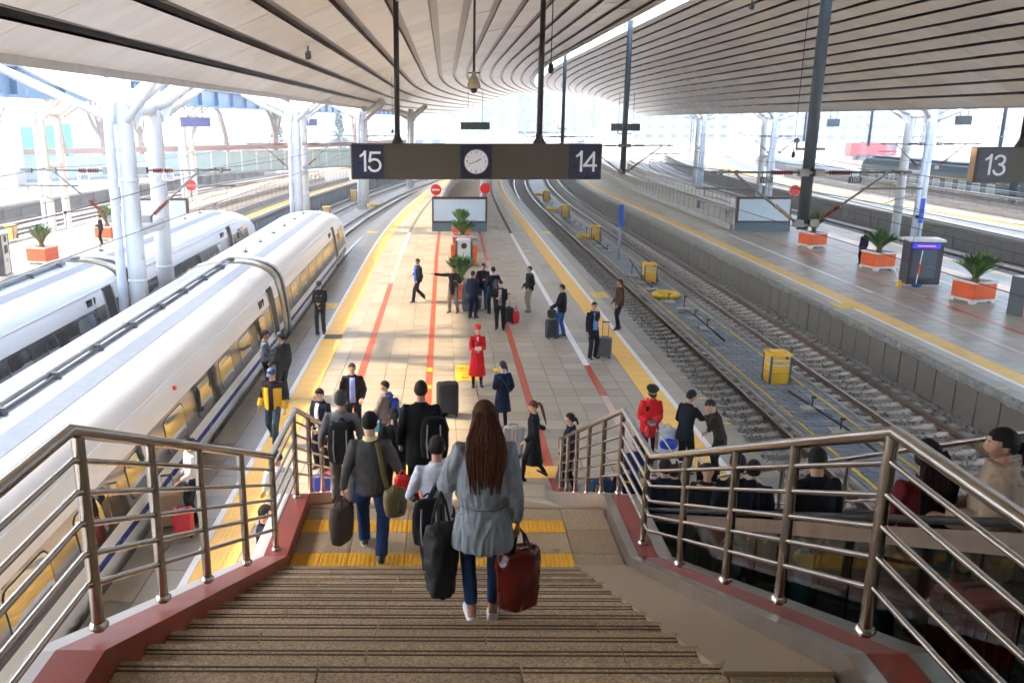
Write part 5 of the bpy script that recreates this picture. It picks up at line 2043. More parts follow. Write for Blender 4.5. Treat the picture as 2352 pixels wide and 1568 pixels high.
# far masts and poles
rg = random.Random(31)
lbs = ['left of the tallest conifer', 'right of the second hanging post', 'second right of the second hanging post', 'third right of the second hanging post', 'left of the red locomotive', 'behind the red locomotive', 'right of the red locomotive', 'between the right white columns']
for i, (x, y, h) in enumerate(((12, 230, 16), (48, 170, 14), (56, 200, 18), (64, 190, 15), (72, 150, 12), (84, 165, 13), (90, 150, 12), (60, 110, 10))):
    t = empty('lattice_mast', (x, y, -1.5), 0, 'thin grey lattice mast ' + lbs[i], 'mast', 'lattice masts across the yard')
    for s in ((-.3, -.3), (.3, -.3), (.3, .3), (-.3, .3)):
        MB().tube([(s[0], s[1], 0), (s[0] * .5, s[1] * .5, h)], .05, 4).build('leg', m_tube, t)
    mb = MB()
    n = int(h / 1.1)
    for k in range(n):
        z0, z1 = k * h / n, (k + 1) * h / n
        a_, b_ = .3 - .15 * z0 / h, .3 - .15 * z1 / h
        mb.tube([(-a_, -a_, z0), (b_, -b_, z1)], .025, 4)
        mb.tube([(a_, a_, z0), (-b_, b_, z1)], .025, 4)
    mb.build('lacing', m_tube, t, kind='stuff')
    MB().tube([(-3, 0, h * .62), (3, 0, h * .62)], .06, 5).build('cross_arm', m_tube, t)
    MB().tube([(-2, 0, h * .8), (2, 0, h * .8)], .05, 5).build('cross_arm', m_tube, t)
for i, x in enumerate((56, 61, 68, 74, 82)):
    track(x, 60, 260, 999, 100, 'faint track far across the yard, ' + ('nearest of five', 'second of five', 'third of five', 'fourth of five', 'farthest of five')[i], step=1.2)
mb = MB()
sweep(mb, [(51, -1.6), (54, -1.6), (54, 0), (51, 0)], ys_range(40, 220, 5))
tag(mb.build('platform', m_conc), 'plain platform beyond the green coaches', None, None, 'structure')
# ------------------------------------------------------------------ haze
HAZE = True
if HAZE:
    hm = bpy.data.materials.new('haze')
    hm.use_nodes = True
    n, l = hm.node_tree.nodes, hm.node_tree.links
    n.remove(n['Principled BSDF'])
    pv = n.new('ShaderNodeVolumePrincipled')
    pv.inputs['Color'].default_value = (0.93, 0.96, 1.0, 1)
    pv.inputs['Density'].default_value = 0.0020
    pv.inputs['Anisotropy'].default_value = 0.2
    l.new(pv.outputs[0], n['Material Output'].inputs['Volume'])
    mb = MB()
    mb.box((0, 1200, 30.0), (3200, 2900, 66.0))
    o = mb.build('haze', hm)
    tag(o, 'pale haze over the far end of the yard', None, None, 'stuff')
# ================================================================== people
def remesh(mb, vox, smooth=3, wr=0.0, wscale=9.0, seed=0, wdir=(1, 1, .45)):
    me = bpy.data.meshes.new('tmp')
    me.from_pydata(mb.v, [], mb.f)
    o = bpy.data.objects.new('tmp', me)
    TS.collection.objects.link(o)
    r = o.modifiers.new('r', 'REMESH')
    r.mode = 'VOXEL'
    r.voxel_size = vox
    if smooth:
        s = o.modifiers.new('s', 'SMOOTH')
        s.factor = .5
        s.iterations = smooth
    TS.view_layers[0].update()
    dg = TS.view_layers[0].depsgraph
    ev = o.evaluated_get(dg)
    m2 = ev.to_mesh()
    vs = [v.co.copy() for v in m2.vertices]
    if wr:
        ns = [v.normal.copy() for v in m2.vertices]
        for i, p in enumerate(vs):
            q = V((p.x * wdir[0], p.y * wdir[1], p.z * wdir[2])) * wscale + V((seed, seed * 2.1, 0))
            n1 = mnoise.noise(q)
            n2 = 1 - abs(mnoise.noise(q * 1.9 + V((5, 3, seed)))) * 2.2
            vs[i] = p + ns[i] * (wr * (.6 * n1 + .7 * (n2 - .4)))
    fs = [list(p.vertices) for p in m2.polygons]
    ev.to_mesh_clear()
    bpy.data.objects.remove(o)
    bpy.data.meshes.remove(me)
    out = MB()
    out.add(vs, fs)
    return out


def ik(a_, t, l1, l2, pole):
    d = t - a_
    L = d.length
    mx = (l1 + l2) * .995
    if L > mx:
        t = a_ + d * (mx / L)
        d = t - a_
        L = mx
    L = max(L, abs(l1 - l2) + .02)
    n = d.normalized()
    c = (l1 * l1 + L * L - l2 * l2) / (2 * L)
    h = math.sqrt(max(0, l1 * l1 - c * c))
    pl = pole - n * pole.dot(n)
    if pl.length < 1e-4:
        pl = V((0, 1, 0))
    return a_ + n * c + pl.normalized() * h, t


SKIN = mat('skin', (0.50, 0.27, 0.17), .5, 0, .06, 6, sub=.15)
SKIN2 = mat('skin_tan', (0.40, 0.20, 0.12), .5, 0, .06, 6, sub=.15)
EYE_W = mat('eye_white', (0.7, 0.68, 0.65), .3)
EYE_D = mat('eye_dark', (0.015, 0.01, 0.008), .25)
LIP = mat('lips', (0.42, 0.13, 0.10), .45)


def head_mesh(M, big=False, s=1.0):
    mb = MB()
    nu, nv = (26, 20) if big else (18, 14)
    rings = []
    for i in range(nv + 1):
        ph = -pi / 2 + pi * i / nv
        ph = max(-pi / 2 + .1, min(pi / 2 - .1, ph))
        ring = []
        for j in range(nu):
            th = 2 * pi * j / nu + pi / 2          # j=0 -> front (+y)
            dx, dy, dz = cos(ph) * cos(th), cos(ph) * sin(th), sin(ph)
            x, y, z = dx * .078, dy * .096, dz * .115
            if z < 0:
                k = -z / .115
                x *= 1 - .26 * k * k - .05 * k
                y = y * (1 - .10 * k) + (.014 * k if y > 0 else .022 * k)
            if y > 0:
                f = max(0, dy) ** 2
                nose = math.exp(-((x / .013) ** 2)) * math.exp(-(((z + .018) / .024) ** 2))
                bridge = math.exp(-((x / .011) ** 2)) * math.exp(-(((z - .012) / .022) ** 2))
                sock = math.exp(-(((abs(x) - .031) / .016) ** 2)) * math.exp(-(((z - .012) / .014) ** 2))
                brow = math.exp(-(((abs(x) - .03) / .022) ** 2)) * math.exp(-(((z - .034) / .010) ** 2))
                lips = math.exp(-((x / .022) ** 2)) * math.exp(-(((z + .058) / .010) ** 2))
                chin = math.exp(-((x / .022) ** 2)) * math.exp(-(((z + .098) / .014) ** 2))
                y += f * (.021 * nose + .007 * bridge - .008 * sock + .004 * brow + .006 * lips + .006 * chin)
            ring.append(M @ (V((x, y, z)) * s))
        rings.append(ring)
    mb.loft(rings)
    for sd in (-1, 1):                         # ears
        e = MB()
        e.ball((0, 0, 0), (.012, .021, .032), 8, 6)
        mb.add([M @ ((V(p) + V((sd * .076, -.008, -.004))) * s) for p in e.v], e.f)
    mb.cur = 1
    for sd in (-1, 1):
        e = MB()
        e.ball((0, 0, 0), (.0125, .010, .0075), 8, 6)
        mb.add([M @ ((V(p) + V((sd * .031, .078, .012))) * s) for p in e.v], e.f)
    mb.cur = 2
    for sd in (-1, 1):
        e = MB()
        e.ball((0, 0, 0), (.0055, .004, .0062), 6, 5)
        mb.add([M @ ((V(p) + V((sd * .031, .0868, .012))) * s) for p in e.v], e.f)
        e = MB()
        e.tube([(sd * .014, .0915, .031), (sd * .03, .0925, .0355), (sd * .047, .082, .031)], [.003, .0035, .002], 5)
        mb.add([M @ (V(p) * s) for p in e.v], e.f)
    mb.cur = 3
    e = MB()
    e.tube([(-.024, .085, -.0585), (0, .0985, -.0575), (.024, .085, -.0585)], [.003, .0058, .003], 6, flat=.8)
    mb.add([M @ (V(p) * s) for p in e.v], e.f)
    return mb


def hand_mesh(wrist, d, up, side, curl=.5, s=1.0):
    """palm and five separate fingers; d along the forearm, up = back of the hand, side=+1 thumb towards +lat"""
    d = d.normalized()
    up = (up - d * up.dot(d))
    if up.length < 1e-3:
        up = V((0, 0, 1)) if abs(d.z) < .9 else V((0, 1, 0))
        up = up - d * up.dot(d)
    up.normalize()
    lat = d.cross(up) * side
    mb = MB()

    def P(a_, b_, c_):
        return wrist + (d * a_ + lat * b_ + up * c_) * s
    rings = []
    for a_, w_, t_ in ((-.015, .024, .017), (.02, .032, .015), (.055, .040, .014), (.085, .040, .012), (.092, .036, .009)):
        rings.append([P(a_, w_ * cos(q), t_ * sin(q)) for q in [2 * pi * k / 10 for k in range(10)]])
    mb.loft(rings)
    for k, (b_, ln) in enumerate(((.029, .070), (.010, .080), (-.010, .075), (-.029, .058))):
        a0 = 0.085
        p = P(a0, b_, 0)
        ang = 0
        path, rad = [p], [.0092 * s]
        for seg, fr in enumerate((.45, .3, .25)):
            ang += curl * (.55 if seg == 0 else .75) + .05 * k
            dd = d * cos(ang) - up * sin(ang)
            p = p + dd * ln * fr * s
            path.append(p)
            rad.append((.0088, .0082, .0062)[seg] * s)
        mb.tube(path, rad, 7)
    p = P(.02, .028, -.004)
    q = P(.05, .052, -.014 - .01 * curl)
    r_ = P(.085, .050 - .014 * curl, -.022 - .02 * curl)
    mb.tube([p, q, r_], [.0125 * s, .0105 * s, .0075 * s], 7)
    return mb


STY = {   # z above pelvis, half width, half depth, forward shift
    'suit': [(-.20, .185, .13, 0), (-.12, .187, .135, 0), (0, .175, .128, 0), (.12, .165, .118, 0), (.24, .172, .122, 0), (.35, .188, .128, .005), (.42, .198, .118, .0), (.468, .182, .098, -.005), (.503, .118, .08, -.005), (.535, .066, .066, 0)],
    'jacket': [(-.10, .185, .135, 0), (-.06, .195, .145, 0), (.05, .19, .14, 0), (.2, .188, .138, 0), (.35, .195, .138, .005), (.42, .202, .122, 0), (.47, .185, .105, -.005), (.508, .12, .085, -.005), (.545, .078, .078, 0)],
    'puffy': [(-.24, .215, .165, 0), (-.1, .22, .175, 0), (.0, .2, .16, 0), (.1, .208, .165, 0), (.25, .212, .168, 0), (.36, .212, .158, .005), (.43, .2, .135, 0), (.48, .17, .115, -.005), (.52, .12, .1, 0), (.57, .105, .1, 0)],
    'shirt': [(-.08, .168, .12, 0), (0, .168, .122, 0), (.12, .158, .112, 0), (.24, .165, .116, 0), (.35, .18, .12, .005), (.42, .19, .11, 0), (.466, .175, .094, -.005), (.50, .112, .078, -.005), (.53, .064, .064, 0)],
    'coat': [(-.52, .245, .19, .0), (-.48, .25, .195, 0), (-.3, .222, .172, 0), (-.12, .195, .146, 0), (.02, .172, .128, 0), (.12, .16, .116, 0), (.24, .166, .12, 0), (.35, .18, .124, .005), (.42, .182, .114, 0), (.47, .16, .096, -.005), (.51, .098, .08, -.005), (.545, .07, .07, 0)],
    'loose': [(-.27, .235, .17, 0), (-.22, .238, .172, 0), (-.08, .215, .158, 0), (.045, .176, .13, 0), (.075, .178, .132, 0), (.15, .205, .15, 0), (.3, .198, .142, 0), (.40, .192, .124, 0), (.455, .170, .102, -.005), (.495, .112, .084, -.005), (.54, .075, .075, 0)],
}
FEM = .93


def person(x, y, z, H, face, label, top=('suit', (.02, .02, .025)), legs=(.03, .03, .035), shoes=(.015, .013, .012), hair=('short', (.02, .015, .012)), cap=None,
           feet=None, hands=None, lean=0, head=(0, 0), fem=False, vox=.02, shirt=None, skin=None, curl=.55, big=False, leg_style='trousers', extra=None, group=None, hem=None, seed=None, sleeve=1.0, tone=None):
    s = H / 1.75
    seed = seed if seed is not None else int((x * 17 + y * 31) * 7) % 97
    t = empty('person', (x, y, z), R(face), label, 'person', group)
    wx = FEM if fem else 1.0
    feet = feet or ((-.11, 0, 0), (.11, .03, 0))
    fl, fr = [V(f[:3]) for f in feet]
    hipw = .09
    base = 10
    for f, sx in ((fl, -1), (fr, 1)):
        dxy = math.hypot(f.x - sx * hipw, f.y)
        base = min(base, f.z + .08 + math.sqrt(max(.01, .848 ** 2 - dxy * dxy)))
    pz = min(base, .93)
    pel = V((0, 0, pz))
    Rl = Matrix.Rotation(-R(lean), 3, 'X')

    def T(p):
        return pel + Rl @ V(p)
    sk = skin or SKIN
    # ---- arms and legs
    hands = hands or ((-.235, .05, .79), (.235, .05, .79))
    arms = []
    for k, sx in ((0, -1), (1, 1)):
        sh = T((sx * .176 * wx, 0, .452))
        tgt = V(hands[k])
        pole = V((sx * .45, -.55, -1)) if tgt.z > .95 else V((sx * .12, -1, 0))
        el, wr_ = ik(sh, tgt, .285, .25, pole)
        arms.append((sh, el, wr_))
    lg = []
    for f, sx in ((fl, -1), (fr, 1)):
        hp_ = T((sx * hipw, 0, -.01))
        an = f + V((0, 0, .085))
        kn, an = ik(hp_, an, .43, .42, V((sx * .12, 1, 0)))
        lg.append((hp_, kn, an))
    # ---- body
    b = MB()
    for sh, el, wr_ in arms:
        b.tube([sh, el, wr_], [.048, .038, .027], 10)
    for h_, k_, a_ in lg:
        b.tube([h_, k_, a_, a_ - V((0, 0, .05))], [.08, .052, .036, .036], 10)
    rings = []
    for zz, rx, ry, yo in STY['shirt']:
        rings.append([T((rx * .88 * wx * cos(q), ry * .86 * sin(q) + yo, zz)) for q in [2 * pi * k / 16 for k in range(16)]])
    b.loft(rings)
    nb = T((0, -.005, .48))
    hc0 = T((0, .022, .690))
    b.tube([nb, T((0, .0, .56)), T((0, .012, .66))], [.062, .054, .052], 12)
    rb = remesh(b, .022 if not big else .016, 2)
    Mh = Matrix.Translation(hc0) @ (Rl.to_4x4()) @ Matrix.Rotation(R(head[0]), 4, 'Z') @ Matrix.Rotation(-R(head[1]), 4, 'X')
    hm = head_mesh(Mh, big, 1.0 if not fem else .97)
    for vs_, fs_, ms in ((hm.v, hm.f, hm.m),):
        n0 = len(rb.v)
        rb.v.extend([tuple(p) for p in vs_])
        for f_, m_ in zip(fs_, ms):
            rb.f.append([i + n0 for i in f_])
            rb.m.append(m_)
    wrists = []
    for k, (sh, el, wr_) in enumerate(arms):
        d = (wr_ - el).normalized()
        sx = -1 if k == 0 else 1
        upv = V((sx, 0, 0)) if abs(d.z) > .6 else V((0, 0, 1))
        hd = hand_mesh(wr_, d, upv, 1 if (k == 1) == (abs(d.z) > .6) else -1, curl, .95 if fem else 1.0)
        rb.add(hd.v, hd.f)
        wrists.append((wr_, d))
    rb.v = [tuple(V(p) * s) for p in rb.v]
    rb.build('body', [sk, EYE_W, EYE_D, LIP], t, smooth=True)
    # ---- trousers / stockings
    lm = MB()
    r_ = {'trousers': (.098, .088, .076, .069, .066), 'slim': (.09, .078, .06, .052, .044), 'stockings': (.082, .07, .052, .05, .038)}[leg_style]
    for h_, k_, a_ in lg:
        lift = hem or (.0 if leg_style != 'slim' else .01)
        a2 = a_ + (k_ - a_).normalized() * (lift - .03)
        lm.tube([h_ + V((0, 0, .03)), h_ * .5 + k_ * .5, k_, k_ * .45 + a2 * .55 + V((0, -.008, 0)), a2], list(r_), 12)
    rings = []
    for zz, rx, ry in ((-.11, .142, .098), (-.04, .156, .110), (.03, .152, .108), (.12, .138, .098), (.15, .134, .094)):
        rings.append([T((rx * cos(q) * (1.02 if fem else 1), ry * sin(q), zz)) for q in [2 * pi * k / 16 for k in range(16)]])
    lm.loft(rings)
    rl = remesh(lm, vox, 2, .006 if leg_style != 'stockings' else 0, 14, seed)
    rl.v = [tuple(V(p) * s) for p in rl.v]
    mt = legs if not isinstance(legs, tuple) else cloth(legs)
    rl.build('trousers' if leg_style != 'stockings' else 'stockings', mt, t, smooth=True)
    # ---- top
    st, tc = top[0], top[1]
    tm = MB()
    sec = STY[st]
    if len(top) > 2 and st in ('coat', 'suit', 'jacket'):
        z0 = top[2]
        sec = [q for q in sec if q[0] > z0 + .03]
        q0 = sec[0]
        sec = [(z0, q0[1] * 1.02 + .02, q0[2] * 1.02 + .02, 0)] + sec
    rings = []
    for zz, rx, ry, yo in sec:
        ring = []
        for q in [2 * pi * k / 20 for k in range(20)]:
            px, py = rx * wx * cos(q), ry * sin(q) + yo
            if zz < -.02:                    # below the waist the cloth hangs, not tilted with the back
                ring.append(pel + V((px, py, zz)) + (Rl @ V((0, 0, -.02)) - V((0, 0, -.02))))
            else:
                ring.append(T((px, py, zz)))
        rings.append(ring)
    tm.loft(rings)
    infl = {'suit': .014, 'jacket': .02, 'puffy': .034, 'shirt': .008, 'coat': .014, 'loose': .018}[st]
    for k, (sh, el, wr_) in enumerate(arms):
        sx = -1 if k == 0 else 1
        inn = T((sx * .11 * wx, 0, .435))
        m1 = sh * .5 + el * .5
        m2 = el * .5 + wr_ * .5
        end = wr_ + (el - wr_).normalized() * (.0 if sleeve >= 1 else (1 - sleeve) * .25)
        tm.tube([inn, sh, m1, el, m2, end], [.055 + infl, .06 + infl, .053 + infl, .046 + infl, .042 + infl * 1.1, .036 + infl * (1.0 if st != 'loose' else .5)], 12)
    rt = remesh(tm, vox, 3, {'suit': .007, 'jacket': .010, 'puffy': .012, 'shirt': .009, 'coat': .008, 'loose': .017}[st], 8 if st != 'puffy' else 7, seed + 3, (2.0, 2.0, .35) if st == 'loose' else (1, 1, .45))
    rt.v = [tuple(V(p) * s) for p in rt.v]
    tmat = tc if not isinstance(tc, tuple) else cloth(tc)
    if tone:                               # second cloth on the shoulders and sleeves
        iv = Rl.transposed()
        for fi, f_ in enumerate(rt.f):
            q_ = V((0, 0, 0))
            for i_ in f_:
                q_ += V(rt.v[i_])
            q_ = iv @ (q_ / (len(f_) * s) - pel)
            if q_.z > .40 or (abs(q_.x) > .225 and q_.z > .14):
                rt.m[fi] = 1
    to = rt.build({'suit': 'jacket', 'jacket': 'jacket', 'puffy': 'padded_coat', 'shirt': 'shirt', 'coat': 'coat', 'loose': 'overshirt'}[st], [tmat] + ([cloth(tone)] if tone else []), t, smooth=True)
    # ---- shirt front seen in an open jacket
    if shirt:
        sm = MB()
        def ryat(zz):
            for (za, xa, ya, oa), (zb, xb, yb, ob) in zip(sec[:-1], sec[1:]):
                if za <= zz <= zb:
                    u = (zz - za) / (zb - za)
                    return xa + (xb - xa) * u, ya + (yb - ya) * u + oa + (ob - oa) * u
            return sec[-1][1], sec[-1][2]
        wd0, wd1, zlo, zhi = shirt[1], shirt[2], shirt[3], .50
        rings = []
        for i in range(8):
            zz = zlo + (zhi - zlo) * i / 7
            rx, ry = ryat(zz)
            hw_ = wd0 + (wd1 - wd0) * i / 7
            row = []
            for j in range(7):
                px = -hw_ + 2 * hw_ * j / 6
                row.append(T((px, ry * math.sqrt(max(.05, 1 - (px / (rx * wx)) ** 2)) + .011, zz)))
            rings.append(row + [p - Rl @ V((0, .03, 0)) for p in reversed(row)])
        sm.loft(rings)
        sm.v = [tuple(V(p) * s) for p in sm.v]
        sm.build('shirt', cloth(shirt[0]), t, smooth=True)
    # ---- collar
    cm = MB()
    cr = .075 if st != 'puffy' else .1
    rings = []
    for zz, k_ in ((.475, 1.12), (.52, 1.0), (.545, 1.02), (.545, .9), (.48, .9)):
        rings.append([T((cr * k_ * cos(q), cr * k_ * sin(q) * .95 - .004, zz + .018 * (-sin(q)))) for q in [2 * pi * j / 16 for j in range(16)]])
    cm.loft(rings, False)
    cm.v = [tuple(V(p) * s) for p in cm.v]
    cm.build('collar', tmat if not (extra and extra.get('collar')) else cloth(extra['collar']), t, smooth=True)
    # ---- shoes
    for k, (h_, k_, a_) in enumerate(lg):
        sd = -1 if k == 0 else 1
        f = (fl, fr)[k]
        an = a_
        tilt = (feet[k][3] if len(feet[k]) > 3 else 0)
        so = MB()
        rings = []
        for yy, w_, h0 in ((-.085, .026, .05), (-.065, .038, .075), (-.02, .042, .085), (.03, .044, .07), (.09, .05, .05), (.14, .044, .038), (.165, .026, .026)):
            rings.append([(w_ * cos(q), yy, (h0 / 2) + (h0 / 2) * sin(q)) for q in [2 * pi * j / 12 for j in range(12)]])
        so.loft(rings)
        Mx = Matrix.Translation(an - V((0, 0, .082))) @ Matrix.Translation((0, 0, .05)) @ Matrix.Rotation(-R(tilt), 4, 'X') @ Matrix.Translation((0, 0, -.05)) @ Matrix.Rotation(-sd * .12, 4, 'Z')
        so.v = [tuple((Mx @ V(p)) * s) for p in so.v]
        sh_ = so.build('shoe', mat('shoe_%.2f_%.2f_%.2f' % shoes, shoes, .35, 0, .1, 10), t, smooth=True)
        if extra and extra.get('sole'):
            so = MB()
            so.loft([[(w_ * cos(q), yy, -.004 + .012 * (1 + sin(q))) for q in [2 * pi * j / 12 for j in range(12)]] for yy, w_ in ((-.09, .03), (-.06, .043), (.0, .046), (.09, .053), (.145, .046), (.17, .028))])
            so.v = [tuple((Mx @ V(p)) * s) for p in so.v]
            so.build('sole', cloth(extra['sole']), sh_, smooth=True)
    # ---- hair
    hs, hcol = hair[0], hair[1]
    hmat = mat('hair_%.3f_%.3f_%.3f' % hcol, hcol, .62, 0, .5, 26, stretch=(3.5, 3.5, .35), bump=.6, bscale=60, spec=.18)
    hm = MB()
    nu, nv = 26, 18
    rg = random.Random(seed)
    sc = {'short': 1.06, 'buzz': 1.025, 'thick': 1.11, 'long': 1.10, 'pony': 1.06, 'bun': 1.06}[hs]
    idx = {}
    vs_ = []
    for i in range(nv + 1):
        ph = -pi / 2 + pi * i / nv
        for j in range(nu):
            th = 2 * pi * j / nu
            d = V((cos(ph) * cos(th), cos(ph) * sin(th), sin(ph)))
            k = sc + .03 * mnoise.noise(d * 4 + V((seed, 0, 0))) + .018 * mnoise.noise(d * 13)
            if hs in ('thick',):
                k += .06 * max(0, d.z)
            if d.z < 0:
                k *= 1 - .10 * d.z * d.z
            p = V((d.x * .080 * k, d.y * .099 * k - .004, d.z * .111 * k + .006))
            if d.y < 0 and d.z < 0:
                p.y *= 1 - .12 * -d.z
            vs_.append(Mh @ p)
            idx[(i, j)] = d
    fs_ = []
    low = {'short': -.52, 'buzz': -.5, 'thick': -.6, 'long': -.75, 'pony': -.55, 'bun': -.55}[hs]
    for i in range(nv):
        for j in range(nu):
            j2 = (j + 1) % nu
            c = (idx[(i, j)] + idx[(i + 1, j)] + idx[(i, j2)] + idx[(i + 1, j2)]) / 4
            front = c.y > .18 and c.z < .52 - .18 * abs(c.x)
            side = c.y > (-.2 if c.z > -.3 else -.45) and c.z < (.05 if hs != 'long' else -.6)
            if front or side or c.z < low:
                continue
            fs_.append((i * nu + j, i * nu + j2, (i + 1) * nu + j2, (i + 1) * nu + j))
    hm.add(vs_, fs_)
    if hs == 'long':
        ln = hair[2] if len(hair) > 2 else .5
        rings = []
        for i in range(12):
            u = i / 11
            zz = .05 - ln * u
            back = -.085 - .075 * min(1, u * 2.2) + .02 * u
            w_ = .083 + .05 * math.sin(min(1, u * 1.5) * pi * .6) - .075 * max(0, u - .45) / .55
            th_ = .05 - .025 * u
            ring = []
            for j in range(22):
                q = 2 * pi * j / 22
                rd = 1 + .07 * sin(q * 7 + seed) * (1 if u > .1 else .2)
                ring.append(hc0 + Rl @ V((w_ * cos(q) * rd, back + th_ * sin(q) * rd + (.02 * abs(cos(q)) ** 2), zz)))
            rings.append(ring)
        hm.loft(rings)
        for k in range(34):
            u0 = rg.uniform(-1, 1)
            xx = u0 * .112
            pth = []
            for i in range(7):
                u = i / 6
                pth.append(hc0 + Rl @ V((xx * (.45 + .75 * min(1, u * 2.6)) * (1 - .5 * max(0, u - .55)), -.108 - .078 * min(1, u * 2.0) + .02 * u - .016 * (1 - abs(u0)), .075 - (ln + .055) * u * rg.uniform(.9, 1.04))))
            hm.tube(pth, [.012, .017, .018, .017, .014, .010, .003], 6)
    if hs in ('pony', 'bun'):
        ln = hair[2] if len(hair) > 2 else .3
        if hs == 'pony':
            pth = [(0, -.092, .03), (0, -.135, .02), (0, -.155, -.05), (.01, -.15, -.05 - ln * .5), (.015, -.14, -.05 - ln)]
            hm.tube([Mh @ V(p) for p in pth], [.022, .03, .036, .03, .008], 10)
        else:
            e = MB()
            e.ball((0, -.115, -.02), (.04, .034, .045), 12, 8)
            hm.add([Mh @ V(p) for p in e.v], e.f)
            hm.tube([Mh @ V(p) for p in [(0, -.13, -.03), (.005, -.145, -.09), (.005, -.135, -.14)]], [.02, .022, .006], 8)
    hm.v = [tuple(V(p) * s) for p in hm.v]
    hm.build('hair', hmat, t, smooth=True)
    # ---- headwear
    if cap:
        ck, cc = cap
        c_ = MB()
        cmat = mat('cap_%.2f_%.2f_%.2f' % cc, cc, .5, 0, .1, 6)
        if ck == 'pillbox':
            c_.lathe([(.084, .055), (.09, .06), (.092, .115), (.084, .135), (.05, .142), (.01, .143)], n=20)
        elif ck == 'peaked':
            c_.lathe([(.09, .05), (.094, .085), (.096, .09), (.125, .125), (.128, .135), (.10, .152), (.05, .158), (.01, .158)], n=22)
        else:
            c_.lathe([(.088, .045), (.092, .05), (.092, .085), (.084, .115), (.06, .137), (.03, .147), (.005, .149)], n=20)
        if ck != 'pillbox':
            rows = []
            for i in range(9):
                q = R(25 + 130 * i / 8)
                rows.append([(.09 * cos(q), .1 * sin(q), .052), ((.10 if ck == 'peaked' else .085) * cos(q), (.165 if ck == 'peaked' else .185) * sin(q), .034), ((.10 if ck == 'peaked' else .085) * cos(q), (.165 if ck == 'peaked' else .185) * sin(q), .030), (.09 * cos(q), .1 * sin(q), .044)])
            c_.loft(rows, True, True)
        e = [(Mh @ V((p[0], p[1] * 1.12, p[2]))) * s for p in c_.v]
        c_.v = [tuple(p) for p in e]
        cp = c_.build('cap', cmat, t, auto=50)
        if ck == 'peaked':
            bnd = MB()
            bnd.lathe([(.0965, .055), (.0985, .058), (.0985, .072), (.0965, .075)], n=22)
            bnd.v = [tuple((Mh @ V((p[0], p[1] * 1.12, p[2]))) * s) for p in bnd.v]
            bnd.build('cap_band', mat('gold_band', (0.72, 0.5, 0.06), .35, .6), cp)
            bd = MB()
            bd.tube([(0, .118, .105), (0, .128, .104)], .016, 10)
            bd.v = [tuple((Mh @ V(p)) * s) for p in bd.v]
            bd.build('cap_badge', mat('gold_band', (0.72, 0.5, 0.06), .35, .6), cp)
    # ---- small clothing extras
    if extra:
        for it in extra.get('strips', []):        # (colour, list of torso-space points, radius, name)
            em = MB()
            em.tube([T(p) for p in it[1]], it[2], 6, flat=.4)
            em.v = [tuple(V(p) * s) for p in em.v]
            em.build(it[3], cloth(it[0]), t, smooth=True)
        for it in extra.get('patches', []):
            em = MB()
            em.bbox((0, 0, 0), it[2], .004)
            em.v = [tuple(T(V(p) + V(it[1])) * s) for p in em.v]
            em.build(it[3], cloth(it[0]), t)
    Mw = Matrix.Translation((x, y, z)) @ Matrix.Rotation(R(face), 4, 'Z')
    wp = [Mw @ (w_ * s) for w_, d in wrists]
    return {'t': t, 'wr': wp, 'T': lambda p: Mw @ (T(p) * s), 'M': Mw, 's': s, 'rot': R(face), 'wd': [(Mw.to_3x3() @ d) for w_, d in wrists]}


def cloth(c, rough=.85):
    k = .55 if max(c) < .06 else 1.0
    return mat('cloth_%.3f_%.3f_%.3f' % c, (c[0] * k, c[1] * k, c[2] * k), rough, 0, .14, 14, bump=.25, bscale=160, spec=.15)


# ================================================================== luggage
def suitcase(x, y, z, w_, d, h, col, label, rz=0, handle=0.0, hard=True, ribs=True, cat='suitcase', tilt=0.0):
    t = empty('suitcase', (x, y, z), rz, label, cat, None)
    if tilt:
        t.rotation_euler = (tilt, 0, rz)
    m = mat('case_%.2f_%.2f_%.2f_%d' % (col + (int(hard),)), col, .35 if hard else .8, 0, .1, 8)
    MB().bbox((0, 0, .06 + h / 2), (w_, d, h), .04).build('shell', m, t, auto=40)
    if ribs:
        for i in range(5):
            xx = -w_ / 2 + w_ * (i + .5) / 5
            for sy in (-1, 1):
                MB().bbox((xx, sy * (d / 2 + .003), .06 + h / 2), (w_ * .09, .012, h * .82), .004).build('rib', m, t)
    else:
        for sy in (-1, 1):
            MB().bbox((0, sy * (d / 2 + .012), .06 + h * .42), (w_ * .78, .03, h * .62), .012).build('pocket', m, t)
    MB().box((0, 0, .06 + h / 2), (w_ + .004, .014, h * .96)).build('zip_line', m_dark, t)
    for sx in (-1, 1):
        for sy in (-1, 1):
            MB().tube([(sx * (w_ / 2 - .05), sy * (d / 2 - .04) - .012, .03), (sx * (w_ / 2 - .05), sy * (d / 2 - .04) + .012, .03)], .03, 12).build('wheel', m_dark, t)
            MB().box((sx * (w_ / 2 - .05), sy * (d / 2 - .04), .055), (.035, .04, .03)).build('wheel_mount', m_dark, t)
    MB().tube([(-.08, 0, .06 + h), (-.07, 0, .09 + h), (.07, 0, .09 + h), (.08, 0, .06 + h)], .012, 8).build('top_grip', m_dark, t)
    if handle:
        for sx in (-1, 1):
            MB().tube([(sx * .09, d / 2 - .03, .05 + h), (sx * .09, d / 2 - .03, h + handle)], .009, 8).build('pull_rod', m_steel, t)
        MB().bbox((0, d / 2 - .03, h + handle), (.22, .03, .035), .01).build('pull_grip', m_dark, t)
    return t


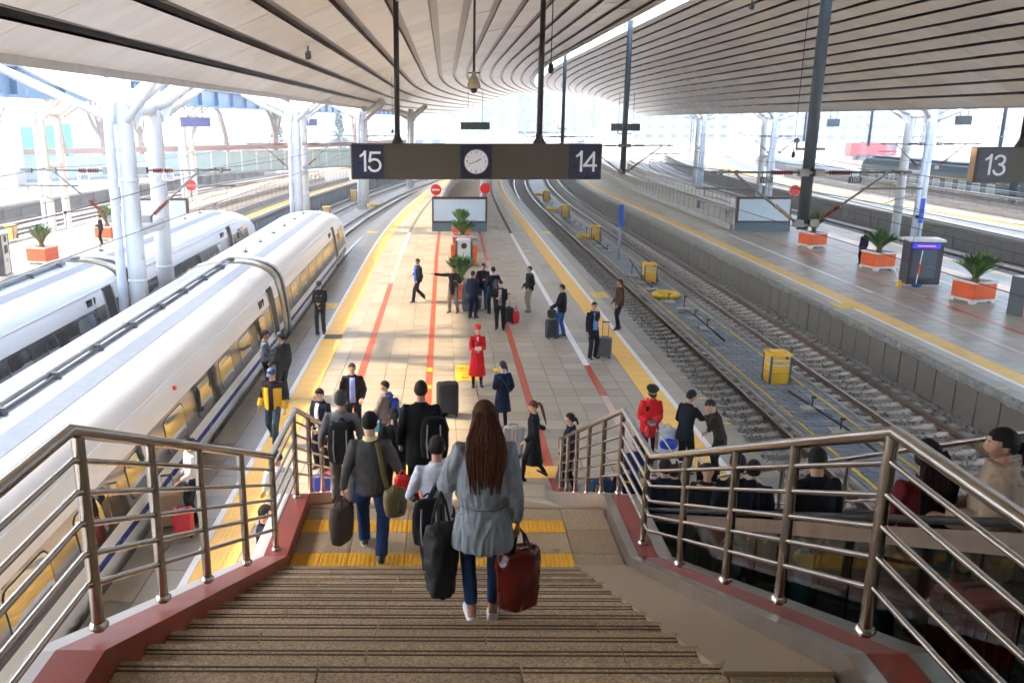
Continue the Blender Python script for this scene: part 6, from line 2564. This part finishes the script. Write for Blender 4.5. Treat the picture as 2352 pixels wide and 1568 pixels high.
def backpack(P, centre, size, col, label, side=-1, name='backpack', pockets=True):
    """worn on the back of person P; centre in torso space"""
    c = P['T'](centre)
    t = empty(name, c, P['rot'], label, 'backpack')
    m = cloth(col)
    a_, b_, h = size
    rings = []
    for u, kx, ky in ((0, .6, .45), (.06, .9, .85), (.3, 1.0, 1.0), (.65, .98, .95), (.88, .84, .8), (.97, .6, .55), (1.0, .3, .25)):
        rings.append([(a_ / 2 * kx * (abs(cos(q)) ** .6) * (1 if cos(q) > 0 else -1), side * b_ / 2 + b_ / 2 * ky * (abs(sin(q)) ** .6) * (1 if sin(q) > 0 else -1), -h / 2 + h * u) for q in [2 * pi * k / 16 for k in range(16)]])
    MB().loft(rings).build('pack', m, t, smooth=True)
    if pockets:
        MB().bbox((0, side * (b_ + .02), -h * .2), (a_ * .66, .06, h * .42), .02).build('front_pocket', m, t)
        for sx in (-1, 1):
            MB().tube([(sx * a_ * .22, side * (b_ + .012), h * .38), (sx * a_ * .24, side * (b_ + .055), -h * .05), (sx * a_ * .2, side * (b_ + .05), -h * .38)], .008, 6).build('zip', cloth((.25, .24, .22)), t)
    for sx in (-1, 1):
        MB().tube([(sx * a_ * .28, side * .0, h * .40), (sx * a_ * .36, -side * .06, h * .47), (sx * a_ * .40, -side * .15, h * .36)], .022, 8, flat=.5).build('strap', m, t)
    MB().tube([(-.04, 0, h * .47), (0, 0, h * .54), (.04, 0, h * .47)], .01, 6).build('loop', m, t)
    return t


def hand_bag(x, y, z, w_, d, h, col, label, rz=0, kind='bag', glossy=False, name=None, handle=.14, seed=1, crumple=.0, cat='bag', strap_mat=None):
    """soft bag whose handles end at (x,y,z), body hanging below"""
    t = empty(name or 'carrier_bag', (x, y, z), rz, label, cat)
    rg = random.Random(seed)
    m = mat('bagm_%.2f_%.2f_%.2f_%d' % (col + (int(glossy),)), col, .22 if glossy else .7, 0, .18, 6, bump=.5 if glossy else .2, bscale=14)
    rings = []
    top = -handle
    for u, k in ((0, .72), (.04, .9), (.2, 1.0), (.5, 1.0), (.75, .93), (.93, .8), (1.0, .45)):
        ring = []
        for j in range(18):
            q = 2 * pi * j / 18
            rr = 1 + crumple * mnoise.noise(V((cos(q) * 2, sin(q) * 2, u * 4 + seed)))
            ring.append((w_ / 2 * k * rr * (abs(cos(q)) ** .7) * (1 if cos(q) > 0 else -1), d / 2 * k * rr * (abs(sin(q)) ** .7) * (1 if sin(q) > 0 else -1), top - h * (1 - (1 - u)) if 0 else top - h * u))
        rings.append(ring)
    mb = MB()
    mb.loft(rings[::-1])
    if crumple:
        mb = remesh(mb, .018, 2, .018 * crumple * 2, 9, seed, (1, 1, .7))
    mb.build('bag_body', m, t, smooth=True)
    for sy in (-1, 1):
        MB().tube([(-w_ * .22, sy * d * .3, top - .02), (-w_ * .1, sy * d * .1, -handle * .3), (0, 0, .0), (w_ * .1, sy * d * .1, -handle * .3), (w_ * .22, sy * d * .3, top - .02)], .009, 7).build('handle', strap_mat or m, t, smooth=True)
    return t
BLK, NVY, BRN, JEAN, KHA = (.012, .012, .014), (.012, .017, .042), (.045, .032, .02), (.022, .045, .105), (.30, .22, .13)
HB, HBR = (.012, .010, .009), (.05, .022, .012)
WLK = ((-.1, .27, 0), (.1, -.30, .06, -38))
WLK2 = ((-.1, -.28, .06, -38), (.1, .26, 0))
FRONT = ((-.05, .21, 1.06), (.06, .21, 1.06))

# ---- attendants and passengers on the tiled platform
p = person(.86, 21.4, 0, 1.66, 182, 'woman in a long red coat and red hat holding a notebook', ('coat', (.52, .008, .012), -.60), BLK, hair=('bun', HB), cap=('pillbox', (.60, .01, .012)), fem=True, leg_style='stockings',
           hands=((-.045, .24, 1.10), (.05, .24, 1.10)), head=(0, 12), vox=.016, shirt=((.55, .52, .5), .012, .03, .40),
           extra={'strips': [(BLK, [(.12, -.05, .47), (.13, .12, .40), (.12, .15, .22)], .022, 'shoulder_strap')], 'patches': [((.6, .42, .1), (.06, .135, .33), (.05, .01, .014), 'name_badge')]})
c = (p['wr'][0] + p['wr'][1]) / 2
o = MB().bbox((0, 0, 0), (.17, .02, .12), .004, rx=-.9).build('notebook', cloth((.55, .42, .28)), None, loc=(c.x, c.y - .05, c.z + .06))
tag(o, 'small tan notebook held by the woman in the red coat', 'notebook')
person(-4.07, 27.1, 0, 1.74, 176, 'policeman in black uniform standing alone by the train with clasped hands', ('jacket', (.012, .014, .024)), (.012, .013, .018), cap=('cap', (.02, .022, .035)), hands=FRONT, head=(0, 8), curl=.9,
       extra={'patches': [((.5, .52, .55), (-.075, .148, .36), (.05, .01, .015), 'badge'), ((.5, .52, .55), (.075, .148, .36), (.05, .01, .015), 'badge'), ((.3, .26, .2), (0, .15, -.05), (.07, .02, .05), 'buckle')],
              'strips': [((.006, .006, .007), [(.17 * cos(q), .13 * sin(q), -.045) for q in [2 * pi * k / 12 for k in range(13)]], .024, 'belt')]})
p = person(-1.02, 32.2, 0, 1.72, 118, 'man striding across the platform in a bright blue shirt and dark jacket', ('jacket', (.014, .016, .022)), (.014, .018, .035), feet=WLK, hands=((-.27, .2, .88), (.2, .12, 1.05)), shirt=((.015, .09, .55), .085, .05, -.08), head=(10, 5))
backpack(p, (.17, -.06, .15), (.28, .15, .44), (.035, .04, .03), 'dark green backpack on the shoulder of the striding man')
person(.32, 30.3, 0, 1.74, 160, 'man in a brown jacket pointing to the side with an outstretched arm', ('suit', (.055, .045, .03), -.25), (.20, .19, .15), hands=((-.2, .24, 1.2), (.72, .25, 1.42)), feet=((-.17, 0, 0), (.13, .08, 0)), shirt=((.012, .014, .02), .07, .05, -.15), curl=.2, head=(-12, 0))
person(.98, 29.3, 0, 1.72, -38, 'balding man in a dark navy suit seen from behind by the grey bin', ('suit', (.010, .014, .04), -.22), (.012, .014, .028), hair=('buzz', (.05, .03, .02)), skin=SKIN2, hands=((-.3, .12, .84), (.25, .1, .85)), feet=((-.1, 0, 0), (.1, .06, 0)))
person(1.42, 30.9, 0, 1.72, 172, 'man in a black jacket and jeans half hidden behind the group', ('jacket', BLK), JEAN, hands=((-.1, .22, 1.15), (.2, .2, 1.1)), head=(0, 12))
p = person(1.74, 30.0, 0, 1.74, 18, 'man in a long navy suit with a grey backpack, facing away in the group', ('suit', (.013, .018, .042), -.28), (.014, .016, .026), feet=((-.14, 0, 0), (.14, .04, 0)), hands=((-.2, .2, 1.05), (.25, .15, 1.0)), extra={'collar': (.5, .52, .56)})
backpack(p, (.06, -.12, .17), (.29, .13, .42), (.05, .055, .085), 'grey blue backpack on the man in the long navy suit')
p = person(1.86, 27.7, 0, 1.68, 168, 'man in a black jacket over a patterned top looking down at his phone', ('jacket', BLK), BLK, hands=((-.06, .2, 1.18), (.1, .22, 1.14)), shirt=((.35, .28, .27), .055, .05, -.04), head=(4, 28), extra={'patches': [((.03, .03, .03), (0, .152, .02 + .05 * k), (.1, .006, .018), 'stripe') for k in range(4)]})
person(3.08, 30.3, 0, 1.72, 112, 'man in a black hooded jacket and khaki trousers standing alone', ('jacket', (.010, .013, .014)), (.26, .205, .15), hands=((-.22, .15, .95), (.22, .15, .95)), feet=((-.12, .05, 0), (.12, -.04, 0)), head=(-10, 0),
       extra={'strips': [((.010, .013, .014), [(-.09, -.04, .5), (-.06, -.1, .5), (.06, -.1, .5), (.09, -.04, .5)], .04, 'hood')], 'sole': (.6, .6, .6)})
p = person(3.77, 26.7, 0, 1.74, 62, 'man in a black jacket and blue jeans holding a stacked suitcase', ('jacket', BLK), (.03, .09, .28), hands=((-.34, .26, .98), (.27, .1, .88)), head=(10, 0), feet=((-.13, .08, 0), (.13, -.05, 0)))
suitcase(3.42, 26.45, 0, .36, .24, .58, (.015, .015, .017), 'black ribbed suitcase under a black handbag beside the man in jeans', rz=.3, hard=True)
t = hand_bag(3.42, 26.45, 1.04, .30, .18, .26, (.012, .012, .013), 'black handbag standing on top of the black suitcase', rz=.3, name='handbag', handle=.1)
p = person(4.33, 24.1, 0, 1.72, 205, 'man in a black blazer and light blue shirt with a hand at his mouth', ('suit', BLK, -.18), BLK, hands=((.02, .23, 1.47), (.27, .12, .86)), shirt=((.12, .24, .62), .075, .06, -.02), feet=((-.12, .0, 0), (.1, .05, 0)), head=(-6, 4), extra={'sole': (.5, .5, .5)})
suitcase(4.72, 24.2, 0, .40, .26, .56, (.09, .085, .085), 'charcoal hard suitcase with its handle up beside the man in the blazer', rz=-.2, handle=.5)
person(5.82, 27.7, 0, 1.72, 100, 'man in a brown leather jacket standing at the platform edge', ('jacket', (.06, .028, .014)), (.015, .018, .03), hair=('buzz', HB), hands=((-.24, .16, .9), (.24, .14, .92)), skin=SKIN2, feet=((-.1, .06, 0), (.1, -.06, 0)))
suitcase(2.19, 28.5, 0, .34, .22, .52, (.014, .014, .016), 'small black suitcase with a raised handle beside a red bag', rz=.4, handle=.5, ribs=False, hard=False)
hand_bag(2.45, 28.45, .66, .26, .2, .42, (.70, .015, .02), 'bright red shopping bag beside the small black suitcase', rz=.2, glossy=True, handle=.22, crumple=.2)
suitcase(.07, 19.1, 0, .50, .30, .76, (.016, .015, .015), 'big black soft suitcase standing alone in the middle of the platform', rz=.15, hard=False, ribs=False)
p = person(1.30, 18.1, 0, 1.64, 22, 'woman in a navy coat with a teal bag strap, seen from behind', ('coat', (.008, .015, .045), -.42), BLK, hair=('bun', HB), fem=True, leg_style='stockings', vox=.016, hands=((-.1, .2, 1.1), (.22, .1, .95)), head=(20, 5),
           extra={'strips': [((.02, .22, .26), [(-.14, -.06, .46), (-.05, -.135, .36), (.06, -.14, .2), (.16, -.12, .02)], .011, 'bag_strap')], 'collar': (.4, .4, .42)})
suitcase(1.42, 16.55, 0, .42, .22, .60, (.22, .21, .20), 'grey case with silver corners partly behind the long haired woman', rz=-.3, tilt=-.15)
p = person(1.72, 15.4, 0, 1.66, 92, 'woman with a long brown ponytail in a long black coat walking left', ('coat', BLK, -.52), BLK, hair=('pony', (.10, .038, .016), .42), fem=True, leg_style='stockings', vox=.016, feet=((-.1, .22, 0), (.1, -.26, .05, -30)), hands=((-.2, .2, .92), (.34, -.28, .98)), head=(0, 18))
suitcase(2.22, 15.1, 0, .34, .24, .55, (.10, .10, .11), 'grey suitcase pulled along by the woman in the long black coat', rz=1.4, handle=.5, tilt=.25)
hand_bag(2.27, 14.95, .60, .26, .12, .26, (.13, .03, .13), 'small purple bag hung on the pulled grey suitcase', rz=.4, name='handbag', handle=.06)
person(2.33, 14.75, 0, 1.62, 70, 'woman in a navy jacket with a dark bun behind the stair railing', ('jacket', (.008, .014, .035)), BLK, hair=('bun', HB), fem=True, leg_style='slim', vox=.018, feet=((-.1, .12, 0), (.1, -.1, 0)), hands=((-.25, .15, .9), (.25, .15, .9)), head=(6, 4))
p = person(4.12, 16.1, 0, 1.68, 178, 'railway attendant in a red padded coat and black peaked cap', ('puffy', (.56, .012, .015)), BLK, hair=('bun', HB), cap=('peaked', (.012, .012, .016)), fem=True, vox=.016, hands=((-.06, .26, 1.08), (.1, .26, 1.08)), head=(0, 24),
           extra={'patches': [(BLK, (.1, .172, .40), (.05, .03, .1), 'radio')], 'strips': [((.6, .2, .02), [(.0, .0, 0), (.001, 0, 0)], .001, 'cuff_trim')]})
c = (p['wr'][0] + p['wr'][1]) / 2
o = MB().bbox((0, 0, 0), (.16, .1, .025), .006).build('handheld_terminal', m_bindark, None, loc=(c.x, c.y - .08, c.z + .03))
tag(o, 'small dark handheld device in the hands of the red padded coat attendant', 'device')
hand_bag(4.42, 15.85, 1.0, .42, .16, .52, (.55, .62, .70), 'white and blue printed plastic bag hanging before the red padded coat', glossy=True, handle=.1, crumple=.15, seed=4)
hand_bag(4.43, 15.74, .72, .36, .1, .20, (.02, .06, .50), 'blue band of printing parcel tucked at the foot of the white plastic bag', glossy=True, handle=.02, crumple=.1, seed=5, name='parcel', cat='parcel')
o = MB().lathe([(.03, 0), (.036, .01), (.036, .13), (.025, .16), (.02, .19)], n=14).build('bottle', mat('pink_bottle', (.62, .08, .10), .35), None, smooth=True, loc=(3.98, 15.75, .78))
tag(o, 'pink flask hanging beside the white and blue plastic bag', 'flask')
person(4.72, 15.7, 0, 1.74, -60, 'man in dark clothes reaching out his hand near the track edge', ('suit', (.012, .014, .024), -.2), (.01, .011, .015), hands=((-.2, .2, .95), (.1, .48, 1.12)), head=(0, 22), lean=6, hair=('thick', HB))
person(5.3, 15.35, 0, 1.70, 75, 'man in a brown coat stooping with his hand at his face', ('suit', (.042, .033, .024), -.3), BLK, hands=((-.0, .28, 1.38), (.15, .25, .98)), lean=18, head=(0, 26))
o = MB().lathe([(.016, 0), (.02, .005)], n=16).build('litter', m_white, None, loc=(3.4, 17.2, .001))
tag(o, 'tiny white scrap lying on the tiles', 'litter')

# ---- beside the near train
person(-4.52, 20.6, 0, 1.72, -80, 'man in a grey shirt talking to a policeman beside the train', ('shirt', (.10, .13, .16)), BLK, hair=('thick', HB), hands=((-.12, .3, 1.2), (.05, .32, 1.12)), head=(0, 14), feet=((-.1, .05, 0), (.1, -.05, 0)))
person(-4.0, 20.15, 0, 1.76, 55, 'policeman in a cap standing close to the man in grey', ('jacket', (.010, .012, .022)), (.010, .012, .018), cap=('cap', (.015, .018, .04)), hands=((-.2, .2, 1.0), (.25, .06, .86)), head=(25, 10), feet=((-.12, 0, 0), (.12, .04, 0)),
       extra={'patches': [((.45, .5, .6), (-.235, .0, .32), (.012, .06, .07), 'shoulder_badge')]})
person(-3.68, 17.3, 0, 1.72, 172, 'man in a yellow and black jacket and blue cap walking towards the stairs', ('jacket', (.70, .40, .008)), (.03, .055, .075), cap=('cap', (.04, .07, .16)), hair=('buzz', HB), feet=((-.08, .22, 0), (.1, -.2, .04, -25)), hands=((-.3, .12, .86), (.3, .05, .86)), vox=.016,
       shirt=((.010, .012, .022), .06, .05, -.1), head=(0, 10),
       tone=(.010, .012, .02))
person(-2.0, 17.6, 0, 1.74, 185, 'man in a black jacket and pale blue shirt standing with a cigarette', ('jacket', BLK), BLK, hands=((-.2, .18, .98), (.18, .2, 1.0)), shirt=((.30, .33, .62), .07, .055, -.05), head=(0, 6), vox=.018,
       extra={'strips': [((.05, .03, .02), [(-.07, .15, -.06), (.07, .15, -.06)], .016, 'belt')]})
person(-2.46, 15.95, 0, 1.70, 150, 'man in a navy jacket and white shirt beside the stair railing', ('jacket', (.010, .014, .035)), (.014, .016, .03), hands=((-.15, .25, .98), (.12, .26, .95)), shirt=((.55, .60, .68), .05, .04, .0), head=(-20, 18))
p = person(-1.2, 16.5, 0, 1.68, 70, 'youth in a grey sweater with a blue jacket over his shoulders', ('jacket', (.13, .105, .10)), (.02, .03, .07), hands=((-.15, .3, .95), (.2, .2, .95)), head=(25, 4),
           extra={'strips': [((.012, .05, .36), [(-.17, .02, .47), (-.12, .12, .35), (-.1, .15, .1), (-.1, .15, -.05)], .045, 'blue_jacket_panel'), ((.012, .05, .36), [(.17, -.03, .46), (.05, -.12, .48), (-.1, -.1, .48)], .05, 'blue_hood')], 'collar': (.02, .10, .45)})
backpack(p, (.05, -.11, .2), (.3, .14, .44), (.012, .05, .30), 'blue backpack on the youth in the grey sweater')
hand_bag(-1.42, 16.35, .9, .2, .1, .2, (.02, .35, .55), 'small turquoise bag in the hand of the youth in grey', glossy=True, handle=.08)
p = person(-4.33, 13.45, 0, 1.62, 125, 'woman in a white striped top with suitcases beside the train', ('shirt', (.62, .60, .58)), BLK, hair=('long', HB, .22), fem=True, hands=((-.15, .28, .98), (.25, .15, .92)), head=(0, 10), leg_style='slim', sleeve=.8,
           extra={'strips': [((.03, .03, .05), [(.172 * cos(q), .13 * sin(q), -.03) for q in [2 * pi * k / 14 for k in range(15)]], .012, 'hem_stripe')]})
suitcase(-4.72, 13.35, 0, .40, .26, .62, (.30, .19, .10), 'bronze and black suitcase beside the woman in white', rz=.3, handle=.3)
suitcase(-4.38, 13.0, 0, .34, .22, .46, (.55, .012, .025), 'bright red suitcase in front of the woman in white', rz=.2, ribs=False)
person(-2.66, 12.6, 0, 1.72, 25, 'man in a white polo shirt and khaki trousers seen through the stair railing', ('shirt', (.60, .61, .64)), KHA, hair=('buzz', HB), skin=SKIN2, head=(30, 20), sleeve=.45, hands=((-.22, .2, .95), (.2, .22, .95)),
       extra={'strips': [((.03, .05, .35), [(-.16, -.03, .47), (-.05, -.09, .48), (.05, -.09, .48), (.16, -.03, .47)], .014, 'blue_trim')]})
person(-2.50, 10.75, 0, 1.72, -75, 'man in a navy suit low beside the stairs, seen through the railing bars', ('suit', (.012, .018, .045), -.25), (.012, .016, .035), head=(15, 5), hands=((-.3, .12, .82), (.25, .1, .84)), feet=WLK)
hand_bag(-2.28, 14.6, .55, .36, .2, .4, (.02, .05, .35), 'blue and white holdall on the ground by the stair foot', name='holdall', handle=.12, crumple=.2)

# ---- on the stairs
p = person(.25, 4.97, TOPZ - RISE * 4, 1.58, 2, 'woman with very long brown hair in a blue grey overshirt descending the stairs', ('loose', (.27, .30, .33)), (.022, .055, .135), shoes=(.62, .59, .55), hair=('long', (.075, .028, .013), .50), fem=True, vox=.0125, big=True, leg_style='slim', hem=.10,
           feet=((-.075, -.02, .035, -25), (.085, .07, .0)), hands=((-.27, .27, 1.0), (.25, .0, .79)), head=(0, 6), curl=.85,
           extra={'strips': [((.17, .20, .235), [(.176 * FEM * cos(q) * (1 + .03 * (k % 2)), .131 * sin(q) * (1 + .03 * (k % 2)), .06) for k, q in enumerate([2 * pi * k / 40 for k in range(41)])], .007, 'waist_gather')]})
for k, (yy, zz) in enumerate(((0, 0),)):
    pass
w_ = p['wr'][1]
hand_bag(w_.x + .02, w_.y + .02, w_.z - .07, .30, .17, .45, (.115, .006, .004), 'dark red plastic bag hanging from the hand of the long haired woman', glossy=True, handle=.13, crumple=.4, seed=6, strap_mat=m_dark, rz=.35)
hand_bag(-.02, 5.02, 4.50, .22, .17, .52, (.012, .012, .013), 'big black slouchy bag hanging at the side of the long haired woman', name='shoulder_bag', handle=.24, crumple=.35, seed=8, rz=.5)
p = person(-.76, 8.15, LZ, 1.72, 3, 'man in a charcoal sweater and jeans carrying a brown bag down the stairs', ('shirt', (.078, .072, .07)), (.018, .045, .13), shoes=(.03, .026, .024), hair=('short', HB), vox=.0135, big=True, feet=((-.10, .34, -.0), (.10, -.10, .03, -28)), hands=((-.30, .03, .80), (.27, .2, 1.02)), head=(-14, 0),
           extra={'collar': (.62, .58, .26), 'sole': (.55, .55, .53), 'strips': [((.16, .125, .045), [(.07, -.07, .50), (.10, -.13, .38), (.13, -.145, .2), (.17, -.13, .02)], .026, 'bag_strap')]})
w_ = p['wr'][0]
hand_bag(w_.x - .02, w_.y - .02, w_.z - .07, .36, .17, .44, (.055, .035, .022), 'brown soft bag in the hand of the man in the charcoal sweater', name='holdall', handle=.10, crumple=.15, seed=3, rz=1.1)
hand_bag(-.50, 7.96, 3.22, .25, .13, .30, (.15, .115, .04), 'olive canvas sling bag on the hip of the man in the charcoal sweater', name='sling_bag', handle=.05, seed=2, rz=.4)
o = MB().lathe([(.028, 0), (.03, .01), (.03, .1), (.012, .14), (.012, .16)], n=12).build('water_bottle', m_glass, None, smooth=True, loc=(-.44, 7.85, 2.98))
tag(o, 'clear water bottle in the olive sling bag', 'bottle')
p = person(-.28, 9.6, LZ - RISE2, 1.74, -2, 'man in a black suit with a black backpack on one shoulder', ('suit', (.010, .010, .012), -.24), (.010, .013, .028), hair=('buzz', (.03, .02, .015)), vox=.015, big=True, feet=((-.12, .3, -.0), (.12, -.02, .0)), hands=((-.27, .1, .85), (.24, .18, 1.15)), head=(-6, 0), skin=SKIN2)
backpack(p, (.17, -.10, .17), (.34, .20, .52), (.011, .011, .012), 'black backpack slung on the shoulder of the man in the black suit')
p = person(-1.36, 10.55, LZ - RISE2 * 4, 1.72, 0, 'grey haired man in a grey sweater with a big dark backpack', ('shirt', (.165, .165, .17)), (.14, .125, .11), hair=('thick', (.055, .052, .05)), vox=.015, big=True, feet=((-.12, .15, 0), (.12, .0, 0)), hands=((-.3, .12, .9), (.3, .15, .95)))
backpack(p, (.02, -.115, .16), (.36, .20, .56), (.028, .024, .022), 'big dark brown backpack with zips on the grey haired man')
person(-.72, 11.5, LZ - RISE2 * 7, 1.6, 10, 'woman in black lower on the stairs, mostly hidden by the suited man', ('jacket', BLK), BLK, hair=('pony', HB, .25), fem=True, hands=((-.12, .2, 1.3), (.25, .1, .9)))
hand_bag(-.52, 9.75, 2.62, .22, .12, .30, (.62, .02, .02), 'red bag near the feet of the man in the black suit', glossy=True, handle=.08, crumple=.3)
p = person(-.07, 7.44, TOPZ - RISE * 11, 1.66, 4, 'youth in a white shirt with black bags stepping off the last step', ('shirt', (.52, .54, .60)), (.022, .03, .05), shoes=(.05, .035, .03), hair=('short', (.018, .012, .010)), vox=.0135, big=True, feet=((-.08, .1, 0), (.10, .28, -.12, -30)), hands=((-.2, .22, 1.0), (.22, .15, .95)), head=(-12, 8),
           extra={'sole': (.55, .10, .01), 'strips': [(BLK, [(.13, .05, .47), (.07, -.07, .46), (-.04, -.135, .3), (-.13, -.14, .1)], .028, 'bag_strap')]})
backpack(p, (-.10, -.12, .0), (.30, .17, .46), (.013, .013, .015), 'black rucksack low on the back of the youth in the white shirt')

# ---- on the escalator and at its foot
p = person(3.2, 5.25, ez(5.5), 1.62, 6, 'woman with long dark hair in a maroon coat on the escalator', ('coat', (.16, .02, .025), -.4), BLK, hair=('long', (.018, .010, .008), .45), fem=True, vox=.014, big=True, leg_style='slim', hands=((-.2, .25, 1.0), (.24, .2, .98)))
backpack(p, (0, -.13, .1), (.28, .12, .36), (.012, .012, .014), 'black backpack on the woman in the maroon coat', pockets=False)
person(3.5, 4.98, ez(5.1), 1.62, 62, 'woman in a beige hooded coat at the right edge, seen in profile', ('puffy', (.42, .32, .23)), (.02, .02, .025), hair=('bun', (.014, .010, .009)), fem=True, vox=.013, big=True, hands=((-.12, .28, 1.08), (.2, .25, 1.0)), head=(10, 4),
       extra={'strips': [((.42, .32, .23), [(-.1, .02, .5), (-.08, -.08, .47), (0, -.13, .44), (.08, -.08, .47), (.1, .02, .5)], .055, 'hood')]})
o = MB().lathe([(.03, 0), (.033, .01), (.033, .13), (.014, .17), (.014, .2)], n=12).build('water_bottle', mat('cola', (.03, .012, .008), .15), None, smooth=True, loc=(3.28, 5.28, ez(5.1) + 1.0))
tag(o, 'small dark drink bottle held by the woman in beige', 'bottle')
suitcase(3.12, 4.45, ez(4.8), .40, .28, .60, (.42, .012, .015), 'shiny red suitcase on the escalator at the lower right corner', rz=.1, handle=.3)
person(3.3, 7.0, ez(7.3), 1.72, 8, 'man in a black coat with a patterned bag on the escalator', ('jacket', BLK), BLK, hair=('short', (.012, .009, .008)), vox=.016, big=True, head=(-20, 0))
hand_bag(3.5, 6.8, ez(7.3) + 1.0, .3, .16, .3, (.03, .05, .05), 'dark patterned bag at the back of the man in the black coat', name='handbag', handle=.06, crumple=.2)
person(3.1, 8.35, ez(8.6), 1.72, 4, 'man in a dark navy coat in the middle of the escalator', ('jacket', (.010, .013, .025)), BLK, hair=('thick', (.012, .010, .009)), vox=.016, big=True)
person(3.42, 8.75, ez(9.0), 1.68, -20, 'man with a dark jacket just beyond the navy coat on the escalator', ('jacket', (.010, .011, .016)), BLK, hair=('short', HB))
person(3.35, 10.05, ez(10.1), 1.62, 165, 'woman with a yellow fur collar turning back on the escalator', ('jacket', (.016, .015, .016)), (.26, .19, .11), hair=('long', (.014, .010, .009), .3), fem=True, vox=.016,
       extra={'strips': [((.34, .24, .09), [(.11 * cos(q), .1 * sin(q) - .01, .49) for q in [2 * pi * k / 12 for k in range(13)]], .05, 'fur_collar')]})
person(2.98, 10.65, ez(10.7), 1.70, 0, 'man with neat black hair low on the escalator', ('jacket', (.012, .015, .03)), BLK, hair=('thick', (.010, .008, .008)))
person(2.86, 11.3, ez(11.4), 1.66, 6, 'man with cropped grey hair low on the escalator', ('jacket', (.014, .018, .035)), BLK, hair=('buzz', (.10, .09, .085)))
person(3.3, 11.35, ez(11.4), 1.66, -6, 'man with a brown cap of hair beside the grey haired one on the escalator', ('jacket', (.02, .017, .015)), BLK, hair=('short', (.03, .018, .012)))
person(3.22, 13.3, 0, 1.72, 12, 'man in a deep blue jacket at the foot of the escalator', ('jacket', (.012, .025, .11)), BLK)
person(2.9, 12.55, 0, 1.62, -10, 'person in a dark coat with a yellow hood stepping off the escalator', ('jacket', (.014, .016, .03)), BLK, hair=('short', HB), fem=True, extra={'strips': [((.62, .36, .02), [(.1, .0, .49), (.05, -.1, .44), (-.05, -.1, .44), (-.1, 0, .49)], .05, 'yellow_hood')]})
suitcase(2.72, 13.75, 0, .40, .26, .70, (.012, .055, .12), 'tall dark blue suitcase at the foot of the escalator', rz=.2, hard=False, ribs=False)
hand_bag(2.78, 7.55, ez(7.7) + .75, .3, .14, .34, (.62, .58, .56), 'white plastic bag with red printing seen through the escalator glass', glossy=True, handle=.1, crumple=.5, seed=9)
hand_bag(2.78, 5.95, ez(6.2) + .85, .16, .12, .52, (.02, .42, .45), 'tall turquoise bag seen through the escalator glass', glossy=True, handle=.1, crumple=.15, seed=10)

# ---- on the neighbouring platforms
person(20.2, 40.9, 0, 1.70, 20, 'person in a dark suit behind a planter on the planter platform', ('suit', NVY), BLK, vox=.024)
person(-19.2, 47.3, 0, 1.70, 100, 'person in black looking at a phone on the sunlit platform', ('jacket', (.012, .014, .024)), BLK, vox=.024, hands=((-.1, .28, 1.15), (.1, .28, 1.15)))
bpy.data.scenes.remove(TS)
